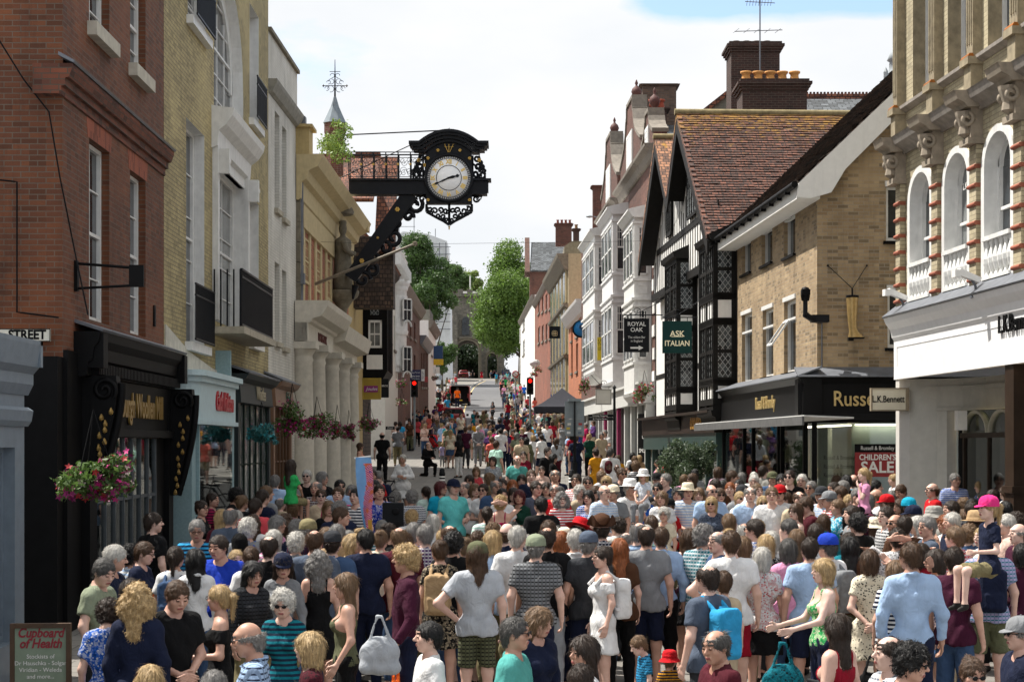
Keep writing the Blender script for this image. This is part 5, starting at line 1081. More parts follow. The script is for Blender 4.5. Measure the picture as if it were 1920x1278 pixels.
m = MB(); slab(m, (-.3, -ON-.4, zo1+.5), (4.5, -ON-.4, zo1+.5), (4.5, .6, zo1+2.6), (-.3, .6, zo1+2.6), .12); m.build('tiled_roof', [TILE3], b)
fk, bk, Tk = house('cream_stucco_house', 'cream stucco house with a bracketed cornice beyond the black oriel', 722, 746, ((-6.15, 80.3), (-6.25, 104)), 452, paint((.62, .60, .54), .7, .08), [(729, 733, 560, 640), (738, 741, 590, 655)], corn=WHITE, cn=.5)
m = MB();
for k in range(14): m.box(fk.w*k/14+.3, fk.w*k/14+.5, -.75, -.2, Tk-1.1, Tk-.55)
m.build('bracket_course', [WHITE], bk)
m = MB();
for (z0, z1) in ((Z(690, 101), Z(655, 101)), (Z(632, 101), Z(560, 101)), (Z(550, 101), Z(540, 101))): m.lathe([(.9, z0), (.95, z0+.2), (.9, z0+.3), (.9, z1)], (fk.w-1.3, .3, 0), 20)
m.lathe([(.84, Z(700, 101)), (.86, Z(548, 101)), (1.02, Z(540, 101)), (1.05, Z(530, 101)), (0, Z(522, 101))], (fk.w-1.3, .3, 0), 20); m.build('round_bay', [WHITE], bk)
for (ya, yb_) in ((598, 560), (694, 650)):
 o = sash(bk, (fk.w-2.2, fk.w-1.5, Z(yb_, 98), Z(ya, 98), .35), n=.62, dep=0, cols=2, rows=2, key=43); o.rotation_euler[2] = -.7
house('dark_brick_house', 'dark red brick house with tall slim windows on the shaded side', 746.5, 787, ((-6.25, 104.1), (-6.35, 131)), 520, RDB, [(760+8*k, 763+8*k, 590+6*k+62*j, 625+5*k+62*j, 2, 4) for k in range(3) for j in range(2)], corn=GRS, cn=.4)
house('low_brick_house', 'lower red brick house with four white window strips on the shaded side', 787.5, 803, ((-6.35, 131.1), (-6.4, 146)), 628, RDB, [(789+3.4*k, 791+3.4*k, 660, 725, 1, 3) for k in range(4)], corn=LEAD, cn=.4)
house('white_gabled_house', 'small white rendered house at the end of the shaded row', 803.4, 817, ((-6.4, 146.1), (-6.5, 165)), 600, PLAS, [(808, 810, 640, 665)], corn=GRS, cn=.4)
s = empty('blue_shop', 'blue shop front with a yellow sign panel high on the shaded side', 'shop', (X(813, 150), 150, 0)); m = MB(); m.box(0, .75, 0, .3, Z(683, 150), Z(648, 150)); m.build('blue_panel', [paint('17406e', .5)], s); m = MB(); m.box(.0, .8, -.1, 0, Z(684, 150), Z(673, 150)); m.build('sign_panel', [paint('d8b21c', .5)], s); m = MB(); m.box(-.2, .5, -.12, -.02, Z(700, 150), Z(688, 150)); m.build('white_board', [PLAS], s)
# distant walls closing the view: rendered flank block, old stone wall beside the gate
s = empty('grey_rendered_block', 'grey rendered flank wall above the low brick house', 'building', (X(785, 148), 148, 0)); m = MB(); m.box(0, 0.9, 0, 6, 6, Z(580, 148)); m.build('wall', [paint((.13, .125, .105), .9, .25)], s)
# ================================================================== the medieval gate at the top of the street
DG = 300.; FLT = rubble((.21, .19, .155), (.10, .095, .08), (.14, .13, .105), 2.6); FLT2 = rubble((.17, .155, .12), (.09, .085, .07), (.12, .11, .09), 2.4)
s = empty('medieval_gate', 'flint medieval city gate with a large pointed arch and a small side arch', 'gate', (0, DG, 0)); gx = lambda p: X(p, DG); gz = lambda p: Z(p, DG)
def parch(pa, pb, yb_, ys, yt, n=8):
 xa, xb = gx(pa), gx(pb); m_ = (xa+xb)/2; zs_, zt_ = gz(ys), gz(yt)
 L_ = [(xa+(m_-xa)*(1-math.cos(t))**1.15, zs_+(zt_-zs_)*math.sin(t)**.95) for t in np.linspace(0, math.pi/2, n)]
 return [(xa, gz(yb_))]+L_+[(2*m_-p[0], p[1]) for p in L_[::-1][1:]]+[(xb, gz(yb_))]
m = MB(); bx_ = [gx(840), gx(945)]; zb_g = gz(712)
A1_ = parch(855, 897, 712, 660, 638); A2_ = parch(913, 932, 712, 676, 662); xs_ = [bx_[0]]+[p[0] for p in A1_[::1]]+[p[0] for p in A2_]+[bx_[1]]
ztp = gz(556)
for arch, y in ((A1_, 0), (A2_, 0)):
 P = arch[1:-1]
 for p, q in zip(P, P[1:]): m.quad((p[0], 0, p[1]), (q[0], 0, q[1]), (q[0], 0, ztp), (p[0], 0, ztp));
 for p, q in zip(arch, arch[1:]): m.quad((p[0], 0, p[1]), (q[0], 0, q[1]), (q[0], 9, q[1]), (p[0], 9, p[1]), 1)
for a_, c_ in ((bx_[0], A1_[0][0]), (A1_[-1][0], A2_[0][0]), (A2_[-1][0], bx_[1])): m.quad((a_, 0, zb_g-2), (c_, 0, zb_g-2), (c_, 0, ztp), (a_, 0, ztp))
shell_y = 9
m.quad((bx_[0], 0, ztp), (bx_[1], 0, ztp), (bx_[1], 9, ztp), (bx_[0], 9, ztp)); m.quad((bx_[0], 9, zb_g-2), (bx_[0], 0, zb_g-2), (bx_[0], 0, ztp), (bx_[0], 9, ztp)); m.quad((bx_[1], 0, zb_g-2), (bx_[1], 9, zb_g-2), (bx_[1], 9, ztp), (bx_[1], 0, ztp))
for arch in (A1_, A2_):
 P = arch[1:-1]
 for p, q in zip(P, P[1:]): m.quad((p[0], 9, p[1]), (q[0], 9, q[1]), (q[0], 9, ztp), (p[0], 9, ztp))
for a_, c_ in ((bx_[0], A1_[0][0]), (A1_[-1][0], A2_[0][0]), (A2_[-1][0], bx_[1])): m.quad((a_, 9, zb_g-2), (c_, 9, zb_g-2), (c_, 9, ztp), (a_, 9, ztp))
m.build('wall', [FLT, FLT2], s)
m = MB()
for arch in (A1_, A2_):
 mx_ = (arch[0][0]+arch[-1][0])/2
 for p, q in zip(arch, arch[1:]):
  e = lambda r, k: (mx_+(r[0]-mx_)*k, r[1]+(k-1)*2.0)
  m.prism([p, q, e(q, 1.14), e(p, 1.14)], lambda s_, t: (s_[0], (-.35, -.02)[t], s_[1])); m.prism([e(p, 1.18), e(q, 1.18), e(q, 1.26), e(p, 1.26)], lambda s_, t: (s_[0], (-.5, -.02)[t], s_[1]))
m.build('arch_mouldings', [DSTONE], s)
m = MB(); m.box(gx(838), gx(947), -.4, -.02, gz(634), gz(631)); m.box(gx(838), gx(947), -.5, 9.2, ztp+.02, ztp+.5); m.box(gx(838), gx(858), -.9, -.02, gz(712), gz(590));
for k in range(6): m.box(gx(840+18*k), gx(850+18*k), -.3, .6, ztp+.5, ztp+1.2)
m.build('string_course', [FLT], s)
m = MB(); P = parch(866, 880, 628, 605, 594); m.prism(P, lambda p, t: (p[0], (-.2, -.02)[t], p[1])); o = m.build('window', [PANE], s)
m = MB(); m.box(gx(862), gx(900), 3, 6, ztp+.6, gz(543)); m.build('roof_hut', [PLAS], s); m = MB(); m.tube([(gx(881), 2, ztp), (gx(881), 2, gz(515))], .12, 6); m.build('flagpole', [PLAS], s)
s = empty('old_stone_house', 'dark stone buttressed house between the gate and the shaded row', 'building', (gx(814), 282, 0)); m = MB(); w_ = X(843, 282)-X(814, 282); m.box(0, w_, 0, 8, 8, Z(608, 282))
for k in range(2): m.box(.2+k*1.6, .7+k*1.6, -.6, -.01, 8, Z(640, 282))
m.build('wall', [FLT2], s); s.location.x = X(816, 282)
m = MB(); slab(m, (-.2, -.3, Z(608, 282)), (w_+.2, -.3, Z(608, 282)), (w_+.2, 5, Z(588, 282)), (-.2, 5, Z(588, 282)), .2); m.build('roof', [TILE2], s)
# scaffolded tower wrapped in white sheeting
s = empty('sheeted_scaffold', 'tall building wrapped in white scaffold sheeting behind the trees', 'scaffold', (0, 255, 0)); sx_ = lambda p: X(p, 255); sz_ = lambda p: Z(p, 255)
SHT = paint((.62, .64, .65), .45, .12, name='white_sheeting', bump=1.5, sc=1.2, dirt=.2)
m = MB(); P = [(sx_(800), sz_(720)), (sx_(800), sz_(480)), (sx_(736), sz_(470)), (sx_(736), sz_(448)), (sx_(755), sz_(434)), (sx_(800), sz_(438)), (sx_(838), sz_(452)), (sx_(839), sz_(478)), (sx_(826), sz_(492)), (sx_(834), sz_(540)), (sx_(843), sz_(560)), (sx_(845), sz_(720))]
ny = 9; rows = []
m.prism(P, lambda p, t: (p[0], (0, 10)[t], p[1])); m.build('sheeting', [SHT], s)
m = MB()
for px in range(740, 846, 12): m.tube([(sx_(px), -.25, sz_(600)), (sx_(px), -.25, sz_(455 if px < 838 else 560))], .05, 5)
for py in range(455, 610, 14): m.tube([(sx_(803), -.3, sz_(py+8)), (sx_(845), -.3, sz_(py+8))], .05, 5)
for px, yt in ((748, 412), (776, 405), (816, 428)): m.tube([(sx_(px), .5, sz_(450)), (sx_(px), .5, sz_(yt))], .05, 5)
m.tube([(sx_(740), .5, sz_(424)), (sx_(778), .5, sz_(424))], .04, 5); m.box(sx_(815), sx_(838), -.8, -.4, sz_(490), sz_(484)); m.build('scaffold_poles', [LEAD], s)
# ================================================================== trees
def leafmat(c1, c2):
 def f():
  a = NT('leaves'); oi = a.n('TexCoord').outputs['Object']; n = a.noise(oi, .9, 4); w = a.n('TexNoise', Scale=14.0); a.l(oi, w.inputs[0])
  c = a.mix(a.ramp(n, .35, .65), c1, c2); c = a.mix(a.ramp(w.outputs['Fac'], .4, .6, (0, 0, 0), (.6,)*3), c, [min(1, x*1.7) for x in c2])
  a.l(c, a.b.inputs['Base Color']); a.b.inputs['Roughness'].default_value = .55
  t = a.n('BsdfTranslucent'); a.l(c, t.inputs[0]); m = a.n('MixShader'); m.inputs[0].default_value = .35; a.l(a.b.outputs[0], m.inputs[1]); a.l(t.outputs[0], m.inputs[2]); a.l(m.outputs[0], a.t.nodes['Material Output'].inputs[0]); return a.m
 return mk(('leaf', c1, c2), f)
def leaves(centres, n, size, seed=1, squash=.8):
 R_ = np.random.RandomState(seed); c = np.array(centres); w_ = c[:, 3]**2; idx = R_.choice(len(c), n, p=w_/w_.sum())
 dd_ = R_.rand(len(c)); idx = np.where(dd_[idx] < .12, R_.choice(len(c), n), idx); d = R_.normal(size=(n, 3)); d /= np.linalg.norm(d, axis=1)[:, None]; rad = R_.uniform(.45, 1.05, n)**.6*np.where(R_.rand(n) < .2, R_.uniform(1, 1.5, n), 1)
 p = c[idx, :3]+d*(c[idx, 3]*rad)[:, None]*np.array([1, 1, squash])
 a = R_.normal(size=(n, 3)); a /= np.linalg.norm(a, axis=1)[:, None]; b_ = np.cross(a, d+R_.normal(size=(n, 3))*.5); b_ /= np.linalg.norm(b_, axis=1)[:, None]
 s_ = size*R_.uniform(.6, 1.4, n)[:, None]; q = np.stack([p-a*s_, p+b_*s_*.5, p+a*s_, p-b_*s_*.5], 1).reshape(-1, 3)
 return q
def quads_mesh(name, q, mats, mi=None):
 n = len(q)//4; me = bpy.data.meshes.new(name); me.vertices.add(len(q)); me.vertices.foreach_set('co', q.ravel().astype('f')); me.loops.add(n*4); me.loops.foreach_set('vertex_index', np.arange(n*4, dtype='i'))
 me.polygons.add(n); me.polygons.foreach_set('loop_start', np.arange(0, n*4, 4, dtype='i')); me.polygons.foreach_set('loop_total', np.full(n, 4, 'i'))
 for m_ in mats: me.materials.append(m_)
 if mi is not None: me.polygons.foreach_set('material_index', mi.astype('i'))
 me.update(); return me
BARK = paint((.07, .055, .04), .9, .3, name='bark')
def tree(name, label, px, py, r, d, hz, n, size, c1, c2, seed, blobs=26, rx=1.0, group=None, off=0):
 cx, cz = X(px, d)-off, Z(py, d); g = zg(d); t = empty(name, label, 'tree', (cx, d, g), 0, group); R_ = np.random.RandomState(seed)
 cs_ = []
 for k in range(blobs):
  v = R_.normal(size=3); v /= np.linalg.norm(v); q = R_.uniform(.3, .88); cs_.append((off+v[0]*r*q*rx, v[1]*r*q, cz-g+v[2]*hz*q, r*R_.uniform(.2, .4)))
 q = leaves(cs_, n, size, seed); me = quads_mesh('crown', q, [leafmat(c1, c2)]); link('crown', me, t)
 m = MB(); m.tube([(0, 0, -.3), (.1, 0, (cz-g)*.3), (0, 0, (cz-g)*.6), (.1, 0, cz-g)], [r*.10, r*.08, r*.06, r*.03], 8)
 for k in range(9):
  c_ = cs_[k*2 % blobs]; z_ = (cz-g)*(.3+.05*k); m.tube([(0, 0, z_), (c_[0]*.5, c_[1]*.5, (z_+c_[2])/2+.2), (c_[0], c_[1], c_[2])], [r*.04, r*.025, r*.01], 6)
 m.build('trunk', [BARK], t); return t
G1, G2 = (.025, .06, .010), (.12, .20, .032)
tree('street_tree', 'large bright green plane tree overhanging the right side before the gate', 941, 586, 6.0, 232, 5.4, 50000, .17, G1, G2, 3, blobs=44, rx=.72, off=-3.2)
tree('street_tree', 'bright green tree top rising beside the slate roofed hall', 962, 522, 4.8, 238, 4.2, 28000, .17, G1, G2, 13, blobs=38, rx=.72, off=-1)
tree('churchyard_tree', 'dark green tree over the shaded roofs before the white sheeting', 782, 520, 3.6, 178, 3.9, 22000, .14, (.02, .045, .012), (.05, .10, .02), 5, rx=.85)
tree('churchyard_tree', 'lower dark tree hanging beside the white gabled house', 808, 560, 2.3, 172, 2.4, 9000, .13, (.02, .045, .012), (.05, .10, .02), 6)
tree('distant_tree', 'dark round tree rising behind the gate hut', 852, 520, 3.4, 345, 3.2, 9000, .24, (.03, .06, .015), (.07, .13, .03), 8)
tree('distant_tree', 'wide mid green treetop filling the gap behind the gate and the white sheeting', 862, 560, 5.5, 365, 3.4, 22000, .26, (.03, .07, .015), (.09, .16, .03), 17, rx=1.3)
tree('distant_tree', 'pale yellow green tree just right of the dark round tree', 874, 532, 3.2, 352, 2.8, 9000, .24, (.08, .12, .03), (.18, .24, .06), 9)
tree('distant_tree', 'wide green tree closing the view behind the large archway', 878, 672, 9, 352, 4, 22000, .3, (.006, .012, .004), (.015, .03, .008), 10)  # leaf colours darkened to imitate shade seen through the arch
tree('ivy_tree', 'small dark ivy covered tree in front of the old stone house', 828, 665, 1.6, 200, 1.9, 5000, .14, (.02, .045, .012), (.05, .10, .02), 12)
# town block closing the view behind the arch and the side street
# self-sown bush on the bank's parapet
q = leaves([(0, 0, .1, .42), (.25, .2, .55, .3), (-.15, -.3, .0, .4), (.0, .4, .8, .18), (.25, -.5, -.35, .35), (.5, -.3, .3, .12)], 1500, .05, 21); o = link('wild_bush', quads_mesh('wild_bush', q, [leafmat((.06, .11, .02), (.16, .24, .05))])); o.location = (X(628, 58), 58, Z(275, 58)); tag(o, 'self seeded green bush growing on top of the bank parapet', 'bush')
# ================================================================== the great clock
DK = 60.0; kc = DK/F/5.555; cx0, cz0 = X(842.2, DK), Z(335.7, DK)
def kz(x, y): return ((x-568)*kc, (643-y)*kc)
s = empty('town_clock', 'large black and gilt double faced clock hanging over the street on an ornate beam', 'clock', (cx0, DK, cz0))
def kprism(m, pts, y0, y1, mi=0): m.prism([kz(*p) for p in pts], lambda p, t: (p[0], (y0, y1)[t], p[1]), mi)
m = MB(); P = [(330, 400), (330, 905), (345, 985), (395, 1010), (740, 1010), (792, 985), (806, 905), (806, 400), (770, 330), (700, 270), (568, 250), (436, 270), (366, 330)]
kprism(m, [(330, 400), (330, 905), (806, 905), (806, 400), (770, 330), (700, 270), (568, 250), (436, 270), (366, 330)], -.24, .24); m.build('case', [IRON], s)
m = MB()
def bow(y_end, y_top, xe, n=16):
 pts = []
 for i in range(n+1):
  t = -1+2*i/n; x = 568+xe*t; u = abs(t); h = math.cos(min(u/.72, 1)*math.pi/2)**.75 if u < .72 else 0
  pts.append((x, y_end-(y_end-y_top)*h))
 return pts
for (e, t, xe, dy, yy) in ((272, 150, 412, 30, .56), (300, 182, 395, 26, .50), (325, 212, 370, 30, .42), (352, 245, 320, 26, .34)):
 up = bow(e, t, xe); lo = [(x, y+dy) for x, y in up][::-1]
 for i in range(len(up)-1): kprism(m, [up[i], up[i+1], (up[i+1][0], up[i+1][1]+dy), (up[i][0], up[i][1]+dy)], -yy, yy)
m.lathe([(.0, 0), (.05, .02), (.05, .05), (.015, .1), (0, .14)], (0, 0, (643-150)*kc), 8); m.build('pediment', [IRON], s)
rD = 228*kc
for sg, nm in ((-1, 'dial'), (1, 'dial')):
 def face(m):
  if sg > 0: m.xf(Matrix.Rotation(math.pi, 4, 'Z'))
 m = MB(); m.lathe([(0, .26), (rD, .26), (rD, .25), (0, .25)], (0, 0, 0), 48, ax='y'); face(m); dl = m.build(nm, [paint((.97, .97, .97), .6, .02, name='opal_dial', dirt=0)], s)
 m = MB(); rr_ = lambda a, b, y0, y1: m.lathe([(a, y0), (a, y1), (b, y1), (b, y0), (a, y0)], (0, 0, 0), 48, ax='y')
 rr_(rD*.99, rD*1.12, .24, .32); rr_(rD*.875, rD*.895, .262, .268); rr_(rD*.555, rD*.585, .262, .268)
 for k in range(60):
  a = 2*math.pi*k/60; c_, n_ = Vector((math.sin(a), 0, math.cos(a))), Vector((math.cos(a), 0, -math.sin(a))); w_ = .010
  q = [c_*rD*.89-n_*w_, c_*rD*.89+n_*w_, c_*rD*.99+n_*w_, c_*rD*.99-n_*w_]; m.add([(p.x, -.266, p.z) for p in q]+[(p.x, -.2601, p.z) for p in q], [(0, 1, 2, 3), (7, 6, 5, 4), (0, 4, 5, 1), (1, 5, 6, 2), (2, 6, 7, 3), (3, 7, 4, 0)])
 face(m); m.build('minute_ring', [IRON], dl)
 for k, tx in enumerate(('XII', 'I', 'II', 'III', 'IIII', 'V', 'VI', 'VII', 'VIII', 'IX', 'X', 'XI')):
  a = 2*math.pi*k/12; o = text(tx, (0, 0, 0), .19, gold((.75, .52, .16)), dl, name='numeral', thick=.006, sx=.8, bold=.009)
  o.matrix_local = Matrix.Rotation(math.pi if sg > 0 else 0, 4, 'Z') @ Matrix.Rotation(a, 4, 'Y') @ Matrix.Translation((0, -.266, rD*.73))
 for nm2, ang, ln, wd in (('minute_hand', 246, rD*.80, .022), ('hour_hand', 76, rD*.52, .034)):
  m = MB(); d_ = Vector((math.sin(math.radians(ang)), 0, math.cos(math.radians(ang)))); n_ = Vector((d_.z, 0, -d_.x)); y_ = -.285
  for (t0, t1, w0, w1) in ((-.18, 0, .6, 1), (0, .35, .8, 1.3), (.35, .62, 1.3, .5), (.62, .78, .6, 1.7), (.78, .9, 1.7, .5), (.9, 1, .5, .05)):
   q = [d_*ln*t0-n_*wd*w0, d_*ln*t0+n_*wd*w0, d_*ln*t1+n_*wd*w1, d_*ln*t1-n_*wd*w1]; m.add([(p.x, y_, p.z) for p in q]+[(p.x, y_+.01, p.z) for p in q], [(0, 1, 2, 3), (7, 6, 5, 4), (0, 4, 5, 1), (1, 5, 6, 2), (2, 6, 7, 3), (3, 7, 4, 0)])
  face(m); m.build(nm2, [IRON], dl)
def rosette(m, x, y, r=18, yy=-.27):
 c = kz(x, y); R_ = r*kc
 for k in range(6): a = k*math.pi/3; m.lathe([(0, 0), (R_*.42, .012), (R_*.3, .03), (0, .035)], (c[0]+R_*.6*math.cos(a), yy, c[1]+R_*.6*math.sin(a)), 8, ax='y')
 m.lathe([(0, 0), (R_*.35, .02), (0, .05)], (c[0], yy, c[1]), 8, ax='y')
G3 = gold((.62, .40, .10)); m = MB()
for x, y in ((352, 440), (782, 440), (352, 872), (782, 872), (455, 358), (682, 358)): rosette(m, x, y)
for x, y in ((252, 455), (314, 508), (880, 455)): rosette(m, x, y, 22, -.16)
for dx in (-1, 0, 1):
 a_, b_ = kz(568+dx*8, 378), kz(568+dx*46, 292); m.tube([(a_[0], -.27, a_[1]), (b_[0], -.27, b_[1])], .012, 5); c_ = ((a_[0]*.35+b_[0]*.65), (a_[1]*.35+b_[1]*.65)); m.tube([(c_[0]-.045, -.27, c_[1]-.012*dx), (c_[0]+.045, -.27, c_[1]+.012*dx)], .01, 5)
m.lathe([(.0, 0), (.03, .03), (.015, .06), (.04, .1), (.0, .14)], (0, 0, (643-1172)*kc), 8); m.build('gilt_ornaments', [G3], s)
# pierced scroll work: sides, lower apron, lower corners
def curl(m, cx, cy, r, a0, turns, w=.022, flip=1, y=0):
 pts = []
 for i in range(18): t = i/17; a = a0+flip*turns*2*math.pi*t; rr2 = r*(1-.78*t); c = kz(cx+rr2*math.cos(a), cy+rr2*math.sin(a)); pts.append((c[0], y, c[1]))
 m.tube(pts, w, 6)
m = MB()
for sg in (-1, 1):
 q = lambda x: 568+sg*x
 curl(m, q(290), 430, 34, .3, 1.1, .042, sg); curl(m, q(300), 520, 45, 1.5, 1.2, .046, -sg); curl(m, q(345), 520, 32, 2.5, 1.1, .038, sg); curl(m, q(280), 590, 38, 0, 1.2, .046, sg); curl(m, q(345), 600, 40, 3, 1.2, .042, -sg)
 curl(m, q(370), 560, 26, 1, 1, .036, sg); curl(m, q(325), 470, 26, 2, 1, .036, -sg)
 for a_, b_ in (((245, 640), (375, 640)), ((245, 400), (245, 640)), ((375, 640), (372, 560)), ((310, 400), (330, 470)), ((330, 470), (375, 560)), ((245, 480), (330, 560)), ((300, 640), (340, 560))): p1, p2 = kz(q(a_[0]), a_[1]), kz(q(b_[0]), b_[1]); m.tube([(p1[0], 0, p1[1]), (p2[0], 0, p2[1])], .036, 6)
 curl(m, q(280), 850, 36, 0, 1.2, .036, sg); curl(m, q(315), 835, 24, 2, 1, .022, -sg); p1, p2 = kz(q(240), 820), kz(q(345), 825); m.tube([(p1[0], 0, p1[1]), (p2[0], 0, p2[1])], .032, 6)
 for (x, y, r, f_) in ((200, 955, 30, 1), (150, 975, 36, -1), (90, 965, 34, 1), (35, 975, 30, -1), (120, 1025, 26, 1), (60, 1035, 30, -1), (190, 1000, 22, -1), (30, 1070, 22, 1)): curl(m, q(x), y, r, 1.2*x/60, 1.15, .036, f_*sg)
 for a_, b_ in (((236, 905), (236, 985)), ((236, 985), (120, 1050)), ((120, 1050), (60, 1080)), ((60, 1080), (0, 1120)), ((0, 905), (0, 1120))): p1, p2 = kz(q(a_[0]), a_[1]), kz(q(b_[0]), b_[1]); m.tube([(p1[0], 0, p1[1]), (p2[0], 0, p2[1])], .048, 6)
m.build('scrollwork', [IRON], s)
# beam to the wall, stub beyond the case, diagonal brace, stays and balcony rail
xw = -5.3-cx0; z1, z0 = (643-648)*kc, (643-812)*kc; m = MB()
for (x0_, x1_, ztt, zbb, yy) in ((xw, -.74, z1, z1-.07, .30), (xw, -.74, z1-.071, z0+.09, .22), (xw, -.74, z0+.089, z0, .28)): m.box(x0_, x1_, -yy, yy, zbb, ztt)
m.build('beam', [IRON], s); m = MB()
for (x0_, x1_, ztt, zbb, yy) in ((.745, 1.37, z1, z1-.07, .30), (.745, 1.28, z1-.071, z0+.09, .22), (.745, 1.24, z0+.089, z0, .28)): m.box(x0_, x1_, -yy, yy, zbb, ztt)
m.build('beam_end', [IRON], s)
m = MB(); pA = (X(657, DK)-cx0, Z(522, DK)-cz0); pB = (X(768, DK)-cx0, Z(362, DK)-cz0); dv = Vector((pB[0]-pA[0], pB[1]-pA[1])); nv = Vector((-dv.y, dv.x)).normalized()
q = [Vector(pA)+nv*.2, Vector(pA)-nv*.22, Vector(pB)-nv*.3, Vector(pB)+nv*.2]; m.prism([tuple(p) for p in q], lambda p, t: (p[0], (-.17, .17)[t], p[1]))
for k in range(8):
 t = .06+k*.125; c = Vector(pA)+dv*t-nv*(.34+.1*math.sin(k*2.2)); r = .22+.06*math.cos(k*1.7); pts = []
 for i in range(16): u = i/15; a = k+(-1)**k*2.3*math.pi*u; rr2 = r*(1-.75*u); pts.append((c.x+rr2*math.cos(a), 0, c.y+rr2*math.sin(a)))
 m.tube(pts, .08, 6)
m.tube([(q[1].x-.02, 0, q[1].y-.1), (q[1].x-.1, 0, q[1].y-.55)], [.12, .03], 8); m.build('brace', [IRON], s)
m = MB()
for t in (.2, .47, .8): c = Vector(pA)+dv*t; n0 = ((c.x)/kc+568, 643-c.y/kc); rosette(m, n0[0], n0[1], 26 if t != .47 else 14, -.19)
m.build('gilt_roses', [G3], s)
m = MB(); zt_ = (643-150)*kc; m.tube([(0, 0, zt_+.05), (xw-.4, 0, zt_-.12)], .022, 6); m.tube([((320-568)*kc, -.3, (643-235)*kc), (xw-.3, -.3, -.02)], .018, 6); m.build('stay_rods', [IRON], s)
m = MB(); zr0, zr1 = z1+.001, z1+.85
for y in (-.26, .26):
 m.tube([(xw, y, zr1), (-.8, y, zr1)], .018, 5); m.tube([(xw, y, zr1-.1), (-.8, y, zr1-.1)], .012, 5); m.tube([(xw, y, zr0+.05), (-.8, y, zr0+.05)], .012, 5)
 n = 6
 for k in range(n+1):
  x = xw+(-.85-xw)*k/n; m.tube([(x, y, zr0), (x, y, zr1)], .02, 5)
  if k < n:
   for (dx, dz, r, fl_) in ((.16, .25, .13, 1), (.16, .58, .11, -1), (.36, .25, .12, -1), (.36, .58, .1, 1)):
    m.tube([(x+dx+r*(1-.8*i/12)*math.cos(fl_*i*.62), y, zr0+dz+r*(1-.8*i/12)*math.sin(fl_*i*.62)) for i in range(13)], .008, 4)
m.build('railing', [IRON], s)
m = MB()
for k in range(1, 6): x = xw+(-.85-xw)*k/6; n0 = (x/kc+568, 643-(zr0+.45)/kc); rosette(m, n0[0], n0[1], 14, -.28)
m.build('rail_rosettes', [G3], s)
# ================================================================== hanging baskets
def petal(c): return paint(c, .6, .25, sc=30, dirt=0, name='petals')
def basket(label, px, py, wpx, d, cols, seed, hpx=None, nl=900, nf=170, group='hanging flower baskets', green=((.03, .07, .015), (.08, .14, .03)), hang=.8):
 r = wpx/F*d/2; hr = (hpx or wpx*.7)/F*d/2; s = empty('hanging_basket', label, 'flower basket', (X(px, d), d, Z(py, d)), 0, group)
 R_ = np.random.RandomState(seed); cs_ = [(R_.uniform(-.6, .6)*r, R_.uniform(-.5, .5)*r*.8, R_.uniform(-.6, .6)*hr, r*R_.uniform(.32, .5)) for k in range(10)]+[(R_.uniform(-.8, .8)*r, R_.uniform(-.4, .4)*r, -hr*R_.uniform(.4, 1), r*.16) for k in range(7)]
 q = leaves(cs_, nl, max(.03, r*.075), seed, max(.6, hr/r) if hr < r else 1); link('foliage', quads_mesh('foliage', q, [leafmat(*green)]), s)
 cs2 = [(a, b_, c, e*1.1) for a, b_, c, e in cs_]; n = nf; qs = []
 c = leaves(cs2, n, .001, seed+1, max(.6, hr/r) if hr < r else 1)[::4]
 pr = max(.036, r*.085); V = []
 for p in c:
  e = R_.normal(size=3); e /= np.linalg.norm(e); e[1] = -abs(e[1]); f = np.cross(e, R_.normal(size=3)); f /= np.linalg.norm(f); g = np.cross(e, f); p = p+e*pr*.4
  for k in range(5):
   a = k*2*math.pi/5; b2 = a+1.1; u = (f*math.cos(a)+g*math.sin(a)); v = (f*math.cos(b2)+g*math.sin(b2)); m_ = (u+v)*.72; V += [p, p+u*pr*.6+e*pr*.2, p+m_*pr+e*pr*.3, p+v*pr*.6+e*pr*.2]
 mi = np.repeat(R_.choice(len(cols), n, p=np.array([w_ for _, w_ in cols])), 5); link('flowers', quads_mesh('flowers', np.array(V), [petal(c_) for c_, _ in cols], mi), s)
 m = MB(); m.lathe([(r*.05, -hr*.35), (r*.2, -hr*.25), (r*.3, -.02), (r*.3, 0), (r*.25, 0)], (0, r*.2, 0), 12)
 for k in range(3): a = k*2.1; m.tube([(r*.45*math.cos(a), r*.45*math.sin(a), 0), (0, 0, hr+hang*.5)], .006, 4)
 m.build('basket', [DARK], s); return s
MG = [('8f1060', .55), ('c01878', .25), ('a0101a', .12), ('e0c8c0', .08)]; MR = [('b01468', .5), ('d0201c', .25), ('e0a0a0', .15), ('e8e0d8', .1)]
basket('big basket of magenta and red petunias hanging before the black woollen shop', 175, 882, 160, 22.3, MG, 1, 105, 2600, 330)
basket('basket of blue green trailing leaves beside the dark grey shop front', 490, 810, 66, 38, [('2a8f96', .8), ('1c6a76', .2)], 2, 42, 1200, 200, green=((.02, .07, .06), (.05, .16, .15)))
basket('first magenta basket in the row before the bank columns', 548, 783, 72, 43.5, MG, 3, 66, 1500, 260)
basket('second red flecked basket in the row before the bank columns', 594, 797, 66, 47.5, MG, 4, 50, 1300, 220)
basket('third magenta basket in the row before the bank columns', 632, 803, 40, 54, MG, 5, 38)
basket('last small magenta basket in the row before the bank columns', 654, 808, 28, 60, MG, 6, 34)
basket('magenta and white basket below the mustard sign', 692, 793, 48, 62, MG, 7, 32)
basket('bright pink and red basket beside the tall black menu board', 1208, 735, 46, 61, MR, 8, 38, 1300, 220)
basket('tall narrow pink basket near the orange brick house', 1095, 722, 22, 86, MR, 9, 36)
basket('distant pink basket above the red traffic light', 1008, 692, 22, 116, MR, 10, 12, 500, 90); basket('pink basket left of the distant shop fascia', 1000, 702, 20, 112, MR, 14, 10, 500, 90)
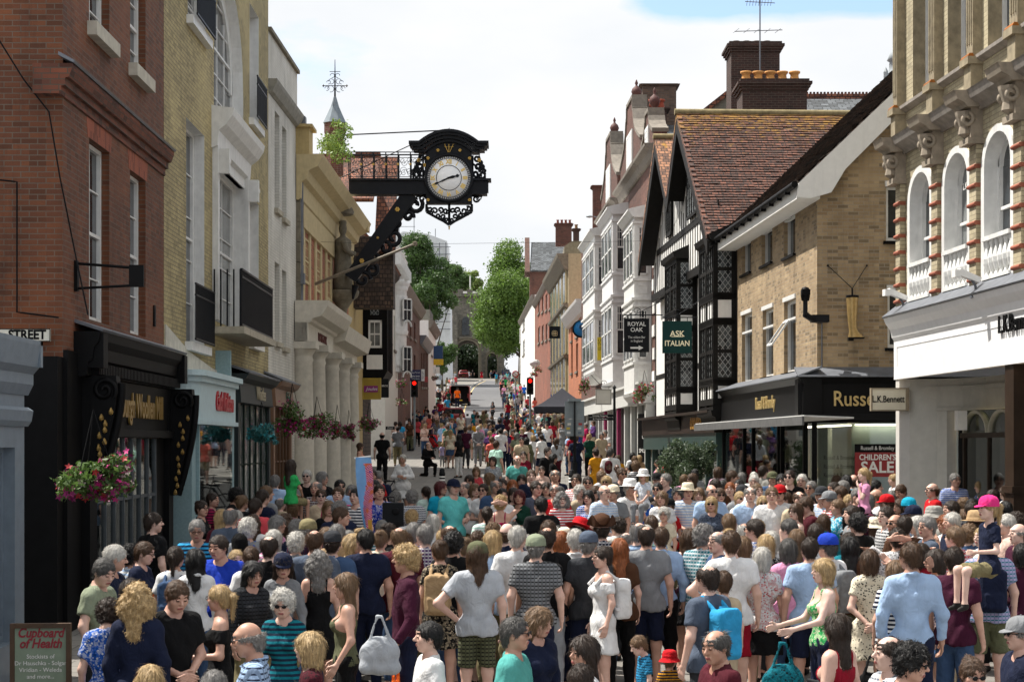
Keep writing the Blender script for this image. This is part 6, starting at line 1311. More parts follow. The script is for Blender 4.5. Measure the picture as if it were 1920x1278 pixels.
basket('red and green basket beside the left traffic light', 752, 716, 22, 88, MG, 11, 20, 500, 90); basket('lower red basket behind the black bollard row', 753, 752, 26, 84, MG, 12, 16, 500, 90); basket('small dark basket beneath the to let boards', 816, 708, 14, 120, MG, 13, 10, 400, 70)
# ================================================================== hanging signs
def sign(name, label, px0, px1, py0, py1, d, cm, frame=None, texts=(), arm=None, th=.05, rz=0):
 x0 = X(px0, d); w_ = (px1-px0)/F*d; z0, z1 = Z(py1, d), Z(py0, d); s = empty(name, label, 'sign', (x0, d, 0), rz); h = z1-z0
 m = MB(); m.box(0, w_, -th, th, z0, z1); m.build('panel', [cm], s)
 if frame:
  m = MB(); f = w_*.06
  for a_ in ((-.01, w_+.01, z0-.01, z0+f), (-.01, w_+.01, z1-f, z1+.01), (-.01, f, z0+f+.001, z1-f-.001), (w_-f, w_+.01, z0+f+.001, z1-f-.001)): m.box(a_[0], a_[1], -th-.015, th+.015, a_[2], a_[3])
  m.build('frame', [frame], s)
 for (t_, fx, fz, sz, c_, kw) in texts: text(t_, (w_*fx, -th-.006, z0+h*fz), sz, c_, s, thick=.006, **kw)
 if arm:
  m = MB(); xa = arm; m.tube([(min(0, xa), 0, z1+.12), (max(w_, xa), 0, z1+.12)], .02, 6)
  for x in (w_*.15, w_*.85): m.tube([(x, 0, z1), (x, 0, z1+.12)], .01, 4)
  m.tube([(xa, 0, z1+.6), ((w_*.4), 0, z1+.12)], .012, 5); m.tube([(w_/2+.14*(1-.8*i/12)*math.cos(i*.6), 0, z1+.26+.12*(1-.8*i/12)*math.sin(i*.6)) for i in range(13)], .01, 4); m.build('bracket', [IRON], s)
 return s
SB = paint((.012, .013, .015), .5, .1, dirt=0, name='sign_black'); SG = paint((.006, .035, .032), .45, .1, dirt=0, name='sign_green'); CR = paint('efe6c4', .6, .03, dirt=0, name='cream_letters')
s = sign('hanging_sign', 'black hanging sign reading ROYAL OAK with a white arrow', 1170, 1217, 597, 660, 62, SB, None, [('ROYAL', .5, .83, .195, PLAS, dict(bold=.003)), ('OAK', .5, .66, .195, PLAS, dict(bold=.003)), ('The oldest Bar', .5, .44, .115, PLAS, dict(sx=.85)), ('in England', .5, .33, .115, PLAS, dict(sx=.85))], 1.3)
m = MB(); w_ = 47/F*62; z_ = Z(652, 62); m.prism([(w_*.25, z_-.03), (w_*.58, z_-.03), (w_*.58, z_-.08), (w_*.77, z_), (w_*.58, z_+.08), (w_*.58, z_+.03), (w_*.25, z_+.03)], lambda p, t: (p[0], (-.062, -.051)[t], p[1])); m.build('arrow', [PLAS], s)
s = sign('hanging_sign', 'dark green hanging sign reading ASK ITALIAN before the timbered house', 1242, 1297, 602, 662, 57, SG, None, [('ASK', .5, .60, .25, CR, dict(bold=.004)), ('ITALIAN', .5, .30, .235, CR, dict(bold=.004, sx=.9))], 1.1)
m = MB(); w_ = 55/F*57; z_ = Z(631, 57); m.box(w_*.3, w_*.7, -.06, -.051, z_-.01, z_+.012); m.build('rule', [CR], s)
s = sign('hanging_sign', 'mustard framed sign with a magenta band reading Joules', 680, 714, 709, 748, 66, paint('a88a24', .5, .05), paint('b89a30', .45), [], None)
m = MB(); w_ = 34/F*66; m.box(.05, w_-.1, -.065, -.051, Z(735, 66), Z(723, 66)); m.build('band', [paint('8c1a6a', .5, .05)], s); text('Joules', (w_*.5, -.068, Z(729, 66)), .17, PLAS, s, thick=.004, shear=.3)
sign('hanging_sign', 'black hanging sign reading BROS beside the mustard sign', 714, 729, 710, 745, 71, SB, None, [('BROS', .5, .62, .1, PLAS, {})])
sign('hanging_sign', 'blank pale square sign panel below the white bays', 1117, 1146, 730, 758, 74, paint('c9c6bd', .7, .06), paint('a5a29a', .6), [], -.2)
s = sign('hanging_sign', 'dark square sign with a gold knot emblem on the buff stone house', 1030, 1050, 612, 634, 108, paint('1a2126', .5), paint('0d1114', .5))
m = MB(); w_ = 20/F*108; zc_ = Z(625, 108)
for k in range(4): a = k*math.pi/2+.785; m.tube([(w_/2+.07*math.cos(a)+.11*math.cos(t), -.07, zc_+.07*math.sin(a)+.11*math.sin(t)) for t in np.linspace(0, 6.28, 14)], .014, 4)
m.build('knot_emblem', [gold((.7, .6, .35))], s)
s = empty('round_sign', 'round bright blue bank sign with a dark rim on the orange brick house', 'sign', (X(1090, 100), 100, Z(616, 100))); m = MB(); m.lathe([(0, .05), (.42, .05), (.42, -.05), (0, -.05)], (0, 0, 0), 24, ax='y'); m.build('disc', [paint('1478b8', .5, .05)], s); m = MB(); m.lathe([(.42, .07), (.5, .07), (.5, -.07), (.42, -.07), (.42, .07)], (0, 0, 0), 24, ax='y'); m.build('rim', [SB], s)
m = MB(); m.prism([(-.1, .2), (.12, .22), (.2, 0), (.1, -.28), (.02, -.1), (-.12, .02)], lambda p, t: (p[0], (-.065, -.051)[t], p[1])); m.build('emblem', [paint('0c3c66', .5)], s)
s = empty('oval_sign', 'white oval shop sign at the bend by the white bay house', 'sign', (X(1003, 125), 125, Z(681, 125))); m = MB(); m.lathe([(0, .05), (.37, .05), (.37, -.05), (0, -.05)], (0, 0, 0), 24, ax='y', sq=.72); m.build('panel', [PLAS], s); m = MB(); m.box(-.25, .2, -.06, -.051, -.03, .02); m.build('stripe', [paint('7c2a5a', .5)], s)
sign('letting_board', 'yellow and navy letting board reading UP TO LET in the white bay', 1120, 1132, 632, 675, 86, paint('d8c21c', .5, .05), None, [('UP', .5, .85, .2, SB, {}), ('TO', .5, .68, .2, SB, {}), ('LET', .5, .5, .2, SB, dict(sx=.8))])
sign('letting_board', 'navy agent board on a white post beside the left traffic light', 769, 789, 693, 714, 101, paint('171c4a', .5, .05), None, [('Shop To Let', .5, .75, .11, PLAS, dict(sx=.9)), ('01962 8445', .5, .42, .11, PLAS, dict(sx=.9)), ('Carter Jonas', .5, .2, .1, PLAS, dict(sx=.9))])
s = sign('letting_board', 'upright white board reading TO LET beside the navy agent board', 790, 796, 692, 714, 101.5, PLAS); text('TO LET', (.09, -.06, Z(703, 101.5)), .14, SB, s, thick=.004)
for o in s.children:
 if o.name.startswith('lettering'): o.rotation_euler = (0, math.radians(-90), 0)
wire('post', 'white post carrying the agent boards on the left pavement', [(X(770.5, 101), 101.1, zg(101)), (X(770.5, 101), 101.1, Z(690, 101))], .05, PLAS, 'post')
sign('hanging_sign', 'small red and white shop sign next to the letting boards', 796, 802, 706, 716, 103, paint('a33a3a', .5))
sign('hanging_sign', 'pale notice board further up the shaded pavement', 823, 829, 703, 712, 130, paint('c9dcea', .5))
sign('zizzi_sign', 'black street board reading Zizzi in white letters', 723, 740, 799, 805, 78, SB, None, [('Zizzi', .5, .5, .13, PLAS, {})]).name = 'hanging_sign'
s = empty('fingerpost', 'black fingerpost with two pointers reading Specialty Shopping and St Thomas Street', 'signpost', (X(1152, 70), 70, zg(70))); zz = lambda y: Z(y, 70)-zg(70)
m = MB(); m.tube([(0, 0, 0), (0, 0, zz(728))], [.07, .045], 8); m.lathe([(.06, 0), (.08, .05), (0, .14)], (0, 0, zz(728)), 8); m.build('post', [SB], s)
for k, t_ in enumerate(('Specialty Shopping', 'St Thomas Street')):
 m = MB(); zc_ = zz(779+k*6); m.box(-1.0, -.05, -.02, .02, zc_-.055, zc_+.05); m.build('pointer', [SB], s); text(t_, (-.55, -.024, zc_), .085, PLAS, s, thick=.004, sx=.9)
wire('cable', 'thin cable strung across the street below the clock', [P3(548, 452, 55), P3(760, 458, 60), P3(1205, 452, 66)], .005)
# ================================================================== street furniture
def bollard(label, px, d, h=1.0, r=.085):
 s = empty('bollard', label, 'bollard', (X(px, d), d, zg(d)), 0, 'black bollards'); m = MB(); m.lathe([(r*1.4, 0), (r*1.4, .12), (r, .16), (r, h*.78), (r*1.15, h*.8), (r*1.15, h*.84), (r, h*.86), (r*.9, h*.96), (r*.4, h), (0, h)], (0, 0, 0), 14); m.build('post', [SB], s)
 m = MB(); m.lathe([(r+.004, h*.62), (r+.004, h*.67), (r-.01, h*.67), (r-.01, h*.62)], (0, 0, 0), 14); m.lathe([(r+.004, h*.72), (r+.004, h*.76), (r-.01, h*.76), (r-.01, h*.72)], (0, 0, 0), 14); m.build('white_band', [PLAS], s)
bollard('black bollard with white bands standing alone in the open paving', 829, 55); bollard('black bollard with white bands beside the grey backed sign pole', 1072, 54); bollard('black bollard by the souvenir rack on the left pavement', 770.5, 98, 1.05, .12)
s = empty('traffic_sign_back', 'two tall grey sign backs covered in stickers on a thick black pole', 'road sign', (X(1077.5, 56.5), 56.5, zg(56.5))); zz = lambda y: Z(y, 56.5)-zg(56.5); GRP = paint((.22, .26, .28), .5, .15, name='grey_sign_metal', dirt=.4)
m = MB(); m.tube([(0, 0, 0), (0, 0, 1.1)], .085, 10); m.tube([(0, 0, 1.1), (0, 0, zz(747))], .05, 10)
m.lathe([(.089, .75), (.089, .8), (.08, .8), (.08, .75)], (0, 0, 0), 10); m.build('pole', [SB], s)
w_ = 17.5/F*56.5
for k in (-1, 1):
 m = MB(); x0_, x1_ = (-w_-.01, -.045) if k < 0 else (.045, w_+.01); m.box(x0_, x1_, .055, .16, zz(817), zz(785)); m.box(x0_, x1_, .055, .16, zz(784.6), zz(752)); m.build('sign_back', [GRP], s)
 for j, c_ in enumerate(('d8d6cc', 'c9b64a', 'e6e6e6') if k < 0 else ('a03030', 'c8c8c8', '5a6a7a')):
  g = MB(); xx = (x0_+x1_)/2+.03*math.sin(j*5); g.box(xx-.05, xx+.06, .05, .0545, zz(795+j*8)-.03, zz(795+j*8)+.04); g.build('sticker', [paint(c_, .6)], s)
m = MB(); m.box(-.2, .2, -.05, .12, zz(752)+.002, zz(747)); m.box(-.012-.03, .042, -.04, .055, zz(817), zz(752)); m.build('clamp', [GRP], s)
def tlight(label, px, py, d, back=False):
 s = empty('traffic_light', label, 'traffic light', (X(px, d), d, zg(d)), 0, 'traffic lights'); zt_ = Z(py, d)-zg(d)
 m = MB(); m.tube([(0, .1, 0), (0, .1, zt_-.3)], .06, 8); m.build('pole', [GRP], s); m = MB(); m.box(-.15, .15, -.12, .06, zt_-.86, zt_); m.build('housing', [SB], s)
 m = MB(); m.box(-.19, .19, .061, .07, zt_-.9, zt_+.04); m.build('backing_board', [SB], s)
 for k, c_ in enumerate((emit('ff1408', 2), paint('1c1208', .4), paint('08140a', .4))):
  g = MB(); g.lathe([(0, .16), (.09, .155), (.1, .12), (0, .12)], (0, 0, zt_-.15-.28*k), 14, ax='y'); g.build('lamp', [c_], s)
  g = MB(); g.add([(.12*math.cos(a), y_, zt_-.15-.28*k+.12*math.sin(a)) for y_ in (-.12, -.28) for a in np.linspace(0, math.pi, 9)], [(i, i+1, i+10, i+9) for i in range(8)]); g.build('lamp_hood', [SB], s)
tlight('traffic light showing red on a grey pole left of the black marquee', 994, 709, 102); tlight('traffic light showing red under the left hand flower baskets', 777, 713, 100)
s = empty('no_turn_sign', 'round white road sign with a red ring at the right hand bend', 'road sign', (X(966.5, 128), 128, zg(128))); s.name = 'road_sign'; zc_ = Z(701, 128)-zg(128); m = MB(); m.lathe([(0, .02), (.2, .02), (.2, 0), (0, 0)], (0, 0, zc_), 20, ax='y'); m.build('disc', [PLAS], s); m = MB(); m.lathe([(.17, .03), (.24, .03), (.24, 0), (.17, 0), (.17, .03)], (0, 0, zc_), 20, ax='y'); m.tube([(-.12, -.03, zc_+.12), (.12, -.03, zc_-.12)], .018, 4); m.build('red_ring', [paint('a81818', .5)], s); m = MB(); m.tube([(0, .05, 0), (0, .05, zc_+.2)], .04, 6); m.build('pole', [GRP], s)
s = empty('lamp_post', 'street lamp on a long arm above the white bays', 'street lamp', (X(1150, 112), 112, Z(408, 112))); m = MB(); m.tube([(0, 0, -.1), (-1.2, 0, .05)], .04, 6); m.build('arm', [LEAD], s); m = MB(); m.lathe([(0, -.08), (.2, -.04), (.22, .03), (0, .08)], (-1.45, 0, .06), 10, sq=.8); m.build('lantern', [GRP], s); s.name = 'street_lamp'
# black marquee
DGZ = 100.; s = empty('gazebo', 'black pop up gazebo with a peaked roof on the right pavement', 'gazebo', (X(1054, DGZ), DGZ, zg(DGZ))); g0 = zg(DGZ); hw = 53/F*DGZ; ze_, zp_ = Z(763, DGZ)-g0, Z(727, DGZ)-g0
CANV = paint((.035, .036, .045), .75, .15, name='black_canvas', bump=.4, dirt=0)
m = MB(); n = 8; cor = [(-hw, -hw), (hw, -hw), (hw, hw), (-hw, hw)]; vs = []
for i in range(n+1):
 t = i/n; sc_ = 1-t; zz_ = ze_+(zp_-ze_)*(t**1.25)
 for c_ in cor: vs.append((c_[0]*sc_+(.001 if i == n else 0)*c_[0], c_[1]*sc_+(.001 if i == n else 0)*c_[1], zz_))
m.add(vs, [(i*4+j, i*4+(j+1) % 4, (i+1)*4+(j+1) % 4, (i+1)*4+j) for i in range(n) for j in range(4)]); m.build('roof_canopy', [CANV], s)
m = MB()
for a_, c_ in zip(cor, cor[1:]+cor[:1]):
 for k in range(8): t0, t1 = k/8, (k+1)/8; P = [(a_[0]+(c_[0]-a_[0])*t, a_[1]+(c_[1]-a_[1])*t) for t in (t0, t1)]; m.add([(P[0][0], P[0][1], ze_), (P[1][0], P[1][1], ze_), (P[1][0], P[1][1], ze_-.3), ((P[0][0]+P[1][0])/2, (P[0][1]+P[1][1])/2, ze_-.34), (P[0][0], P[0][1], ze_-.3)], [(0, 1, 2, 3, 4)])
m.build('valance', [CANV], s)
for c_ in cor: m = MB(); m.tube([(c_[0]*.97, c_[1]*.97, -.2), (c_[0]*.97, c_[1]*.97, ze_)], .025, 5); m.build('leg', [LEAD], s)
# planters with clipped shrubs
TERR = paint((.55, .53, .48), .8, .12, name='white_planter')
def planter(label, px, d, w_, seed, bush=True, h=.55):
 s = empty('planter', label, 'planter', (X(px, d), d, zg(d)), .15, 'planters before the timbered house'); m = MB(); m.prism([(-w_/2, 0), (w_/2, 0), (w_/2+.06, h), (-w_/2-.06, h)], lambda p, t: (p[0], (-.3, .3)[t], p[1])); m.build('trough', [TERR], s)
 R_ = np.random.RandomState(seed); cs_ = [(R_.uniform(-.45, .45)*w_, R_.uniform(-.2, .2), h+R_.uniform(0, .25), .2) for k in range(10)]; link('low_foliage', quads_mesh('low_foliage', leaves(cs_, 1800, .035, seed), [leafmat((.025, .06, .015), (.08, .14, .03))]), s)
 if bush:
  cs_ = [(R_.uniform(-.3, .3), R_.uniform(-.25, .25), h+.45+k*.13, .25+.1*math.sin(k*.55)) for k in range(8)]; link('shrub', quads_mesh('shrub', leaves(cs_, 4200, .035, seed+3), [leafmat((.018, .035, .016), (.07, .10, .05))]), s)
planter('white planter with the left clipped olive shrub', 1273, 47, 1.2, 31); planter('white planter with the right clipped olive shrub', 1308, 46, 1.2, 32); planter('low white planter with a trimmed hedge by the menu board', 1195, 52, 1.6, 33, False)
# chalk board at the near left
DA = 16.2; s = empty('pavement_board', 'green pavement board in a wooden frame reading Cupboard of Health', 'board', (X(76, DA), DA, zg(DA)), .08); w_ = 112/F*DA; zt_ = Z(1168, DA)-zg(DA)
m = MB(); m.box(-w_/2+.04, w_/2-.04, 0, .03, .1, zt_-.04); m.build('panel', [paint('7d8c78', .6, .1)], s); m = MB()
for a_ in ((-w_/2, -w_/2+.04, 0, zt_), (w_/2-.04, w_/2, 0, zt_), (-w_/2+.041, w_/2-.041, zt_-.04, zt_), (-w_/2+.041, w_/2-.041, .06, .1)): m.box(a_[0], a_[1], -.02, .05, a_[2], a_[3])
m.box(-w_/2+.02, -w_/2+.05, .051, .4, 0, .05); m.build('frame', [paint('4a3420', .6, .3)], s)
RDL = paint('8c1c2c', .6); zq_ = lambda y: Z(y, DA)-zg(DA)
text('Cupboard', (.0, -.004, zq_(1186)), .115, RDL, s, thick=.004, shear=.25, bold=.003, sx=.85); text('of Health', (.0, -.004, zq_(1206)), .115, RDL, s, thick=.004, shear=.25, bold=.003, sx=.85)
for k, t_ in enumerate(('Stockists of', 'Dr Hauschka - Solgar', 'Viridian - Weleda', 'and more...')): text(t_, (0, -.004, zq_(1230+k*12.5)), .052, PLAS, s, thick=.003)
# banner flag, loudspeaker, bicycles
DB = 26.; s = empty('feather_banner', 'tall blue feather banner with a magenta and yellow wavy print', 'banner', (X(680, DB), DB, zg(DB))); zz = lambda y: Z(y, DB)-zg(DB); xx = lambda p: X(p, DB)-X(680, DB)
def bannermat():
 a = NT('banner_print'); tc = a.n('TexCoord').outputs['Object']; wv = a.n('TexWave', Scale=13.0, Distortion=5.0, Detail=1.0); a.l(a.mapv(tc, rot=(0, .9, 0)), wv.inputs[0])
 c = a.mix(a.ramp(wv.outputs['Fac'], .55, .7), col('9a1850'), col('dc9fae')); n = a.noise(tc, 9, 2); c = a.mix(a.ramp(n, .56, .6), c, col('c8643c')); c = a.mix(a.ramp(n, .36, .4, (1, 1, 1), (0, 0, 0)), c, col('5a4a90')); a.l(c, a.b.inputs['Base Color']); a.b.inputs['Roughness'].default_value = .8; return a.m
m = MB(); nv_ = 40; nc_ = 14; vs = []
for i in range(nv_+1):
 t = i/nv_; y = 857+t*150; xl = 667+t*t*22; xr_ = 695+t*7+3*math.sin(t*5)
 for j in range(nc_+1): u = j/nc_; vs.append((xx(xl+(xr_-xl)*u), -.05*math.sin(u*4+t*7)-.1*t, zz(y)))
m.v = vs
for i in range(nv_):
 for j in range(nc_):
  u, t = j/nc_, i/nv_; b0 = .42+.16*math.sin(t*7)-.1*t; k_ = 1 if (u > b0 and .07 < t) else 0
  if t > .76 and u > .5: k_ = 2
  m.f.append((i*(nc_+1)+j, i*(nc_+1)+j+1, (i+1)*(nc_+1)+j+1, (i+1)*(nc_+1)+j)); m.m.append(k_); m.sm.append(True)
m.build('cloth', [paint('6f9fd0', .8, .1, dirt=0), mk('bannermat', bannermat), paint('b8862c', .8, .1, dirt=0)], s)
m = MB(); m.tube([(xx(700), .06, 0), (xx(684), .06, zz(930)), (xx(668), .02, zz(858))], .012, 6); m.tube([(xx(664), .02, zz(859)), (xx(695), .02, zz(855))], .016, 6); m.build('pole', [PLAS], s)
DSK = 28.5; s = empty('loudspeaker', 'black portable loudspeaker standing on a stand beside the banner', 'speaker', (X(737, DSK), DSK, zg(DSK))); zz = lambda y: Z(y, DSK)-zg(DSK); w_ = 40/F*DSK
m = MB(); m.prism([(-w_/2, 0), (w_/2, 0), (w_/2-.03, .24), (-w_/2+.03, .24)], lambda p, t: (p[0], p[1], (zz(1012), zz(942))[t])); m.build('cabinet', [SB], s); m = MB(); m.lathe([(0, .02), (.1, .03), (.12, .015), (.12, 0)], (w_*.12, -.002, zz(990)), 18, ax='y'); m.lathe([(0, .02), (.05, .03), (.06, .01)], (w_*.12, -.002, zz(958)), 14, ax='y'); m.build('cone', [DARK], s); m = MB(); m.tube([(0, .12, 0), (0, .12, zz(1012))], .02, 6); m.tube([(-w_*.42, .26, zz(942)), (-w_*.42, .26, zz(932)), (w_*.0, .26, zz(932)), (0, .26, zz(942))], .012, 5)
for k in range(3): a = k*2.1; m.tube([(0, .12, .35), (.4*math.cos(a), .12+.4*math.sin(a), 0)], .014, 5)
m.build('stand', [SB], s)
def bicycle(label, px, py_d, d, rz):
 s = empty('bicycle', label, 'bicycle', (X(px, d), d, zg(d)), rz)
 for x in (-.52, .52):
  m = MB(); m.tube([(x+.33*math.cos(a), 0, .34+.33*math.sin(a)) for a in np.linspace(0, 2*math.pi, 25)], .018, 6); w__ = m.build('wheel', [SB], s); m = MB()
  for k in range(10): a = k*math.pi/5; m.tube([(x, 0, .34), (x+.32*math.cos(a), 0, .34+.32*math.sin(a))], .002, 3)
  m.build('spokes', [LEAD], w__)
 m = MB(); P = dict(r=(-.52, 0, .34), b=(-.08, 0, .3), s=(-.2, 0, .8), h=(.34, 0, .85), f=(.52, 0, .34))
 for a_, c_ in ('rb', 'bs', 'sh', 'bh', 'rs', 'hf'): m.tube([P[a_], P[c_]], .018, 6)
 m.tube([P['h'], (.32, 0, 1.0)], .015, 5); m.build('frame', [SB], s); m = MB(); m.tube([(.36, -.28, 1.0), (.32, 0, 1.0), (.36, .28, 1.0)], .014, 5); m.build('handlebar', [SB], s); m = MB(); m.prism([(-.32, .84), (-.08, .86), (-.08, .9), (-.34, .92)], lambda p, t: (p[0], (-.06, .06)[t], p[1])); m.build('saddle', [SB], s)
bicycle('dark bicycle leaning near the last bank column', 700, 0, 47, .35); bicycle('second dark bicycle closer to the police officer', 716, 0, 50, .25)
# steel barrier across the road
s = None
for k in range(4):
 d_ = 124.; x0_ = X(868+k*29, d_); b = empty('crowd_barrier', 'grey steel crowd barrier, %s of the four across the road' % ('first', 'second', 'third', 'last')[k], 'barrier', (x0_, d_, zg(d_)), 0, 'steel barriers across the road'); m = MB(); w_ = 27/F*d_; m.tube([(0, 0, .15), (0, 0, 1.0), (.06, 0, 1.08), (w_-.06, 0, 1.08), (w_, 0, 1.0), (w_, 0, .15), (0, 0, .15)], .025, 6)
 for j in range(1, 8): m.tube([(w_*j/8, 0, .16), (w_*j/8, 0, 1.07)], .01, 4)
 for x in (.15, w_-.15): m.tube([(x, -.3, 0), (x, 0, .15), (x, .3, 0)], .015, 4)
 m.build('frame', [paint((.30, .31, .32), .4, .1, metal=.5)], b)
# ================================================================== vehicles
CARRED = paint('8a1218', .28, .05, dirt=0, name='red_car_paint'); TYRE = paint((.012, .012, .012), .85, .2, dirt=0, name='tyre_rubber'); LAMPR = paint('7a0a0a', .25, .05, name='tail_lamp')
def vehicle(name, label, cat, px, d, body, W_=1.75, H_=1.45, Lg=4.0, van=False, rz=0, opened=False):
 s = empty(name, label, cat, (X(px, d), d, zg(d)), rz); hw = W_/2
 if van: sec = [(0, .35, .9, H_, .94), (.08, .32, 1.0, H_, 1.0), (.3, .3, 1.0, H_, 1.0), (Lg*.72, .3, 1.0, H_, 1.0), (Lg*.82, .3, 1.0, H_*.72, 1.0), (Lg*.97, .32, .98, H_*.5, .9), (Lg, .4, .8, H_*.42, .85)]
 else: sec = [(0, .35, .9, H_*.62, .92), (.1, .3, 1.0, H_*.68, .96), (.35, .28, 1.0, H_*.7, .97), (.36, .28, 1., H_*.98, .78), (.8, .28, 1, H_, .76), (Lg*.5, .28, 1, H_*.98, .76), (Lg*.66, .28, 1, H_*.68, .94), (Lg*.95, .3, .97, H_*.5, .88), (Lg, .38, .8, H_*.45, .8)]
 m = MB(); n = 12; vs = []
 for (y, zb2, wb, zt2, wt) in sec:
  zm = zb2+(min(zt2, H_*.62)-zb2)*.55
  for (x_, z_) in ((-hw*wb*.92, zb2), (-hw*wb, zb2+.12), (-hw*wb, zm), (-hw*(wb*.4+wt*.6), zb2+(zt2-zb2)*.62), (-hw*wt, zt2-.1), (-hw*wt*.86, zt2), (hw*wt*.86, zt2), (hw*wt, zt2-.1), (hw*(wb*.4+wt*.6), zb2+(zt2-zb2)*.62), (hw*wb, zm), (hw*wb, zb2+.12), (hw*wb*.92, zb2)): vs.append((x_, y, z_))
 k = len(sec); m.add(vs, [(i*n+j, (i+1)*n+j, (i+1)*n+(j+1) % n, i*n+(j+1) % n) for i in range(k-1) for j in range(n)], 0, True); m.add(vs, [tuple(range((k-1)*n, k*n))[::-1]]+([] if opened else [tuple(range(n))])); m.build('body', [body], s)
 for y in (Lg*.18, Lg*.82):
  for sx_ in (-1, 1):
   m = MB(); m.tube([(sx_*(hw-.2), y, .32), (sx_*(hw+.01), y, .32)], .32, 16); o = m.build('wheel', [TYRE], s); m = MB(); m.tube([(sx_*(hw+.011), y, .32), (sx_*(hw+.02), y, .32)], .19, 12); m.build('rim', [GRP], o)
 if opened:
  m = MB(); m.quad((-hw*.9, .9, .4), (hw*.9, .9, .4), (hw*.9, .9, H_-.08), (-hw*.9, .9, H_-.08)); m.box(-hw*.9, hw*.9, 0, .9, .45, .5); m.box(-hw*.8, -hw*.2, .3, .8, .5, 1.2); m.box(hw*.1, hw*.7, .4, .8, .5, 1.0); m.build('load_bay', [DARK], s)
  m = MB(); m.box(-hw, hw, -.06, .05, .3, .48); m.build('bumper', [TYRE], s)
  for sx_ in (-1, 1): m = MB(); m.box(sx_*hw-.03*sx_, sx_*(hw+.03), -.6, .02, .5, H_-.06); m.build('rear_door', [body], s)
 else:
  zb2 = H_*.66 if not van else H_*.55; m = MB(); t_ = .025
  if van: m.add([(-hw*.82, -.012, zb2), (hw*.82, -.012, zb2), (hw*.78, -.002, H_-.2), (-hw*.78, -.002, H_-.2)], [(0, 1, 2, 3)])
  else: m.add([(-hw*.84, .335, H_*.72), (hw*.84, .335, H_*.72), (hw*.66, .345, H_*.93), (-hw*.66, .345, H_*.93)], [(0, 1, 2, 3)])
  m.build('rear_window', [PANE], s)
 for sx_ in (-1, 1):
  m = MB(); m.box(sx_*hw*.78, sx_*hw*.95, -.03, .02, .62 if not van else .8, .85 if not van else 1.25); m.build('tail_lamp', [LAMPR], s); m = MB(); m.box(sx_*(hw+.02), sx_*(hw+.2), Lg*.6, Lg*.6+.1, H_*.6, H_*.72); m.build('wing_mirror', [TYRE], s)
 m = MB(); m.box(-.26, .26, -.035, -.02, .52, .63); m.build('number_plate', [paint('c8a81c', .5)], s)
 return s
vehicle('delivery_van', 'dark red delivery van with its rear doors open on the hill road', 'van', 862, 181, CARRED, 1.95, 2.0, 4.8, True, 0, True)
vehicle('hatchback_car', 'small red hatchback parked just behind the crowd barriers', 'car', 850, 136, CARRED, 1.75, 1.5, 3.9)
vehicle('white_van', 'white van standing under the black gazebo', 'van', 1100, 106, paint((.6, .62, .62), .3, .04, dirt=0), 1.8, 1.9, 4.2, True).name = 'parked_van'
vehicle('red_car', 'distant red car beneath the large gate arch', 'car', 869, 309, CARRED, 1.75, 1.5, 3.9).name = 'parked_car'
vehicle('blue_car', 'distant dark blue car right of the gate', 'car', 951, 300, paint('12284a', .3, .05, dirt=0), 1.75, 1.5, 3.9, rz=.6).name = 'parked_car'
# ================================================================== people: signed distance bodies meshed with surface nets
def snet(fn, lo, hi, st):
 ax = [np.arange(lo[i], hi[i]+st, st, dtype='f4') for i in range(3)]; nx, ny, nz_ = map(len, ax)
 D = fn(ax); S = D < 0; n8 = np.zeros((nx-1, ny-1, nz_-1), 'i2')
 for i in (0, 1):
  for j in (0, 1):
   for k in (0, 1): n8 += S[i:nx-1+i, j:ny-1+j, k:nz_-1+k]
 act = (n8 > 0) & (n8 < 8); idx = -np.ones(act.shape, 'i4'); ii = np.argwhere(act); idx[act] = np.arange(len(ii))
 acc = np.zeros((len(ii), 3)); cnt = np.zeros(len(ii)); I, J, K = ii.T
 co = [(i, j, k) for i in (0, 1) for j in (0, 1) for k in (0, 1)]
 for a in co:
  for b in co:
   if sum(abs(a[q]-b[q]) for q in range(3)) != 1 or a > b: continue
   da = D[I+a[0], J+a[1], K+a[2]]; db = D[I+b[0], J+b[1], K+b[2]]; m = (da < 0) != (db < 0); t = np.where(m, da/np.where(m, da-db, 1), 0)
   for q in range(3): acc[:, q] += np.where(m, a[q]+(b[q]-a[q])*t, 0)
   cnt += m
 V = np.stack([ax[0][I], ax[1][J], ax[2][K]], 1)+acc/cnt[:, None]*st
 Q = []
 for axis in range(3):
  sl0 = [slice(1, -1)]*3; sl0[axis] = slice(0, -1); sl1 = list(sl0); sl1[axis] = slice(1, None)
  s0, s1 = S[tuple(sl0)], S[tuple(sl1)]; E = np.argwhere(s0 != s1); fl = s0[s0 != s1]
  off = [1, 1, 1]; off[axis] = 0; E = E+np.array(off); u, v = [(1, 2), (2, 0), (0, 1)][axis]
  c = []
  for du, dv in ((0, 0), (-1, 0), (-1, -1), (0, -1)):
   e = E.copy(); e[:, u] += du; e[:, v] += dv; c.append(idx[e[:, 0], e[:, 1], e[:, 2]])
  q = np.stack(c, 1); q[~fl] = q[~fl][:, ::-1]; Q.append(q)
 return V, np.concatenate(Q)
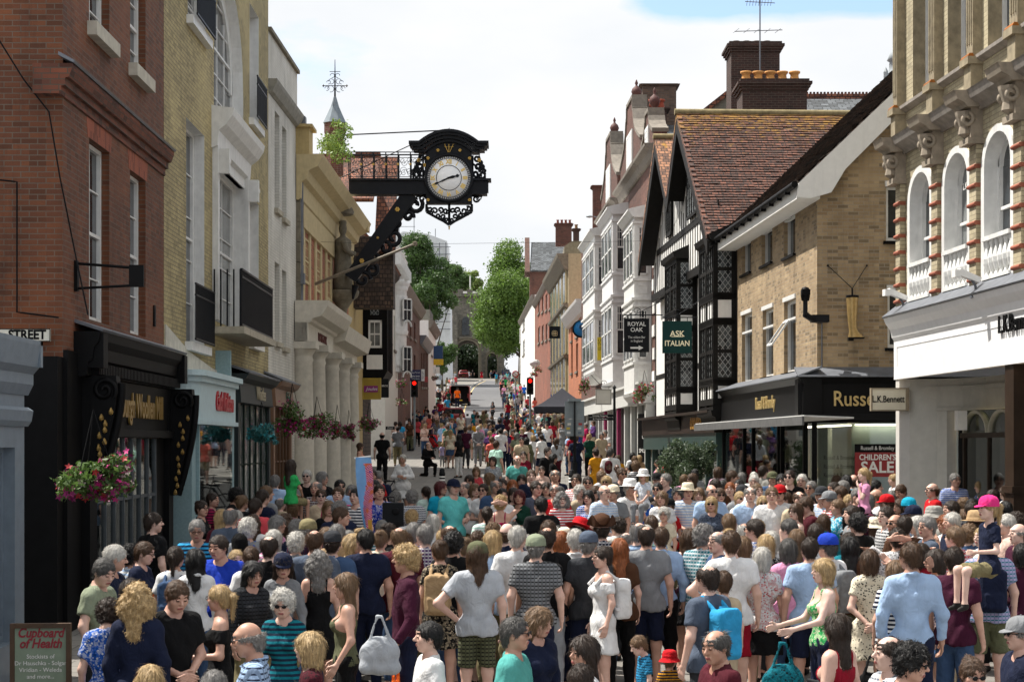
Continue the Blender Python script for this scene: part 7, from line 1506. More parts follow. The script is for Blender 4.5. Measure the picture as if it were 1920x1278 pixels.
class SD:
 def __init__(s, k=.03): s.p = []; s.k = k; s.cut = []; s.fold = 0
 def cap(s, a, b, ra, rb=None, sy=1., k=None, t1=None, t0=None, z=1.): s.p.append(('c', np.array(a, 'f4'), np.array(b, 'f4'), ra, ra if rb is None else rb, sy, s.k if k is None else k, t1, t0)); return s
 def ell(s, c, r, k=None): s.p.append(('e', np.array(c, 'f4'), np.array(r, 'f4'), s.k if k is None else k)); return s
 def box(s, c, h, r, k=.01): s.p.append(('b', np.array(c, 'f4'), np.array(h, 'f4'), r, k)); return s
 def sub(s, fn): s.cut.append(fn); return s
 def __call__(s, ax):
  D = np.full([len(a) for a in ax], .5, 'f4')
  for p in s.p:
   if p[0] == 'c': lo = np.minimum(p[1], p[2])-max(p[3], p[4])-.07; hi = np.maximum(p[1], p[2])+max(p[3], p[4])+.07
   else: lo = p[1]-p[2]-.09; hi = p[1]+p[2]+.09
   w = [slice(int(np.searchsorted(ax[i], lo[i])), int(np.searchsorted(ax[i], hi[i]))) for i in range(3)]
   if any(q.stop-q.start < 1 for q in w): continue
   x, y, z = np.meshgrid(ax[0][w[0]], ax[1][w[1]], ax[2][w[2]], indexing='ij', sparse=True)
   if p[0] == 'c':
    _, a, b, ra, rb, sy, k, t1, t0 = p; d = b-a; L2 = float((d*d).sum())+1e-9
    px, py, pz = x-a[0], y-a[1], z-a[2]; tt = (px*d[0]+py*d[1]+pz*d[2])/L2; t = np.clip(tt, 0, 1)
    q = np.sqrt((px-t*d[0])**2+((py-t*d[1])/sy)**2+(pz-t*d[2])**2)-(ra+(rb-ra)*t)
    if t1 is not None: q = np.maximum(q, (tt-t1)*math.sqrt(L2))
    if t0 is not None: q = np.maximum(q, (t0-tt)*math.sqrt(L2))
   elif p[0] == 'b': _, c, h_, r, k = p; qx, qy, qz = abs(x-c[0])-h_[0], abs(y-c[1])-h_[1], abs(z-c[2])-h_[2]; q = np.sqrt(np.maximum(qx, 0)**2+np.maximum(qy, 0)**2+np.maximum(qz, 0)**2)+np.minimum(np.maximum(qx, np.maximum(qy, qz)), 0)-r
   else:
    _, c, r, k = p; ux, uy, uz = (x-c[0])/r[0], (y-c[1])/r[1], (z-c[2])/r[2]; l = np.sqrt(ux*ux+uy*uy+uz*uz); q = (l-1)*float(r.min())
   o = D[w[0], w[1], w[2]]
   if k <= 0: D[w[0], w[1], w[2]] = np.minimum(o, q)
   else: h = np.clip(.5+.5*(o-q)/k, 0, 1); D[w[0], w[1], w[2]] = o+(q-o)*h-k*h*(1-h)
  X_, Y_, Z_ = np.meshgrid(*ax, indexing='ij', sparse=True)
  for c in s.cut: D = np.maximum(D, c(X_, Y_, Z_))
  if s.fold: D = D+s.fold*(np.sin(27*Z_+14*X_+3*np.sin(15*X_+9*Y_))*.7+np.sin(21*X_-27*Z_+2*np.sin(25*Y_+8*Z_))*.5+np.sin(61*X_+40*Z_+30*Y_)*.3)
  return D
def nmesh(name, V, Q, mats, mi=None, smooth=True):
 me = bpy.data.meshes.new(name); n = len(Q); me.vertices.add(len(V)); me.vertices.foreach_set('co', V.astype('f').ravel()); me.loops.add(n*4); me.loops.foreach_set('vertex_index', Q.astype('i').ravel())
 me.polygons.add(n); me.polygons.foreach_set('loop_start', np.arange(0, n*4, 4, dtype='i')); me.polygons.foreach_set('loop_total', np.full(n, 4, 'i'))
 for m in mats: me.materials.append(m)
 if mi is not None: me.polygons.foreach_set('material_index', mi.astype('i'))
 me.polygons.foreach_set('use_smooth', np.ones(n, bool)); me.update(); return me
SPH = lambda c, r: (lambda x, y, z: -(np.sqrt((x-c[0])**2+(y-c[1])**2+(z-c[2])**2)-r))
# builds: shoulder, chest, waist, hip, limb factors
BUILD = dict(m=(.190, .142, .130, .130, 1.0), w=(.160, .122, .108, .138, .86), M=(.200, .165, .180, .158, 1.15), W=(.178, .152, .165, .172, 1.08), k=(.165, .120, .122, .120, .86))
def arms(pose):
 D_ = dict(
  down=[((.25, .03, 1.16), (.26, -.04, .93))]*2, cross=[((.26, -.04, 1.17), (.02, -.20, 1.19)), ((.26, -.04, 1.17), (.04, -.18, 1.15))],
  clasp=[((.25, .02, 1.14), (.05, -.22, 1.02))]*2, phone=[((.22, -.08, 1.15), (.06, -.28, 1.38)), ((.25, .0, 1.15), (.10, -.24, 1.18))],
  chin=[((.20, -.13, 1.19), (.06, -.17, 1.46)), ((.25, -.02, 1.15), (-.02, -.19, 1.13))], hip=[((.40, .07, 1.19), (.20, -.01, 1.02)), ((.25, .03, 1.16), (.26, -.02, .93))],
  head=[((.40, -.02, 1.60), (.10, .13, 1.66))]*2, point=[((.45, -.18, 1.50), (.66, -.36, 1.66)), ((.32, -.15, 1.42), (.42, -.32, 1.60))],
  behind=[((.26, .08, 1.16), (.05, .19, .99))]*2, bag=[((.27, .02, 1.15), (.29, -.12, .93)), ((.25, .03, 1.16), (.24, -.08, .93))],
  walk=[((.25, .14, 1.18), (.26, .10, .95)), ((.25, -.06, 1.18), (.25, -.22, 1.01))], push=[((.24, -.12, 1.17), (.2, -.40, 1.10))]*2,
  sit=[((.22, -.12, 1.20), (.10, -.26, 1.05))]*2, hold=[((.25, .0, 1.15), (.14, -.26, 1.14)), ((.25, .03, 1.16), (.26, -.04, .93))])
 return D_[pose]
def legs(pose):
 if pose == 'walk': return [((.09, 0, .92), (.10, -.14, .51), (.10, -.24, .10)), ((-.09, 0, .92), (-.10, .02, .48), (-.10, .30, .18))]
 if pose == 'sit': return [((.09, 0, .92), (.12, -.40, .90), (.11, -.42, .48)), ((-.09, 0, .92), (-.12, -.40, .90), (-.11, -.42, .48))]
 if pose == 'kneel': return [((.09, 0, .92), (.12, -.34, .86), (.12, -.30, .46)), ((-.09, 0, .92), (-.10, -.02, .50), (-.10, .38, .48))]
 return [((.09, 0, .92), (.105, -.015, .50), (.11, .01, .08)), ((-.09, 0, .92), (-.105, -.015, .50), (-.11, .01, .08))]
def torso(s, bd, g=0., arm=None, armt=None, k=.05, belly=0, wide=1.):
 sh, ch, wa, hp, lf = BUILD[bd]
 s.cap((-.055, .0, .93), (.055, .0, .93), hp+g, None, .82, k); s.cap((0, -.005*(bd in 'MW')*4, 1.02), (0, -.01, 1.16), wa+g, wa*.98+g, .88 if bd not in 'MW' else 1., k)
 s.cap((-.07*sh/.19, .0, 1.30), (.07*sh/.19, .0, 1.30), ch+g, None, .76, k); s.cap((-sh+.05, .01, 1.425), (sh-.05, .01, 1.425), .062+g, None, 1, k); s.cap((-.09, .012, 1.43), (0, .01, 1.50), .05+g*.5, .045+g*.5, 1, k); s.cap((.09, .012, 1.43), (0, .01, 1.50), .05+g*.5, .045+g*.5, 1, k)
 if bd in 'wW':
  for x in (-.075, .075): s.ell((x, -.085, 1.285), (.062+g, .055+g, .062+g), .04)
 return s
def limbs(s, bd, pose, g=0., upper=(0, 1), lower=None, k=.03):
 sh, _, _, _, lf = BUILD[bd]; A = arms(pose)
 for i, (e, w_) in enumerate(A):
  sg = 1 if i == 0 else -1; S_ = (sg*(sh-.02), .01, 1.415); ks = sh/.19
  e = (sg*e[0]*(ks if pose not in ('cross',) else 1), e[1], e[2]); w_ = (sg*w_[0]*(ks if pose in ('down', 'bag') else 1), w_[1], w_[2])
  s.cap(S_, e, .055*lf+g, .042*lf+g, 1, k, t1=None if upper[1] >= 1 else upper[1])
  if lower: s.cap(e, w_, .041*lf+g, .028*lf+g*.8, 1, k, t1=None if lower >= 1 else lower)
  yield S_, e, w_
def legs_sd(s, bd, pose, g=0., t=2., k=.035, loose=0):
 lf = BUILD[bd][4]; lf = .9+lf*.1 if bd != 'M' else 1.1
 for h, kn, an in legs(pose):
  s.cap(h, kn, .085*lf+g, .058*lf+g+loose, 1, k, t1=None if t > 1 else t)
  if t > 1: s.cap(kn, an, .056*lf+g+loose, .036*lf+g+loose*.9, 1, k, t1=None if t >= 2 else t-1)
_SK = {}
def hand(w_, d, sg, curl=.5, pn=None):
 d = Vector(d).normalized(); n = Vector(pn or (-sg, 0, 0)); n = (n-d*n.dot(d)).normalized(); sd = d.cross(n).normalized()
 if sd.y > 0 and abs(d.z) > .5: sd = -sd
 s = SD(.008); w0 = Vector(w_); pc = w0+d*.05
 s.cap(w0-d*.015, w0+d*.02, .024, .026, 1, .01)
 for o in (-.026, -.009, .009, .026): s.cap(w0+d*.015+sd*o*.6, w0+d*.085+sd*o, .013, .011, 1, .012)
 for q, (o, ln) in enumerate(((-.028, .062), (-.0095, .078), (.0095, .085), (.028, .075))):
  b0 = w0+d*.088+sd*o; c1 = d*(math.cos(curl*.7))+n*math.sin(curl*.7); c2 = d*math.cos(curl*1.8)+n*math.sin(curl*1.8)
  b1 = b0+c1*ln*.5; b2 = b1+c2*ln*.5; s.cap(b0, b1, .0092, .0085, 1, .003); s.cap(b1, b2, .0085, .007, 1, .003)
 t0 = w0+d*.03+sd*.03; t1 = t0+d*.032+sd*.026+n*.012; t2 = t1+d*.03+sd*.004+n*.01; s.cap(t0, t1, .012, .01, 1, .008); s.cap(t1, t2, .01, .008, 1, .004)
 c = w0+d*.08; return snet(s, (c.x-.13, c.y-.13, c.z-.13), (c.x+.13, c.y+.13, c.z+.13), .0062)
HC = Vector((0, -.012, 1.645))
def head_verts(bd):
 k_ = ('h', bd in 'wWk')
 if k_ in _SK: return _SK[k_]
 f = bd in 'wWk'; s = SD(.02)
 s.ell((0, .012, .03), (.076, .096, .094), .02); s.cap((-.022, -.03, -.045), (.022, -.03, -.045), .05, None, 1, .04); s.cap((-.012, -.058, -.082), (.012, -.058, -.082), .024 if not f else .02, None, 1, .03)
 s.ell((0, -.062, .052), (.052, .032, .024), .02); s.cap((-.046, -.055, -.008), (.046, -.055, -.008), .026, None, 1, .03)
 s.cap((0, -.088, .026), (0, -.112, -.006), .007, .0135 if not f else .011, 1, .012); s.cap((-.012, -.098, -.012), (.012, -.098, -.012), .008, None, 1, .006)
 s.cap((-.018, -.089, -.046), (.018, -.089, -.046), .0085, None, 1, .008); s.cap((-.015, -.087, -.056), (.015, -.087, -.056), .0085, None, 1, .008)
 for x in (-1, 1): s.ell((x*.079, .008, .004), (.012, .021, .032), .006); s.ell((x*.032, -.088, .020), (.017, .010, .010), .004)
 s.cap((0, .02, -.04), (0, .022, -.16), .052 if not f else .045, .058 if not f else .05, 1, .03)
 for x in (-1, 1): s.sub(SPH((x*.031, -.116, .020), .0195))
 V, Q = snet(s, (-.11, -.14, -.16), (.11, .13, .14), .0068); c = V[Q].mean(1)
 mi = np.zeros(len(Q), 'i'); eye = (np.abs(np.abs(c[:, 0])-.032) < .013) & (np.abs(c[:, 2]-.020) < .0055) & (c[:, 1] < -.07); mi[eye] = 1
 lips = (np.abs(c[:, 0]) < .023) & (np.abs(c[:, 2]+.051) < .0075) & (c[:, 1] < -.084); mi[lips] = 2
 brow = (np.abs(np.abs(c[:, 0])-.034) < .018) & (np.abs(c[:, 2]-.047) < .0055) & (c[:, 1] < -.06); mi[brow] = 3
 _SK[k_] = (V, Q, mi); return _SK[k_]
def head_mat(yaw, pitch, k=1.): return Matrix.Translation((0, .012, 1.50)) @ Matrix.Rotation(math.radians(yaw), 4, 'Z') @ Matrix.Rotation(math.radians(pitch), 4, 'X') @ Matrix.Translation(HC-Vector((0, .012, 1.50))) @ Matrix.Diagonal((k, k, k, 1)) if k == 1. else Matrix.Translation((0, .012, 1.50)) @ Matrix.Rotation(math.radians(yaw), 4, 'Z') @ Matrix.Rotation(math.radians(pitch), 4, 'X') @ Matrix.Translation((HC-Vector((0, .012, 1.50)))*k) @ Matrix.Diagonal((k, k, k, 1))
def kscale(bd): return 1.2 if bd == 'k' else .985
def body_mesh(bd, pose, lpose, yaw, pitch):
 k_ = ('b', bd, pose, lpose, yaw, pitch)
 if k_ in _SK: return _SK[k_]
 kt = ('t', bd, pose, lpose)
 if kt not in _SK:
  s = SD(.03); torso(s, bd); ends = list(limbs(s, bd, pose, lower=1)); legs_sd(s, bd, lpose)
  for h, kn, an in legs(lpose):
   fd = (0, -1, -.25) if lpose != 'kneel' else (0, -.2, -1);
   if lpose == 'sit': fd = (0, -.6, -.8)
   s.cap(an, (an[0]*1.05, an[1]-.0, an[2]-.03), .038, .036, 1, .03); s.cap((an[0], an[1]+.03, an[2]-.035), (an[0]*1.12, an[1]+fd[1]*.15, an[2]-.045+fd[2]*.03), .034, .03, 1, .03)
  s.cap((0, .01, 1.44), (0, .01, 1.53), .055 if bd in 'mM' else .047, None, 1, .03)
  V, Q = snet(s, (-.75, -.55, -.02), (.75, .5, 1.56), .0165); c = V[Q].mean(1); mi = np.zeros(len(Q), 'i')
  for h, kn, an in legs(lpose): mi[(np.abs(c[:, 0]-an[0]) < .1) & (np.abs(c[:, 1]-an[1]) < .22) & (c[:, 2] < an[2]+.0)] = 4
  parts = [(V, Q, mi)]
  for i, (S_, e, w_) in enumerate(ends):
   d = (Vector(w_)-Vector(e)).normalized(); sg = 1 if i == 0 else -1
   pn = (-sg, 0, 0)
   if pose in ('phone', 'chin', 'cross', 'clasp', 'hold', 'sit'): d = (d+Vector((-sg*.5, 0, .0))).normalized(); pn = (0, 1, 0)
   if pose in ('head', 'behind'): pn = (0, -1 if pose == 'head' else -1, 0); d = (d+Vector((-sg*.8, 0, 0))).normalized()
   v, q = hand(w_, d, sg, .55 if pose != 'point' else .25, pn); parts.append((v, q, np.zeros(len(q), 'i')))
  _SK[kt] = parts
 V, Q, mi = head_verts(bd); M = np.array(head_mat(yaw, pitch, kscale(bd))); Vh = V @ M[:3, :3].T+M[:3, 3]
 P = _SK[kt]+[(Vh, Q, mi)]; Vs, Qs, Ms, o = [], [], [], 0
 for v, q, m in P: Vs.append(v); Qs.append(q+o); Ms.append(m); o += len(v)
 me = nmesh('person', np.concatenate(Vs), np.concatenate(Qs), [SKINS[0], EYE, LIP, BROW, SHOE], np.concatenate(Ms)); _SK[k_] = me; return me
def garment(kind, bd, pose, lpose):
 k_ = ('g', kind, bd, pose, lpose)
 if k_ in _SK: return _SK[k_]
 s = SD(.03); g = .014; s.fold = .0062 if kind in 'TSLJtsk' else .004; low = 2.
 if kind in 'TSKODLJF':            # tops: T tee, S shirt, L long, J jacket, K strappy, O off shoulder, D dress
  g = .022 if kind == 'J' else .016 if kind in 'TS' else .011
  torso(s, bd, g)
  if kind in 'TSJL' or kind == 'O' or kind == 'D':
   up = {'T': .62, 'S': .68, 'L': 1, 'J': 1, 'O': .6, 'D': .5}[kind]; list(limbs(s, bd, pose, g+(.010 if kind in 'TS' else .004), (0, up), {'L': .93, 'J': .97}.get(kind)))
  hp = BUILD[bd][3]
  zt = .90 if kind != 'D' else .60
  if kind == 'D': s.cap((-.04, 0, .90), (-.06, 0, .60), hp+.0, hp+.035, .85, .04); s.cap((.04, 0, .90), (.06, 0, .60), hp+.0, hp+.035, .85, .04)
  elif kind in 'TJS': s.cap((-.045, 0, .93), (.045, 0, .93), hp+g+.012, None, .86, .04); s.cap((-.045, 0, .86), (.045, 0, .86), hp+g+.008, None, .86, .04); zt = .86 if kind != 'J' else .82
  s.sub(lambda x, y, z: zt-z+.008*np.sin(x*25))
  if kind in 'KO':
   zc = 1.36 if kind == 'K' else 1.385
   if kind == 'O': s.sub(lambda x, y, z: z-zc+0*x)
   else:
    st = SD(0);
    s.sub(lambda x, y, z: np.minimum(z-1.345+.035*np.exp(-((y+.1)/.05)**2)+0*x, np.abs(np.abs(x)-.085)-.011))
  else: s.sub(SPH((0, -.045, 1.525), .082 if kind != 'J' else .085)); s.sub(SPH((0, .0, 1.56), .078))
  if kind in 'SL':
   ring = [(.088*math.cos(t), .004+.085*math.sin(t), 1.492+.022*math.sin(t)) for t in np.linspace(0, 2*math.pi, 13)]
   for p, q in zip(ring, ring[1:]): s.cap(p, q, .0145, None, 1, .004)
  if kind in 'K' or kind == 'F': s.sub(lambda x, y, z: np.where(z > 1.22, np.abs(x)-.125, -1)+0*y)
  bx = (-.75, -.55, zt-.05), (.75, .5, 1.78)
 else:                            # bottoms: t trousers, s shorts, k skirt
  loose = .012 if kind == 't' else .02; sh, ch, wa, hp, lf = BUILD[bd]
  s.cap((-.055, .0, .93), (.055, .0, .93), hp+.010, None, .82, .04); s.cap((0, 0, 1.0), (0, 0, 1.02), wa+.004, None, .85, .04)
  if kind == 'k': s.cap((-.04, 0, .90), (-.06, 0, .62), hp+.0, hp+.045, .85, .04); s.cap((.04, 0, .90), (.06, 0, .62), hp+.0, hp+.045, .85, .04); s.sub(lambda x, y, z: .60-z+0*x)
  else: legs_sd(s, bd, lpose, .010, 1.95 if kind == 't' else .88, .03, loose)
  s.sub(lambda x, y, z: z-1.03+0*x); bx = (-.35, -.6, 0.02), (.35, .5, 1.1)
 V, Q = snet(s, bx[0], bx[1], .0175); me = nmesh({'t': 'trousers', 's': 'shorts', 'k': 'skirt', 'D': 'dress', 'J': 'jacket', 'K': 'strappy_top'}.get(kind, 'shirt'), V, Q, [SHOE]); _SK[k_] = me; return me
def hair_mesh(kind):
 k_ = ('hair', kind)
 if k_ in _SK: return _SK[k_]
 s = SD(.02); face = lambda fx, fz, top=.075: (lambda x, y, z: -(np.sqrt((x/fx)**2+((y+.125)/.082)**2+((z+fz)/.105)**2)-1)*.06)
 amp, fr = .0045, 70
 cap_ = lambda g=.012, b=0: s.ell((0, .014, .034), (.079+g, .1+g, .098+g), .02)
 if kind in ('s', 'r', 'x', 'hs'):
  cap_(.010); s.cap((0, .06, -.03), (0, .055, -.06), .05, .045, 1, .03); s.sub(face(.074, .015)); s.sub(lambda x, y, z: -.075-z+.0*x+np.where(y < .03, .075+.004, 0)); s.sub(SPH((0, -.10, -.02), .072))
  if kind == 'r': s.sub(lambda x, y, z: -(np.sqrt((x/.066)**2+((y-.005)/.098)**2+((z-.12)/.085)**2)-1)*.07)
  if kind == 'x': s.sub(lambda x, y, z: z-.028+0*x)
 elif kind == 'b':
  cap_(.017); s.cap((0, .045, -.02), (0, .05, -.08), .085, .078, .85, .04)
  for x in (-1, 1): s.cap((x*.07, .005, .02), (x*.072, -.0, -.085), .03, .024, 1, .03)
  s.sub(face(.064, .03)); s.sub(lambda x, y, z: -.115-z+.01*np.sin(x*60))
 elif kind in ('l', 'C'):
  cap_(.018); s.cap((0, .05, -.02), (0, .085, -.26), .085, .07, .5 if kind == 'l' else .8, .05)
  for x in (-1, 1): s.cap((x*.07, .012, .02), (x*.085, .03, -.20), .032, .03, 1, .04)
  s.sub(face(.062, .03)); amp, fr = (.006, 45) if kind == 'l' else (.014, 75)
  if kind == 'C': s.cap((-.05, .03, -.05), (.05, .03, -.05), .10, None, 1, .05)
 elif kind in ('p', 'u', 'P'):
  cap_(.010); s.cap((0, .06, -.03), (0, .055, -.05), .05, .045, 1, .03); s.sub(face(.068, .02)); s.sub(lambda x, y, z: -.07-z+0*x+np.where(y < .03, .07, 0)); s.sub(SPH((0, -.10, -.02), .07))
 elif kind in ('c', 'a'):
  cap_(.022); s.cap((0, .06, -.02), (0, .055, -.05), .062, .055, 1, .03); s.sub(face(.070, .02)); s.sub(lambda x, y, z: -.085-z+0*x+np.where(y < .0, .06, 0)); amp, fr = .011, 85
 elif kind == 'h':      # head scarf
  cap_(.016); s.cap((0, .04, -.04), (0, .05, -.16), .09, .1, 1, .04); s.sub(face(.056, .02)); amp = .002
 base = s.fold; f0 = s.__call__
 def fn(ax):
  D = f0(ax); X_, Y_, Z_ = np.meshgrid(*ax, indexing='ij', sparse=True)
  st_ = np.sin(fr*1.6*X_+4*np.sin(9*Z_+20*Y_))*np.sin(fr*1.1*Y_+3*np.sin(11*Z_)) if kind not in ('c', 'C', 'a') else np.sin(fr*X_+2*np.sin(fr*.6*Y_))*np.sin(fr*Y_+1)*np.sin(fr*Z_+2*np.sin(fr*.5*X_))*1.5
  return D+amp*st_
 lo = (-.16, -.15, -.36 if kind in 'lC' else -.2); V, Q = snet(fn, lo, (.16, .2, .2), .0085 if kind not in 'lC' else .0095)
 if kind in ('p', 'u', 'P'):
  s2 = SD(.02)
  if kind == 'u': s2.ell((0, .085, .10), (.042, .042, .036), .01)
  else: s2.cap((0, .10, .05), (0, .145, .03), .026, .03, 1, .02); s2.cap((0, .145, .03), (0, .135, -.17), .032, .014, 1, .02)
  v, q = snet(s2, (-.1, 0, -.25), (.1, .2, .2), .0085); Q = np.concatenate([Q, q+len(V)]); V = np.concatenate([V, v])
 R_ = np.random.RandomState(3); c = V[Q].mean(1); nn = np.cross(V[Q[:, 1]]-V[Q[:, 0]], V[Q[:, 2]]-V[Q[:, 0]]); nn /= np.linalg.norm(nn, axis=1)[:, None]+1e-9
 sel = R_.choice(len(c), min(len(c), 2800 if kind in 'lC' else 2000)); p, n_ = c[sel], nn[sel]; k = len(sel); cur = kind in ('c', 'C', 'a')
 dn = np.array([0, .15, -1.]) if kind in 'lbC' else None; fl = np.tile(dn, (k, 1)) if dn is not None else np.stack([p[:, 0]*3, p[:, 1]*.6+.3, -.6+0*p[:, 0]], 1)
 fl = fl+R_.normal(size=(k, 3))*(.9 if cur else .16 if kind in 'lb' else .35); fl -= n_*(fl*n_).sum(1)[:, None]; fl /= np.linalg.norm(fl, axis=1)[:, None]+1e-9
 ln = (R_.uniform(.02, .05, k) if kind in 'srxupPh' else R_.uniform(.03, .09, k) if kind in 'lb' else R_.uniform(.02, .04, k))[:, None]; sd = np.cross(n_, fl)*R_.uniform(.0009, .0024, k)[:, None]; up = .012 if cur else .004
 a0, a1, a2 = p+n_*.0005, p+fl*ln*.5+n_*(up+.002*R_.normal(size=(k, 1))), p+fl*ln+n_*(.002 if not cur else up*.6)+sd*R_.normal(size=(k, 1))*3
 W_ = np.concatenate([np.stack([a0-sd, a0+sd, a1+sd, a1-sd], 1).reshape(-1, 3), np.stack([a1-sd, a1+sd, a2+sd*.3, a2-sd*.3], 1).reshape(-1, 3)]); o_ = len(V); V = np.concatenate([V, W_]); Q = np.concatenate([Q, np.arange(len(W_)).reshape(-1, 4)+o_])
 me = nmesh('hair', V, Q, [BROW]); _SK[k_] = me; return me
def hat_mesh(kind):
 k_ = ('hat', kind)
 if k_ in _SK: return _SK[k_]
 m = MB(); rc = .103
 if kind == 'cap':
  m.lathe([(rc, .035), (rc*1.0, .06), (rc*.92, .105), (rc*.7, .135), (rc*.3, .152), (0, .155)], (0, .012, 0), 20, sq=1.12)
  n = 10; up = [(.085*math.sin(t), -.07-.085*math.cos(t), .050-.02*math.cos(t)) for t in np.linspace(-1.35, 1.35, n)]; inn = [(.098*math.sin(t), .012-.11*math.cos(t), .048) for t in np.linspace(-.95, .95, n)]
  vs = inn+up+[(a, b, c-.006) for a, b, c in inn+up]; m.add(vs, [(i, i+1, n+i+1, n+i) for i in range(n-1)]+[(2*n+i, 3*n+i, 3*n+i+1, 2*n+i+1) for i in range(n-1)]+[(n+i, n+i+1, 3*n+i+1, 3*n+i) for i in range(n-1)], 0, True); m.lathe([(.008, .15), (.006, .162), (0, .163)], (0, .012, 0), 8)
 elif kind in ('sun', 'buc', 'tri', 'fed'):
  br, dz, hh = {'sun': (.2, -.02, .14), 'buc': (.155, -.045, .135), 'fed': (.17, .012, .165), 'tri': (.2, 0, .13)}[kind]
  if kind != 'tri':
   prof = [(br, .035+dz), (br*.75, .045+dz*.4), (rc, .05), (rc*.98, .1), (rc*.86, hh-.01), (rc*.6, hh+.004), (rc*.3, hh-(.02 if kind == 'fed' else -.004)), (0, hh-(.026 if kind == 'fed' else -.008))]
   m.lathe(prof, (0, .012, 0), 24, sq=1.12); m.lathe([(rc+.004, .052), (rc+.004, .078), (rc-.01, .078), (rc-.01, .052)], (0, .012, 0), 24, 1 if 0 else 0, sq=1.12)
  else:
   m.lathe([(rc*1.02, .04), (rc, .1), (rc*.8, .16), (rc*.3, .185), (0, .19)], (0, .012, 0), 20, sq=1.1); n = 36; vs = []
   for i in range(n): a = 2*math.pi*i/n; r = .15+.02*math.cos(3*a-math.pi/2*3); l_ = .5+.5*math.cos(3*(a-math.pi/2)+math.pi); vs += [(rc*math.cos(a), .012+rc*1.1*math.sin(a), .05), ((.125+.045*(1-l_))*math.cos(a), .012+(.125+.045*(1-l_))*math.sin(a), .06+.11*l_)]
   m.add(vs+[(x*1.02, y*1.02, z-.008) for x, y, z in vs], [(2*i, 2*i+1, (2*i+3) % (2*n), (2*i+2) % (2*n)) for i in range(n)]+[(2*n+2*i, 2*n+(2*i+2) % (2*n), 2*n+(2*i+3) % (2*n), 2*n+2*i+1) for i in range(n)], 0, True)
 me = bpy.data.meshes.new('hat'); me.from_pydata(m.v, [], m.f); me.materials.append(BROW); me.polygons.foreach_set('use_smooth', m.sm); me.update(); _SK[k_] = me; return me
def glasses_mesh(dark=True):
 k_ = ('gl', dark)
 if k_ in _SK: return _SK[k_]
 m = MB()
 for x in (-1, 1):
  m.lathe([(0, .004), (.021, .002), (.023, -.002), (0, -.002)] if dark else [(.019, .002), (.024, .002), (.024, -.002), (.019, -.002), (.019, .002)], (x*.032, -.105, .018), 14, ax='y', sq=.8); m.tube([(x*.054, -.100, .024), (x*.084, -.02, .022), (x*.085, .01, .015)], .0028, 4)
 m.tube([(-.012, -.107, .022), (.012, -.107, .022)], .003, 4)
 me = bpy.data.meshes.new('sunglasses' if dark else 'glasses'); me.from_pydata(m.v, [], m.f); me.materials.append(SB); me.update(); _SK[k_] = me; return me
# ---- materials of people
def skinmat(c):
 def f():
  a = NT('skin'); tc = a.n('TexCoord').outputs['Object']; n = a.noise(tc, 9, 5); a.l(a.mix(a.ramp(n, .3, .7), [c[0]*.88, c[1]*.78, c[2]*.76], [min(1, c[0]*1.08), c[1]*1.05, c[2]*1.04]), a.b.inputs['Base Color'])
  a.b.inputs['Roughness'].default_value = .48; a.b.inputs['Subsurface Weight'].default_value = 0; a.bump(a.noise(tc, 90, 3), .12, .003); return a.m
 return mk(('skin', c), f)
SKINS = [skinmat(c) for c in ((.53, .325, .245), (.60, .40, .32), (.44, .26, .185), (.63, .45, .375), (.10, .05, .032))]
EYE = paint((.025, .018, .014), .25, .1, dirt=0, name='eye'); LIP = paint((.30, .09, .08), .5, .1, dirt=0, name='lips'); BROW = paint((.04, .025, .015), .8, .2, dirt=0, name='brow'); SHOE = paint((.02, .018, .017), .6, .3, dirt=0, name='shoe_leather')
HC_ = dict(k=('black', (.008, .007, .007)), d=('dark brown', (.028, .016, .010)), n=('brown', (.07, .036, .018)), t=('light brown', (.16, .095, .05)), y=('blonde', (.42, .29, .14)), g=('grey', (.20, .19, .18)), w=('white', (.52, .50, .46)), o=('ginger', (.28, .085, .025)), r=('dark red', (.09, .012, .014)), i=('dark grey', (.07, .066, .062)))
def hairmat(c):
 def f():
  a = NT('hair'); tc = a.n('TexCoord').outputs['Object']; n = a.noise(a.mapv(tc, (90, 90, 10)), 1.0, 5, .7); n2 = a.noise(tc, 16, 4)
  cc = a.mix(a.ramp(n, .3, .7), [x*.4 for x in c], [min(1, x*1.7) for x in c]); cc = a.mix(a.ramp(n2, .4, .7, (0, 0, 0), (.45,)*3), cc, [x*.45 for x in c]); a.l(cc, a.b.inputs['Base Color'])
  a.b.inputs['Roughness'].default_value = .5; a.b.inputs['Specular IOR Level'].default_value = .35; a.bump(n, .8, .006); return a.m
 return mk(('hair', c), f)
CN = dict(white='d8d8d8', black='0e0e10', navy='151c33', grey='7b7d80', charcoal='303236', darkgrey='3c3f44', lightgrey='a9adb3', slate='4c5666', denim='3a5070', lightblue='9db6d6', skyblue='2f93c4', blue='1e55ad', royal='1b3aa8', aqua='62c3c2', turquoise='0e94b4', teal='0b6a78', seafoam='4f9a94', mint='a9cfc0', green='2c9a52', darkgreen='10382c', olive='5a5c44', sage='848c76', khaki='7d7455', tan='a58a68', beige='b3a38a', cream='d9cfb8', blush='d2b3a6', pink='cf8fb0', hotpink='d8317a', coral='c2464e', salmon='d2685a', red='b3131c', crimson='8e1026', maroon='4a1420', plum='3c1228', magenta='9a1648', purple='4a2a5c', lilac='a59cc0', mustard='c58a1e', orange='d25a1c', brown='4a3020', stone='94928c', hivis='ff6a10')
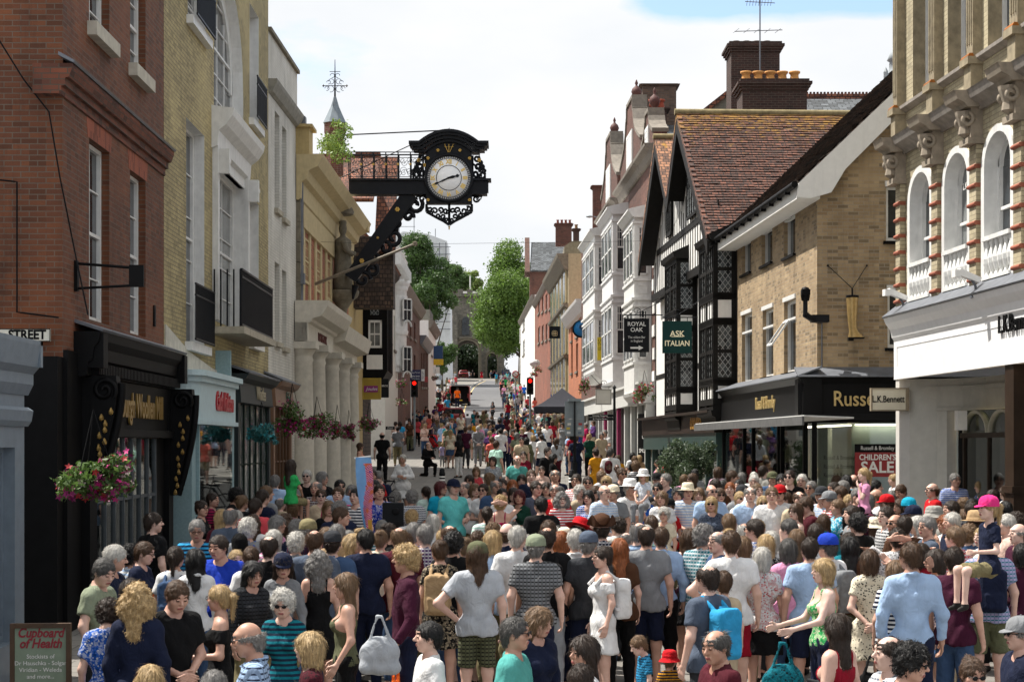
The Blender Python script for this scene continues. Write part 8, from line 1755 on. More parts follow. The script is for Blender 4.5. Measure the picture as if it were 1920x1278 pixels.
def fabric(c, pat='', c2='white'):
 a_, b_ = col(CN[c]), col(CN[c2])
 def f():
  a = NT('fabric'); tc = a.n('TexCoord').outputs['Object']; base = None
  if pat in ('hs', 'vs', 'ck'):
   s_ = a.n('SeparateXYZ'); a.l(tc, s_.inputs[0])
   def band(src, fq, th):
    m1 = a.n('Math', operation='MULTIPLY'); a.l(src, m1.inputs[0]); m1.inputs[1].default_value = fq; m2 = a.n('Math', operation='FRACT'); a.l(m1.outputs[0], m2.inputs[0]); m3 = a.n('Math', operation='LESS_THAN'); a.l(m2.outputs[0], m3.inputs[0]); m3.inputs[1].default_value = th; return m3.outputs[0]
   if pat == 'hs': base = a.mix(band(s_.outputs[2], 22, .5), a_, b_)
   elif pat == 'vs': base = a.mix(band(s_.outputs[0], 40, .35), a_, b_)
   else: base = a.mix(band(s_.outputs[2], 26, .36), a_, b_); base = a.mix(band(s_.outputs[0], 26, .36), base, a.mix(.5, a_, b_));
  elif pat in ('fl', 'dt'):
   v = a.n('TexVoronoi', Scale=38. if pat == 'dt' else 32.); a.l(tc, v.inputs[0]); nn = a.noise(tc, 38, 3)
   ad = a.n('Math', operation='MULTIPLY_ADD'); a.l(nn, ad.inputs[0]); ad.inputs[1].default_value = .5; a.l(v.outputs[0], ad.inputs[2]); base = a.mix(a.ramp(ad.outputs[0], .52, .6, (1, 1, 1), (0, 0, 0)), a_, b_)
   if pat == 'fl': n6 = a.noise(tc, 26, 4, .7); base = a.mix(a.ramp(n6, .5, .56), base, a.mix(.5, a_, b_)); base = a.mix(a.ramp(n6, .38, .42, (1, 1, 1), (0, 0, 0)), base, [x*.4 for x in a_])
  n = a.noise(tc, 5, 5, .6); lo, hi = [x*.78 for x in a_], [min(1, x*1.12) for x in a_]
  cc = a.mix(a.ramp(n, .3, .7), lo, hi) if base is None else a.mix(a.ramp(n, .3, .7, (.0,)*3, (.2,)*3), base, [x*.6 for x in a_])
  a.l(cc, a.b.inputs['Base Color']); a.b.inputs['Roughness'].default_value = .9; a.b.inputs['Specular IOR Level'].default_value = .2
  w1 = a.n('TexNoise', Scale=9.0, Detail=5.0, Distortion=1.2); a.l(a.mapv(tc, (1, 1, .6)), w1.inputs[0]); a.bump(w1.outputs['Fac'], .8, .035); return a.m
 return mk(('fab', c, pat, c2), f)
PW = dict(hs='striped', vs='pinstriped', ck='checked', fl='floral', dt='spotted')
# ---- bags
def bag_mesh(kind):
 k_ = ('bag', kind)
 if k_ in _SK: return _SK[k_]
 s = SD(.02)
 if kind == 'pack':
  s.box((0, .205, 1.19), (.09, .045, .17), .045, .03); s.box((0, .275, 1.09), (.07, .012, .055), .03, .008); s.box((0, .24, 1.385), (.07, .03, .006), .028, .012); s.box((0, .292, 1.17), (.075, .004, .004), .008, .002); s.cap((-.03, .17, 1.42), (.03, .17, 1.42), .012, None, 1, .01)
  for x in (-1, 1): s.cap((x*.08, .17, 1.38), (x*.09, .02, 1.50), .02, None, 1, .01); s.cap((x*.09, .02, 1.50), (x*.105, -.125, 1.36), .019, None, 1, .01); s.cap((x*.105, -.125, 1.36), (x*.13, .12, 1.08), .014, None, 1, .01)
  bx = (-.2, -.2, .9), (.2, .4, 1.56)
 elif kind == 'tote':
  s.ell((0, 0, -.33), (.17, .07, .15), .02); s.cap((-.12, 0, -.45), (.12, 0, -.45), .05, None, 1.2, .04)
  for y in (-.02, .02):
   for x in (-1, 1): s.cap((x*.09, y, -.24), (x*.02, y, -.02), .011, None, 1, .01)
   s.cap((-.02, y, -.02), (.02, y, -.02), .011, None, 1, .01)
  bx = (-.22, -.15, -.55), (.22, .15, .05)
 s.fold = .003; V, Q = snet(s, bx[0], bx[1], .0125); me = nmesh('bag', V, Q, [SHOE]); _SK[k_] = me; return me
def part(name, me, m, parent, M=None):
 o = link(name, me, parent); o.material_slots[0].link = 'OBJECT'; o.material_slots[0].material = m
 if M is not None: o.matrix_local = M
 return o
DIRS = dict(f=0, fr=35, r=80, br=135, b=180, bl=-135, l=-80, fl=-35)
PEOPLE = []
def crowd(org, sc, txt):
 for ln in txt.strip().splitlines():
  t = ln.split()
  if not t or t[0] == '#': continue
  PEOPLE.append((org[0]+float(t[0])/sc, org[1]+float(t[1])/sc, t[2], t[3], t[4], t[5], t[6:]))
crowd((360, 860), 5.333, '''
50 612 f m sg T:skyblue:hs:navy g d8
290 770 f M sd T:royal d12
440 920 f m sy K:grey h1.56
385 490 b m rg T:slate
300 510 b w ly J:maroon
95 425 r w ud T:black g @cross
205 345 r w sd T:plum:hs:magenta y-20
425 290 r m ck J:black d15
500 370 br w ut T:black
630 400 b m sd T:coral
705 315 br m sd J:navy
740 275 br m st T:grey #pack:grey
830 165 b m sg S:lightblue
990 12 br k ld T:green h1.15 on2.25
1150 115 f m sw J:black G
1300 130 fr m lg J:black h1.78
1240 225 fl m rg T:maroon:ck:white
1040 310 r m sg T:black g
1025 420 r w bt K:pink:dt:white G
1290 310 fr w un T:beige G
1365 420 f w lt T:black
1460 290 f m sn T:hotpink
1475 215 f m sk T:lightblue G
1600 262 f w lg T:black
1640 305 fl m sk T:white:hs:navy
1470 430 b m cg T:navy
1490 490 r m sn T:black @hold
555 600 b m cw T:grey #pack:blue
610 560 b w ln T:white G
480 760 b w hk J:black
850 570 r w bg T:pink
930 555 b w Cn K:tan
1045 615 b w cg T:navy
815 712 b w bw T:pink:hs:white
1160 605 b m sg T:navy:vs:maroon ^cap:khaki
1040 742 b w cw T:grey
1225 715 b m rn T:slate
1400 725 b m sd T:denim ^cap:charcoal
1345 688 b w bt T:white
1450 662 b m sg T:tan
770 775 b m rd T:black
590 885 b w pn T:white
905 930 f w ld L:grey ^cap:navy d8
1265 925 b w Cg K:black k:black
1610 755 r w ly L:cream t:navy g @chin
1740 710 b m sk T:navy t:navy
1885 720 b w ut T:cream
1705 700 br w uy T:cream
1870 262 f m sd T:royal:fl:white
1880 115 fl m sg J:navy d20
1800 110 f m sd T:red
1830 215 f w bk T:maroon
1560 720 b w bg T:grey
''')
crowd((120, 940), 3.782, '''
250 392 r m si T:sage t:charcoal d20
335 312 r m sw J:navy d5
470 308 br w ck T:lightblue:hs:white
548 288 r w sn T:navy g d15
630 85 br m sd T:black #pack:black t:orange
790 325 b w pd T:white t:denim #pack:denim
935 338 b w lk L:white t:denim
1325 422 fr w lk J:charcoal:ck:black d5
1560 622 f w cw L:teal:hs:navy G d15
775 548 fr m sn T:black d28 @clasp t:black
1105 600 l w py O:black g @hold t:black
520 585 b w Cy J:navy h1.74 t:navy
305 686 b w cd T:blue:fl:white d20
475 555 b m sd T:grey
1345 850 l m xg S:lightblue:ck:navy d5 G
1745 930 l w by T:maroon:fl:black
610 1165 b w ly T:white G h1.55
1065 1208 b w sg T:grey h1.55
700 850 b k sd T:green h1.25
''')
crowd((560, 940), 3.782, '''
335 510 l w lt K:olive t:black @bag
765 312 l m cy L:plum t:navy @bag #tote:orange h1.82
1005 280 b w un D:black:fl:beige #pack:tan h1.68
1265 280 b m ln T:lightgrey s:olive:ck:black ^cap:olive @hip
925 862 l m sk T:white h1.62
1530 830 r m si T:seafoam h1.72 G
1680 745 fr w lt J:navy d5
900 165 b m sg T:purple:ck:white
815 155 b m sg T:lilac
712 186 b m rt T:maroon
750 222 b w ln T:blue:fl:white
1135 308 b k ly T:white ^sun:blush:fl:pink h1.5
640 160 br w ud T:black
''')
crowd((820, 860), 4.8, '''
30 203 fr W br T:turquoise t:black @clasp h1.7
145 185 fr m sg T:aqua ^cap:navy @hold t:lightgrey h1.78
245 207 f m rg T:plum t:navy h1.66
290 145 f w bd T:black G
350 72 f k lt T:coral h1.42
468 126 l w bt T:khaki
500 -20 f w bd T:lightgrey:fl:slate g
335 224 f w bt T:white
415 230 f w sd T:white G @chin
525 192 f m rg T:denim g
582 180 f w bd T:black
675 190 f w lo T:tan
760 142 f w bd T:white
845 105 f m sn T:navy
940 70 f w pd T:blush h1.5 g
1060 100 f m rg T:navy
583 270 f w sk T:white
500 282 f w bt T:grey G h1.5
685 262 f w bd T:black
737 280 fl w br T:darkgreen @hold
888 207 fr m sd S:slate g @cross t:navy
980 212 f w bd T:blush
1062 228 f m rg T:red g
1120 300 f w Cg T:red:hs:white t:denim g
1250 143 fl m sd T:white:ck:red g
1355 163 f m sd T:white G
1283 243 fr w cw J:beige
1362 285 f w lk T:blue:ck:white @phone h1.62
1425 245 f w bn T:black G
1500 235 fr m xg S:lightblue:ck:white t:royal @clasp g h1.8
1478 108 fr w bt T:white
1525 155 f w by T:white G
1540 22 f w hr T:white s4
1617 45 f w sk T:blue ^cap:navy s4 h1.5
1658 85 f m sn S:charcoal G h1.8
1582 235 fl m sg T:grey ^cap:cream
1600 290 r w bg T:white h1.5
1733 190 fr m sw S:white ^fed:white @cross t:black h1.8
1855 85 fl k ly T:white:fl:lightblue ^buc:white h1.0 on2.15
1835 270 f m sd T:blue ^sun:tan h1.62
382 388 f k sn T:blue:ck:white ^buc:purple h1.3 @cross
565 332 b w cy K:magenta @head t:magenta h1.66
660 368 f k sn T:white h1.35 @head
937 345 b m sk T:black t:black h1.74
112 600 b m rn T:grey
142 665 b m ck T:black
255 715 b w ut T:cream
497 648 b m by T:lightblue h1.75
625 580 b m xn T:navy h1.8
717 613 b m sw T:white
810 700 b w cw T:white
887 685 b m sg T:grey:ck:black ^cap:sage
1000 560 b m sn T:navy
988 618 b m rd T:black t:lightgrey #pack:black @bag h1.8
1155 615 b w sw T:cream ^buc:cream
1243 640 b m sw L:white t:navy h1.76
1245 535 br m sk T:black ^fed:red d20
1357 655 b m sg T:charcoal ^cap:slate
1480 525 b m sd L:navy:ck:white ^tri:brown h1.8
1490 795 l w ud O:white k:white #pack:white g h1.64
1640 720 b w lo T:brown
1812 575 b m rg T:lightblue:hs:slate
1882 608 b m rd T:grey s:navy h1.8
1110 655 b w lo T:black
1100 250 f w bi T:maroon
''')
crowd((1180, 840), 3.84, '''
228 573 b m sn L:lightblue h1.74
430 580 b w ln K:plum k:black h1.68 G
530 555 br m cg T:teal:ck:white
635 600 l m rg T:denim g
735 602 b m sn T:white s:crimson @hip g h1.8
822 637 b w bt T:tan
905 517 bl m sd S:white:ck:blue G
988 625 b w ly T:black:fl:white
955 716 b w bw T:white:fl:red k:black
1020 600 b w bw T:white
1150 516 bl m si L:white
1205 587 b w lt T:pink
1145 655 b w bi T:pink t:denim h1.66
1345 545 b w bd T:white G
1300 650 b m sd T:lightblue G
1430 617 bl m si T:white ^cap:royal #pack:grey
1648 474 bl m ck T:black #tote:black
1775 487 b w bn T:white ^buc:cream
1580 610 b w bd T:teal
205 180 f m sd T:grey ^cap:black
265 188 fl m sg T:denim
205 255 f w sk T:black G
237 310 f w bt T:white
185 388 fr k sn T:darkgrey g h1.38
288 365 f k sn T:red ^cap:black h1.5
250 430 fl w cw T:cream g h1.5
350 287 f w ci T:white
420 258 f m sg T:white:hs:lightblue ^fed:cream @clasp t:navy h1.75
503 287 f w lt T:white
455 183 fl w ln T:black G
588 263 f m xg S:lightblue G
650 290 f w ln T:crimson G
593 350 f w by T:slate:fl:navy G @clasp
740 165 r m sn T:darkgrey G
727 250 f w uo T:white
812 265 f m sg T:grey ^cap:charcoal
790 232 fl w sk T:black
797 317 fr w py T:white G @clasp #tote:black
875 333 l w sg L:white ^buc:white @chin
900 197 f m sw T:lightgrey g
915 260 f m st T:white @chin
963 345 f w by K:slate:dt:white G @clasp
1030 170 f m sg S:denim ^cap:olive
965 128 br m sd J:stone
1098 187 f m bk T:black
1155 165 f m sd S:black G h1.85
1025 283 f m st T:white g
1080 265 fl m sn T:white ^cap:red G
1125 320 l w sn T:white @chin
1245 192 f m sw T:grey g
1245 235 f w bn T:tan
1310 242 fl m sg T:white G
1222 312 f m rn T:beige g
1200 398 l w ln K:salmon g
1288 352 l m sn T:maroon d10
1385 277 fl m sg T:lightblue:ck:white ^cap:charcoal
1440 310 l m sg T:crimson:ck:white ^cap:grey
1500 373 l w pt T:turquoise:fl:white
1605 418 l m sd T:grey
1520 277 l m sn T:tan
1540 237 bl m sg T:grey
1565 197 b m sk T:black
1490 197 b w ln T:brown
1615 190 b m xn T:turquoise
1690 147 l k py T:pink h1.1 on2.2 @chin
1640 292 f m sg T:navy G
1585 337 f w by T:yellow
1632 350 l k sn T:cream ^cap:cream h1.45
1705 333 l m sg T:maroon:ck:navy
205 85 l w ud K:pink h1.3 d10
265 80 b w bt T:coral h1.3
620 225 b m sd T:brown
870 280 f m rg T:lightblue
1350 320 l w lk T:black
1470 250 l m sd T:black
''')
crowd((1620, 860), 6.4, '''
150 363 l m xt T:white g
135 262 r m sk T:stone
275 430 l m sn T:teal:hs:green ^cap:red
430 482 l w bn T:brown
360 188 l w uy T:white @phone
470 300 l m sn T:charcoal d35 h1.7
535 468 f m sk T:black ^cap:turquoise
685 178 f w ct T:white G
825 293 l m xn T:red G
905 178 l w ud K:black:fl:coral G
1088 180 f m sg S:blue:ck:white g
1405 265 l w by T:navy
1630 272 l w ly T:cream
1700 325 l w ln T:white G
1885 158 l m cg T:maroon
1500 453 l k py T:navy ^cap:hotpink h1.2 on2.35 @hold
35 428 l m sn T:darkgrey
265 583 l m sd T:charcoal:ck:white g
590 562 l m sg T:slate ^cap:navy g
380 668 l m xt T:cream G
490 690 b m sd T:brown
640 690 l w bw T:white
760 703 l m sg T:slate g
985 682 l w co T:white @chin
840 560 l m sg T:stone ^buc:stone
800 640 b w sk T:black
1050 512 l m sd T:navy
1060 655 l m sw T:navy
1225 598 b w lt T:brown
1290 520 b m sd T:charcoal
1200 475 b w ct T:tan
1345 642 bl m sd T:white ^fed:tan
1255 792 b w ct T:denim
1100 818 bl m st S:coral:ck:white G h1.78
400 838 b m sd T:white:fl:black @head h1.74 t:navy
1700 520 b m sk T:navy
1830 652 l m cd T:white
1860 778 l m xg T:plum
1890 860 l w bg T:grey
1710 675 l m sw T:blush
1420 832 l w sy T:white
1495 880 b m st T:lilac:ck:teal s:olive #pack:navy @hold h1.8
1300 480 b w bk T:navy
1545 370 l w bd T:black
''')
crowd((1420, 940), 3.782, '''
1095 297 b m sn L:lightblue t:navy h1.86 @down
1268 342 l w bd T:navy:fl:blush k:denim @point G h1.66
798 342 b w bn D:cream:dt:black @behind h1.66
470 407 l w by K:green:fl:cream t:navy @push h1.68
572 800 bl w ld K:crimson t:black h1.62
938 957 l m rd S:white:ck:slate h1.72
1055 1003 fr m ck T:charcoal G h1.7 d8
1512 1108 fr w un T:black G d15 h1.58
1868 820 l m sg J:navy ^cap:grey G h1.68
985 420 b w bt T:navy:hs:white #tote:black h1.62
1160 300 b w bd T:crimson
1400 330 br m sd T:plum
1880 300 b w bk T:plum t:olive
660 255 b w lk T:brown
''')
crowd((1000, 940), 3.782, '''
1238 456 bl m rd T:slate t:charcoal #pack:skyblue h1.72
1352 500 b k sn T:beige h1.45
785 945 l k st S:skyblue:ck:navy h1.12 d20
965 1052 b k st T:navy:hs:mustard ^buc:red h1.0
1318 905 l m ri J:maroon h1.72 d10
362 955 l w ld T:white h1.66
335 1162 b m sd T:black h1.6
''')
crowd((640, 680), 3.2, '''
112 480 r w ln K:orange t:navy
245 413 b m sk T:black t:black ^cap:black h1.85
370 552 f w sw J:white @cross k:white G h1.66
520 472 fr m sk J:black t:black ^cap:navy @chin kneel
605 480 b k sy T:lilac h1.05
636 484 b k sy T:blush k:grey h1.05
705 428 bl w lk T:black t:white
745 385 b m sn T:plum t:charcoal
820 380 b m sw J:grey t:grey @behind
890 360 f m ld L:slate t:black
957 394 b m sk S:white t:navy s3
930 468 br m sn T:mint t:denim h1.8
1042 395 f w sn J:brown t:black
1112 448 b w lk J:olive t:black
1152 435 b w cy L:white t:grey
1190 410 b m sn T:charcoal t:grey
1238 508 fr m sd T:black h1.8
1272 545 r w lk T:black
1290 450 b w ln L:lightgrey t:maroon
1217 358 b w bd J:cream t:blush
1327 358 f w lk D:grey t:grey
1128 385 f w bn T:red G t:black
1092 533 f w ud T:crimson:ck:navy
1055 555 f m xg T:seafoam g
1528 518 b w ud D:mustard
1615 515 b m si S:white
1583 405 fl m sg T:white t:charcoal @cross
1512 348 l m sn L:purple t:beige @cross G
1467 362 l m sg T:magenta t:denim
641 358 f m sg T:teal G t:denim
647 305 b m sn T:grey t:khaki
715 303 f m sn T:white G @chin
835 340 b m sd T:navy #pack:white
885 342 b m sd T:brown
950 336 b m ck T:navy
1055 333 r w ln T:black t:black
455 328 b w bn T:coral t:black
500 365 f w ly T:blush t:denim @chin
507 290 b w lt T:royal
552 333 l w ln T:purple:fl:grey t:black @push
567 287 f w lt T:blush
382 320 f w lt T:white
352 290 f w lk T:grey
292 298 r m sk T:black t:black
330 333 b w sy T:grey
337 380 b m sd T:grey t:khaki @phone
410 342 f w lk T:brown
908 233 fl w lk T:darkgrey t:black @hold walk
655 400 b w ly T:cream k:denim
770 372 b w bt T:grey
985 410 f w cg T:purple
1250 560 b k sk T:navy h1.2
430 270 b w bt T:charcoal
575 340 b w lt T:grey:fl:navy
465 290 f m sd T:navy
''')
crowd((780, 580), 5.647, '''
910 768 b m sd T:black t:navy walk
968 848 b m sw S:white t:beige walk
1012 838 b m rg T:grey t:charcoal walk
1072 908 b m sn L:lightgrey t:denim walk #tote:mustard
1055 790 b w by T:pink:fl:white k:lilac
1110 850 b m sn T:grey t:charcoal
1145 796 b m sn T:blue t:charcoal
1186 918 b m sn T:coral t:navy walk
1256 930 b w bn T:salmon k:white
945 722 b m sd T:green t:black
982 750 b w by T:beige
1035 765 b m sn T:white t:khaki
912 725 f m sd T:charcoal t:black
1108 785 f w bn T:coral
1040 722 f m sd T:navy
985 690 b m sg T:grey
1085 700 f m sn T:black
95 840 b m sd T:teal t:khaki
122 834 b m rg T:stone t:khaki
115 912 b m sn T:lightblue t:khaki #pack:black
207 858 f m sg J:charcoal t:black
238 842 f m sd J:black t:black
275 848 f w bk T:blush t:black
320 832 b m sn T:beige t:khaki
160 850 f w bd T:skyblue
190 820 b m sn T:royal
300 880 f w bn T:maroon k:white
372 650 f m sd J:navy t:navy
412 660 b w by T:lightgrey
328 720 b w bn T:khaki
385 725 f m sn T:white
345 760 b w bt T:white
437 826 b m sd T:hivis t:navy h1.95
475 600 b m sg T:coral s:grey
508 598 b m sn T:navy t:denim
560 620 b w bd T:white t:navy
600 575 b m sk T:black t:black
695 645 b w bn T:crimson k:red
830 600 b m sd T:maroon t:black
795 560 f w by T:slate
540 510 f w bn T:cream
''')
crowd((940, 700), 6.4, '''
325 490 b m sn T:teal #pack:red h1.6
392 500 b w cy T:lightblue:ck:purple
472 462 f m sn T:white t:black
560 470 b w by T:navy
642 487 b w sk T:black t:orange s4
733 488 f w bt T:black
750 545 f w by T:stone
400 582 b w lt T:seafoam
500 550 f w bd T:brown
1400 978 f w bn T:mustard h1.5
1575 948 b w bk T:white h1.5
1600 990 b w lt T:black h1.4
1655 980 b w by T:tan h1.4
1612 1052 b w ct T:navy:hs:white
1185 975 f k sn T:brown h1.2
850 720 b w bk T:crimson k:black
900 745 b m sn T:navy t:navy
45 665 b m si T:navy ^cap:grey
''')
# ---- solve positions: the head top fixes the distance once the height is known
CN['yellow'] = 'c9b060'
CNAME = dict(hivis='orange safety', lightblue='light blue', skyblue='sky blue', lightgrey='light grey', darkgrey='dark grey', darkgreen='dark green', hotpink='hot pink', royal='royal blue')
def solve(px, py, h):
 lo, hi = 9.5, 330.
 f_ = lambda d: HY-(zg(d)+h-CZ)*F/d
 for _ in range(50):
  m = (lo+hi)/2
  if f_(m) > py: lo = m
  else: hi = m
 return lo
recs = []
for (px, py, dr, bd, hr, top, ex) in PEOPLE:
 r = dict(px=px, py=py, dr=DIRS[dr], drn=dr, bd=bd, hair=hr[0], hc=hr[1], top=top.split(':'), bot=None, pose='down', lp='down', hat=None, gl=None, h={'m': 1.76, 'M': 1.76, 'w': 1.65, 'W': 1.63, 'k': 1.35}[bd], on=None, bags=[], skin=None, yaw=0, pitch=0)
 for e in ex:
  if e[0] == '@': r['pose'] = e[1:]
  elif e[0] == '^': r['hat'] = e[1:].split(':')
  elif e[0] == '#': r['bags'].append(e[1:].split(':'))
  elif e in 'gG': r['gl'] = e
  elif e in ('walk', 'kneel'): r['lp'] = e
  elif e[:2] in ('t:', 's:', 'k:'): r['bot'] = e.split(':')
  elif e[0] == 'h': r['h'] = float(e[1:])
  elif e[:2] == 'on': r['on'] = float(e[2:])
  elif e[0] == 's': r['skin'] = int(e[1:])
  elif e[0] == 'y': r['yaw'] = int(e[1:])
  elif e[0] == 'd': r['pitch'] = int(e[1:])
 recs.append(r)
RSP = np.random.RandomState(5)
base_ = [(X(q['px'], e), e) for q in recs for e in (solve(q['px'], q['py'], q['on'] or q['h']),)]; made = 0
for k in range(4000):        # heads glimpsed between the ones picked out above
 if made >= 46: break
 d_ = RSP.uniform(21.5, 40); xp = RSP.uniform(330, 1880); X_ = X(xp, d_); h_ = RSP.uniform(1.5, 1.62)
 if X_ < -4.8 or X_ > 6.6 or (d_ > 33 and xp < 1150) or (880 < xp < 1300 and 26 < d_ < 31): continue
 if min(math.hypot(p_-X_, (e-d_)*.7) for p_, e in base_) < .58: continue
 cc = ['white', 'navy', 'lightblue', 'grey', 'black', 'pink', 'denim', 'cream', 'red', 'slate', 'lilac', 'mint', 'beige', 'teal'][RSP.randint(14)]
 q = dict(px=xp, py=HY-(zg(d_)+h_-CZ)*F/d_, dr=RSP.choice([180, 150, -150, 170, 0 if d_ > 30 else 180]), drn='b', bd='mw'[RSP.randint(2)], hair='sbluprc'[RSP.randint(7)], hc='dntkyggwwi'[RSP.randint(10)], top=[['T', cc], ['T', cc, 'ck', 'white'], ['T', cc, 'hs', 'white'], ['L', cc]][RSP.randint(4)], bot=None, pose='down', lp='down', hat=None, gl=None, h=h_, on=None, bags=[], skin=None, yaw=0, pitch=0)
 if q['dr'] == 0: q['drn'] = 'f'
 if q['top'][-1] == cc and len(q['top']) > 2: q['top'] = ['T', cc]
 recs.append(q); base_.append((X_, d_)); made += 1
for k in range(150):          # the people too small to single out, spread over the upper street
 left = RSP.rand() < .45; d_ = RSP.uniform(108, 270); xp = RSP.uniform(772, 838)+max(0, d_-150)*.25 if left else RSP.uniform(942, 985)-max(0, d_-190)*.18+max(0, 150-d_)*.5
 if k > 75: d_ = RSP.uniform(84, 123) if k < 132 else RSP.uniform(62, 84); xp = RSP.uniform(735, 1125) if k < 132 else RSP.uniform(900, 1130)
 bd_ = 'mw'[RSP.randint(2)]; cc = list(CN)[RSP.randint(len(CN)-4)]
 recs.append(dict(px=xp, py=HY-(zg(d_)+1.7-CZ)*F/d_, dr=[0, 180, 150, -150, 20][RSP.randint(5)], drn='b', bd=bd_, hair='sblu'[RSP.randint(4)], hc='dntkyg'[RSP.randint(6)], top=['T', cc], bot=None, pose='down', lp=['down', 'walk'][RSP.randint(2)], hat=None, gl=None, h=1.7, on=None, bags=[], skin=None, yaw=0, pitch=0, far=1))
for r in recs:
 if r['hat']: r['py'] -= 0
 htot = r['on'] or (r['h'] if r['lp'] != 'kneel' else 1.33)
 r['ht'] = htot*(1+(RSP.uniform(-.012, .012) if not r['on'] else 0)); r['d'] = solve(r['px'], r['py'], r['ht'])
near = [r for r in recs if not r.get('far')]
for _ in range(40):
 mv = 0
 for i, a in enumerate(near):
  if a['on']: continue
  for b_ in near[i+1:]:
   if b_['on'] or abs(a['d']-b_['d']) > .4: continue
   dx = X(a['px'], a['d'])-X(b_['px'], b_['d'])
   if abs(dx) > .40: continue
   need = .38*math.sqrt(max(0, 1-(dx/.44)**2)); dd_ = b_['d']-a['d']
   if abs(dd_) < need:
    s_ = 1 if dd_ >= 0 else -1
    if dd_ == 0: s_ = 1 if b_['py'] < a['py'] else -1
    p = (need-abs(dd_))*.5*.6; a['d'] -= s_*p; b_['d'] += s_*p; mv += 1
 if not mv: break
for r in recs:
 ht = CZ-(r['py']-HY)*r['d']/F-zg(r['d']); lo, hi = r['ht']*.92, r['ht']*1.08; r['ht2'] = min(max(ht, lo), hi)
def describe(r):
 hc = HC_[r['hc']][0]; t = r['top']; c = CNAME.get(t[1], t[1]); p = (PW[t[2]]+' ') if len(t) > 2 else ''
 g = dict(T='top', S='shirt', L='long sleeved top', J='jacket', K='strappy top', O='off shoulder top', D='dress')[t[0]]
 if t[1] == 'hivis': g = 'vest'
 hair = {'x': 'bald', 'r': 'balding '+hc+' haired', 'h': 'head scarf wearing', 'l': 'long '+hc+' haired', 'C': 'curly '+hc+' haired', 'c': 'curly '+hc+' haired', 'p': hc+' ponytailed', 'u': hc+' bun haired'}.get(r['hair'], hc+' haired')
 if r['hat']: hair = {'cap': CNAME.get(r['hat'][1], r['hat'][1])+' capped', 'sun': 'sun hatted', 'buc': CNAME.get(r['hat'][1], r['hat'][1])+' hatted', 'fed': CNAME.get(r['hat'][1], r['hat'][1])+' hatted', 'tri': 'brown tricorn hatted'}[r['hat'][0]]
 return hair, 'in a %s %s%s' % (c, p, g)
def where(r):
 x, d = r['px'], r['d']
 if d > 115: return 'on the hill road'
 if d > 58: return 'on the far left paving' if x < 800 else 'in the middle distance' if x < 1000 else 'near the black gazebo'
 b_ = ['by the woollen shop', 'near pale shop', 'near bank columns', 'near blue banner', 'mid crowd', 'below sign pole', 'near planters', 'below shop awning', 'below sale poster', 'by pale fascia'][int(np.digitize(x, [310, 480, 630, 760, 960, 1160, 1300, 1450, 1640]))]
 return b_
labels = []
for r in recs:
 a, b_ = describe(r); who = 'child' if r['bd'] == 'k' else 'person'
 ext = ''
 pp = {'cross': 'arms crossed', 'head': 'hands behind head', 'point': 'arm reaching up', 'phone': 'holding up a camera', 'chin': 'hand at chin', 'hip': 'hand on hip', 'behind': 'hands behind back', 'push': 'pushing a handle'}.get(r['pose'])
 if r['on']: pp = 'riding on shoulders'
 if r['lp'] == 'kneel': pp = 'kneeling'
 r['lab'] = [a+' '+who, b_]; r['opt'] = [o for o in (pp, 'sunglasses on' if r['gl'] == 'G' else 'in glasses' if r['gl'] else None, {'b': 'seen from behind', 'f': 'facing us', 'l': 'turned left', 'r': 'turned right'}.get(r['drn'][0])) if o]
def compose(r, lev):
 L_ = ' '.join(r['lab'])
 for o in r['opt'][:1+(lev > 0)]: L_ += ', '+o
 if lev > 1:
  if len(L_.split())+len(where(r).split()) > 16: L_ = L_.replace(', seen from behind', ', from behind').replace(' long sleeved', ' long')
  L_ += ', '+where(r)
 return L_
for lev in (0, 1, 2):
 cur = [compose(r, r.get('lev', 0)) for r in recs]; from_ = {}
 for i, c in enumerate(cur): from_.setdefault(c, []).append(i)
 for c, ii in from_.items():
  if len(ii) > 1 and lev < 2:
   for i in ii: recs[i]['lev'] = lev+1
cur = [compose(r, r.get('lev', 0)) for r in recs]; from_ = {}
for i, c in enumerate(cur): from_.setdefault(c, []).append(i)
for i, r in enumerate(recs): r['label'] = cur[i]
for c, ii in from_.items():
 if len(ii) > 1:
  for i in ii:
   r = recs[i]; best = None
   for q in sorted(recs, key=lambda q: (q['px']-r['px'])**2+((q['py']-r['py'])*1.2)**2)[1:9]:
    a, b_ = describe(q); cand = '%s, next to the one %s' % (' '.join(r['lab']), b_)
    if cand not in [x['label'] for x in recs if x is not r] and len(cand.split()) <= 16: best = cand; break
   r['label'] = best or c
for r in recs:
 wds = r['label'].split(); r['label'] = ' '.join(wds[:16]).rstrip(',')
BOT = ['t:navy', 't:denim', 't:charcoal', 't:khaki', 't:black', 't:beige', 's:khaki', 's:navy', 't:grey', 't:olive']
PO = []
for r in recs:
 if abs(r['px']-716) < 2 and abs(r['py']-809) < 2: r['POLICE'] = 'POLICE'
 if abs(r['px']-478) < 1 and abs(r['py']-935) < 1: r['POLICE'] = '7'
order = sorted(range(len(recs)), key=lambda i: (recs[i].get('far', 0), recs[i]['d'])); MASS = set(order[318:]); mass = []
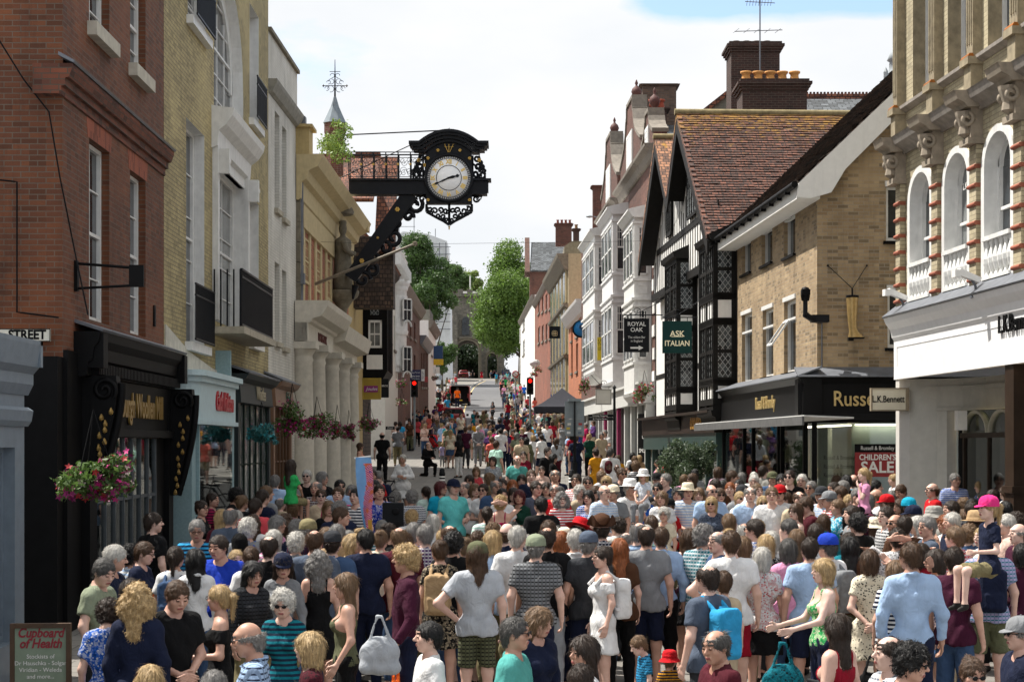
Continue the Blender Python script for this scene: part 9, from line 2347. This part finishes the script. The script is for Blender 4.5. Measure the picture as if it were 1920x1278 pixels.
for i, r in enumerate(recs):
 bd, pose, lp = r['bd'], r['pose'], r['lp']
 if r['on']: lp = 'sit'; pose = 'sit' if pose == 'down' else pose
 yaw = r['yaw'] or [0, 0, 0, 25, -25][RSP.randint(5)] if r['drn'][0] != 'f' or r['d'] > 50 else r['yaw'] or [0, 18, -18][RSP.randint(3)]
 pitch = 25 if r['pitch'] > 17 else 12 if r['pitch'] > 0 else 0
 me = body_mesh(bd, pose, lp, yaw, pitch); o = link('person', me)
 sk = SKINS[r['skin'] if r['skin'] is not None else RSP.choice(4, p=[.35, .3, .2, .15])]; hm = hairmat(HC_[r['hc']][1])
 for k, m_ in ((0, sk), (3, hm)): o.material_slots[k].link = 'OBJECT'; o.material_slots[k].material = m_
 htop = 1.765+(.0 if bd != 'k' else .055)+(.02 if r['hat'] else 0)+(.01 if r['hair'] in 'blCc' else 0)
 if r['on']: sc_ = r['h']/1.765; z0 = zg(r['d'])+r['ht2']-htop*sc_
 elif lp == 'kneel': sc_ = .98; z0 = zg(r['d'])-.42;
 else: sc_ = r['ht2']/htop; z0 = zg(r['d'])
 wx = {'m': 1, 'w': 1, 'M': 1.05, 'W': 1.03, 'k': .95}[bd]
 o.location = (X(r['px'], r['d']), r['d'], z0); o.scale = (sc_*wx, sc_*wx, sc_); o.rotation_euler = (0, 0, math.radians(r['dr']+RSP.uniform(-8, 8)))
 tag(o, r['label'], 'person', 'people in the street'); t = r['top']; pat = (t+['', ''])[2] if len(t) > 2 else ''
 part('x', garment(t[0], bd, pose, lp), fabric(t[1], pat, t[3] if len(t) > 3 else 'white'), o).name = {'J': 'jacket', 'D': 'dress', 'K': 'strappy_top'}.get(t[0], 'shirt')
 bt = r['bot'] or (BOT[RSP.randint(len(BOT))].split(':') if t[0] != 'D' else None)
 if bt: part('x', garment(bt[0], bd, 'down', lp), fabric(bt[1], bt[2] if len(bt) > 2 else '', bt[3] if len(bt) > 3 else 'white'), o).name = {'t': 'trousers', 's': 'shorts', 'k': 'skirt'}[bt[0]]
 HM = head_mat(yaw, pitch, kscale(bd))
 if r['hat']:
  part('hat', hat_mesh(r['hat'][0]), fabric(r['hat'][1], r['hat'][2] if len(r['hat']) > 2 else '', r['hat'][3] if len(r['hat']) > 3 else 'white'), o, HM @ Matrix.Scale(1.04, 4))
  hk = {'l': 'l', 'C': 'C', 'p': 'p', 'b': 'b'}.get(r['hair'], 'x'); part('hair', hair_mesh(hk), hm, o, HM)
 elif r['hair'] != 'x': part('hair', hair_mesh(r['hair']), hm if r['hair'] != 'h' else fabric({'r': 'maroon', 'k': 'black'}[r['hc']]), o, HM)
 else: part('hair', hair_mesh('x'), hm, o, HM)
 if r['gl'] and r['d'] < 60: part('sunglasses' if r['gl'] == 'G' else 'glasses', glasses_mesh(r['gl'] == 'G'), SB, o, HM)
 for k, bc in r['bags']:
  if k == 'pack': b_ = link('backpack', bag_mesh('pack')); b_.matrix_world = o.matrix_basis.copy(); nm = 'backpack'
  else: b_ = link('shopping_bag', bag_mesh('tote')); b_.matrix_world = o.matrix_basis @ Matrix.Translation((.29*(BUILD[bd][0]/.19), -.12 if pose in ('bag',) else -.05, .80)); nm = 'bag'
  b_.material_slots[0].link = 'OBJECT'; b_.material_slots[0].material = fabric(bc); dsc = describe(r)
  tag(b_, '%s %s carried by the %s %s' % (CNAME.get(bc, bc), nm, dsc[0]+(' child' if bd == 'k' else ' person'), dsc[1]), nm, 'bags carried in the crowd')
 PO.append(o)
 if i in MASS: mass.append(o)
for r, o in zip(recs, PO):
 if 'POLICE' in r: text(r['POLICE'], (0, .165, 1.33), .085, PLAS, o, thick=.004, rz=math.pi, sx=.9)
bpy.context.view_layer.update()
VV, QQ, MM, ml, o_ = [], [], [], [], 0       # the farthest people as one crowd
for o in mass:
 for q in [o]+list(o.children):
  me = q.data; n = len(me.vertices); v = np.empty(n*3); me.vertices.foreach_get('co', v); M_ = np.array(q.matrix_world); v = v.reshape(-1, 3) @ M_[:3, :3].T+M_[:3, 3]
  if any(p_.loop_total != 4 for p_ in me.polygons[:1]) or q.name.startswith(('hat', 'sun', 'gla')): continue
  k = len(me.polygons); li = np.empty(k*4, 'i'); me.loops.foreach_get('vertex_index', li); mi = np.empty(k, 'i'); me.polygons.foreach_get('material_index', mi); mp_ = []
  for sl in q.material_slots:
   if sl.material not in ml: ml.append(sl.material)
   mp_.append(ml.index(sl.material))
  VV.append(v); QQ.append(li.reshape(-1, 4)+o_); MM.append(np.array(mp_)[mi]); o_ += n
for o in mass:
 for q in list(o.children): bpy.data.objects.remove(q)
 bpy.data.objects.remove(o)
tag(link('crowd', nmesh('crowd', np.concatenate(VV), np.concatenate(QQ), ml, np.concatenate(MM))), 'distant walkers on both pavements of the upper street', None, None, 'stuff')
# pushchairs
def pram(label, px, py, d, c1, rz, h=1.0):
 s = empty('pushchair', label, 'pushchair', (X(px, d), d, zg(d)), rz)
 for x, y in ((-.25, -.35), (.25, -.35), (-.25, .35), (.25, .35)): m = MB(); m.tube([(x-.02, y, .12), (x+.02, y, .12)], .12, 14); m.build('wheel', [TYRE], s)
 m = MB()
 for x in (-.24, .24): m.tube([(x, -.35, .12), (x, .1, .55), (x, .5, 1.02)], .014, 6); m.tube([(x, .35, .12), (x, .0, .6)], .014, 6)
 m.tube([(-.24, .5, 1.02), (.24, .5, 1.02)], .02, 6); m.build('frame', [SB], s)
 m = MB(); m.prism([(-.4, .38), (.1, .35), (.38, .8), (.30, .84), (.05, .48), (-.38, .52)], lambda p, t: ((-.2, .2)[t], p[0], p[1])); m.build('seat', [fabric(c1)], s)
 m = MB(); n = 8; vs = []
 for i in range(n+1): a = math.pi*(.05+.62*i/n); vs += [(x, .22-.34*math.cos(a), .62+.36*math.sin(a)) for x in (-.23, -.1, .1, .23)]
 m.add(vs, [(i*4+j, i*4+j+1, (i+1)*4+j+1, (i+1)*4+j) for i in range(n) for j in range(3)], 0, True); m.build('hood', [fabric(c1)], s); return s
pram('red hooded pushchair on the open paving in the middle distance', 818, 0, 94, 'red', 1.2)
pram('black pushchair in front of the person with the sky blue backpack', 1310, 0, 13.6, 'black', .9)
pram('grey pushchair pushed by the person in green floral', 1440, 0, 14.2, 'charcoal', -1.2)
def loose_bag(label, px, py, d, c, pat='', c2='white', sc_=1.):
 b_ = link('shopping_bag', bag_mesh('tote')); b_.material_slots[0].link = 'OBJECT'; b_.material_slots[0].material = fabric(c, pat, c2); b_.location = (X(px, d), d, Z(py, d)); b_.scale = (sc_,)*3; tag(b_, label, 'bag')
loose_bag('teal patterned shopping bag hanging from the grey pushchair', 1468, 1200, 13.9, 'teal', 'fl', 'black', .95)
loose_bag('pale grey tote hanging low left of the plum shirt', 712, 1150, 15.2, 'lightgrey')
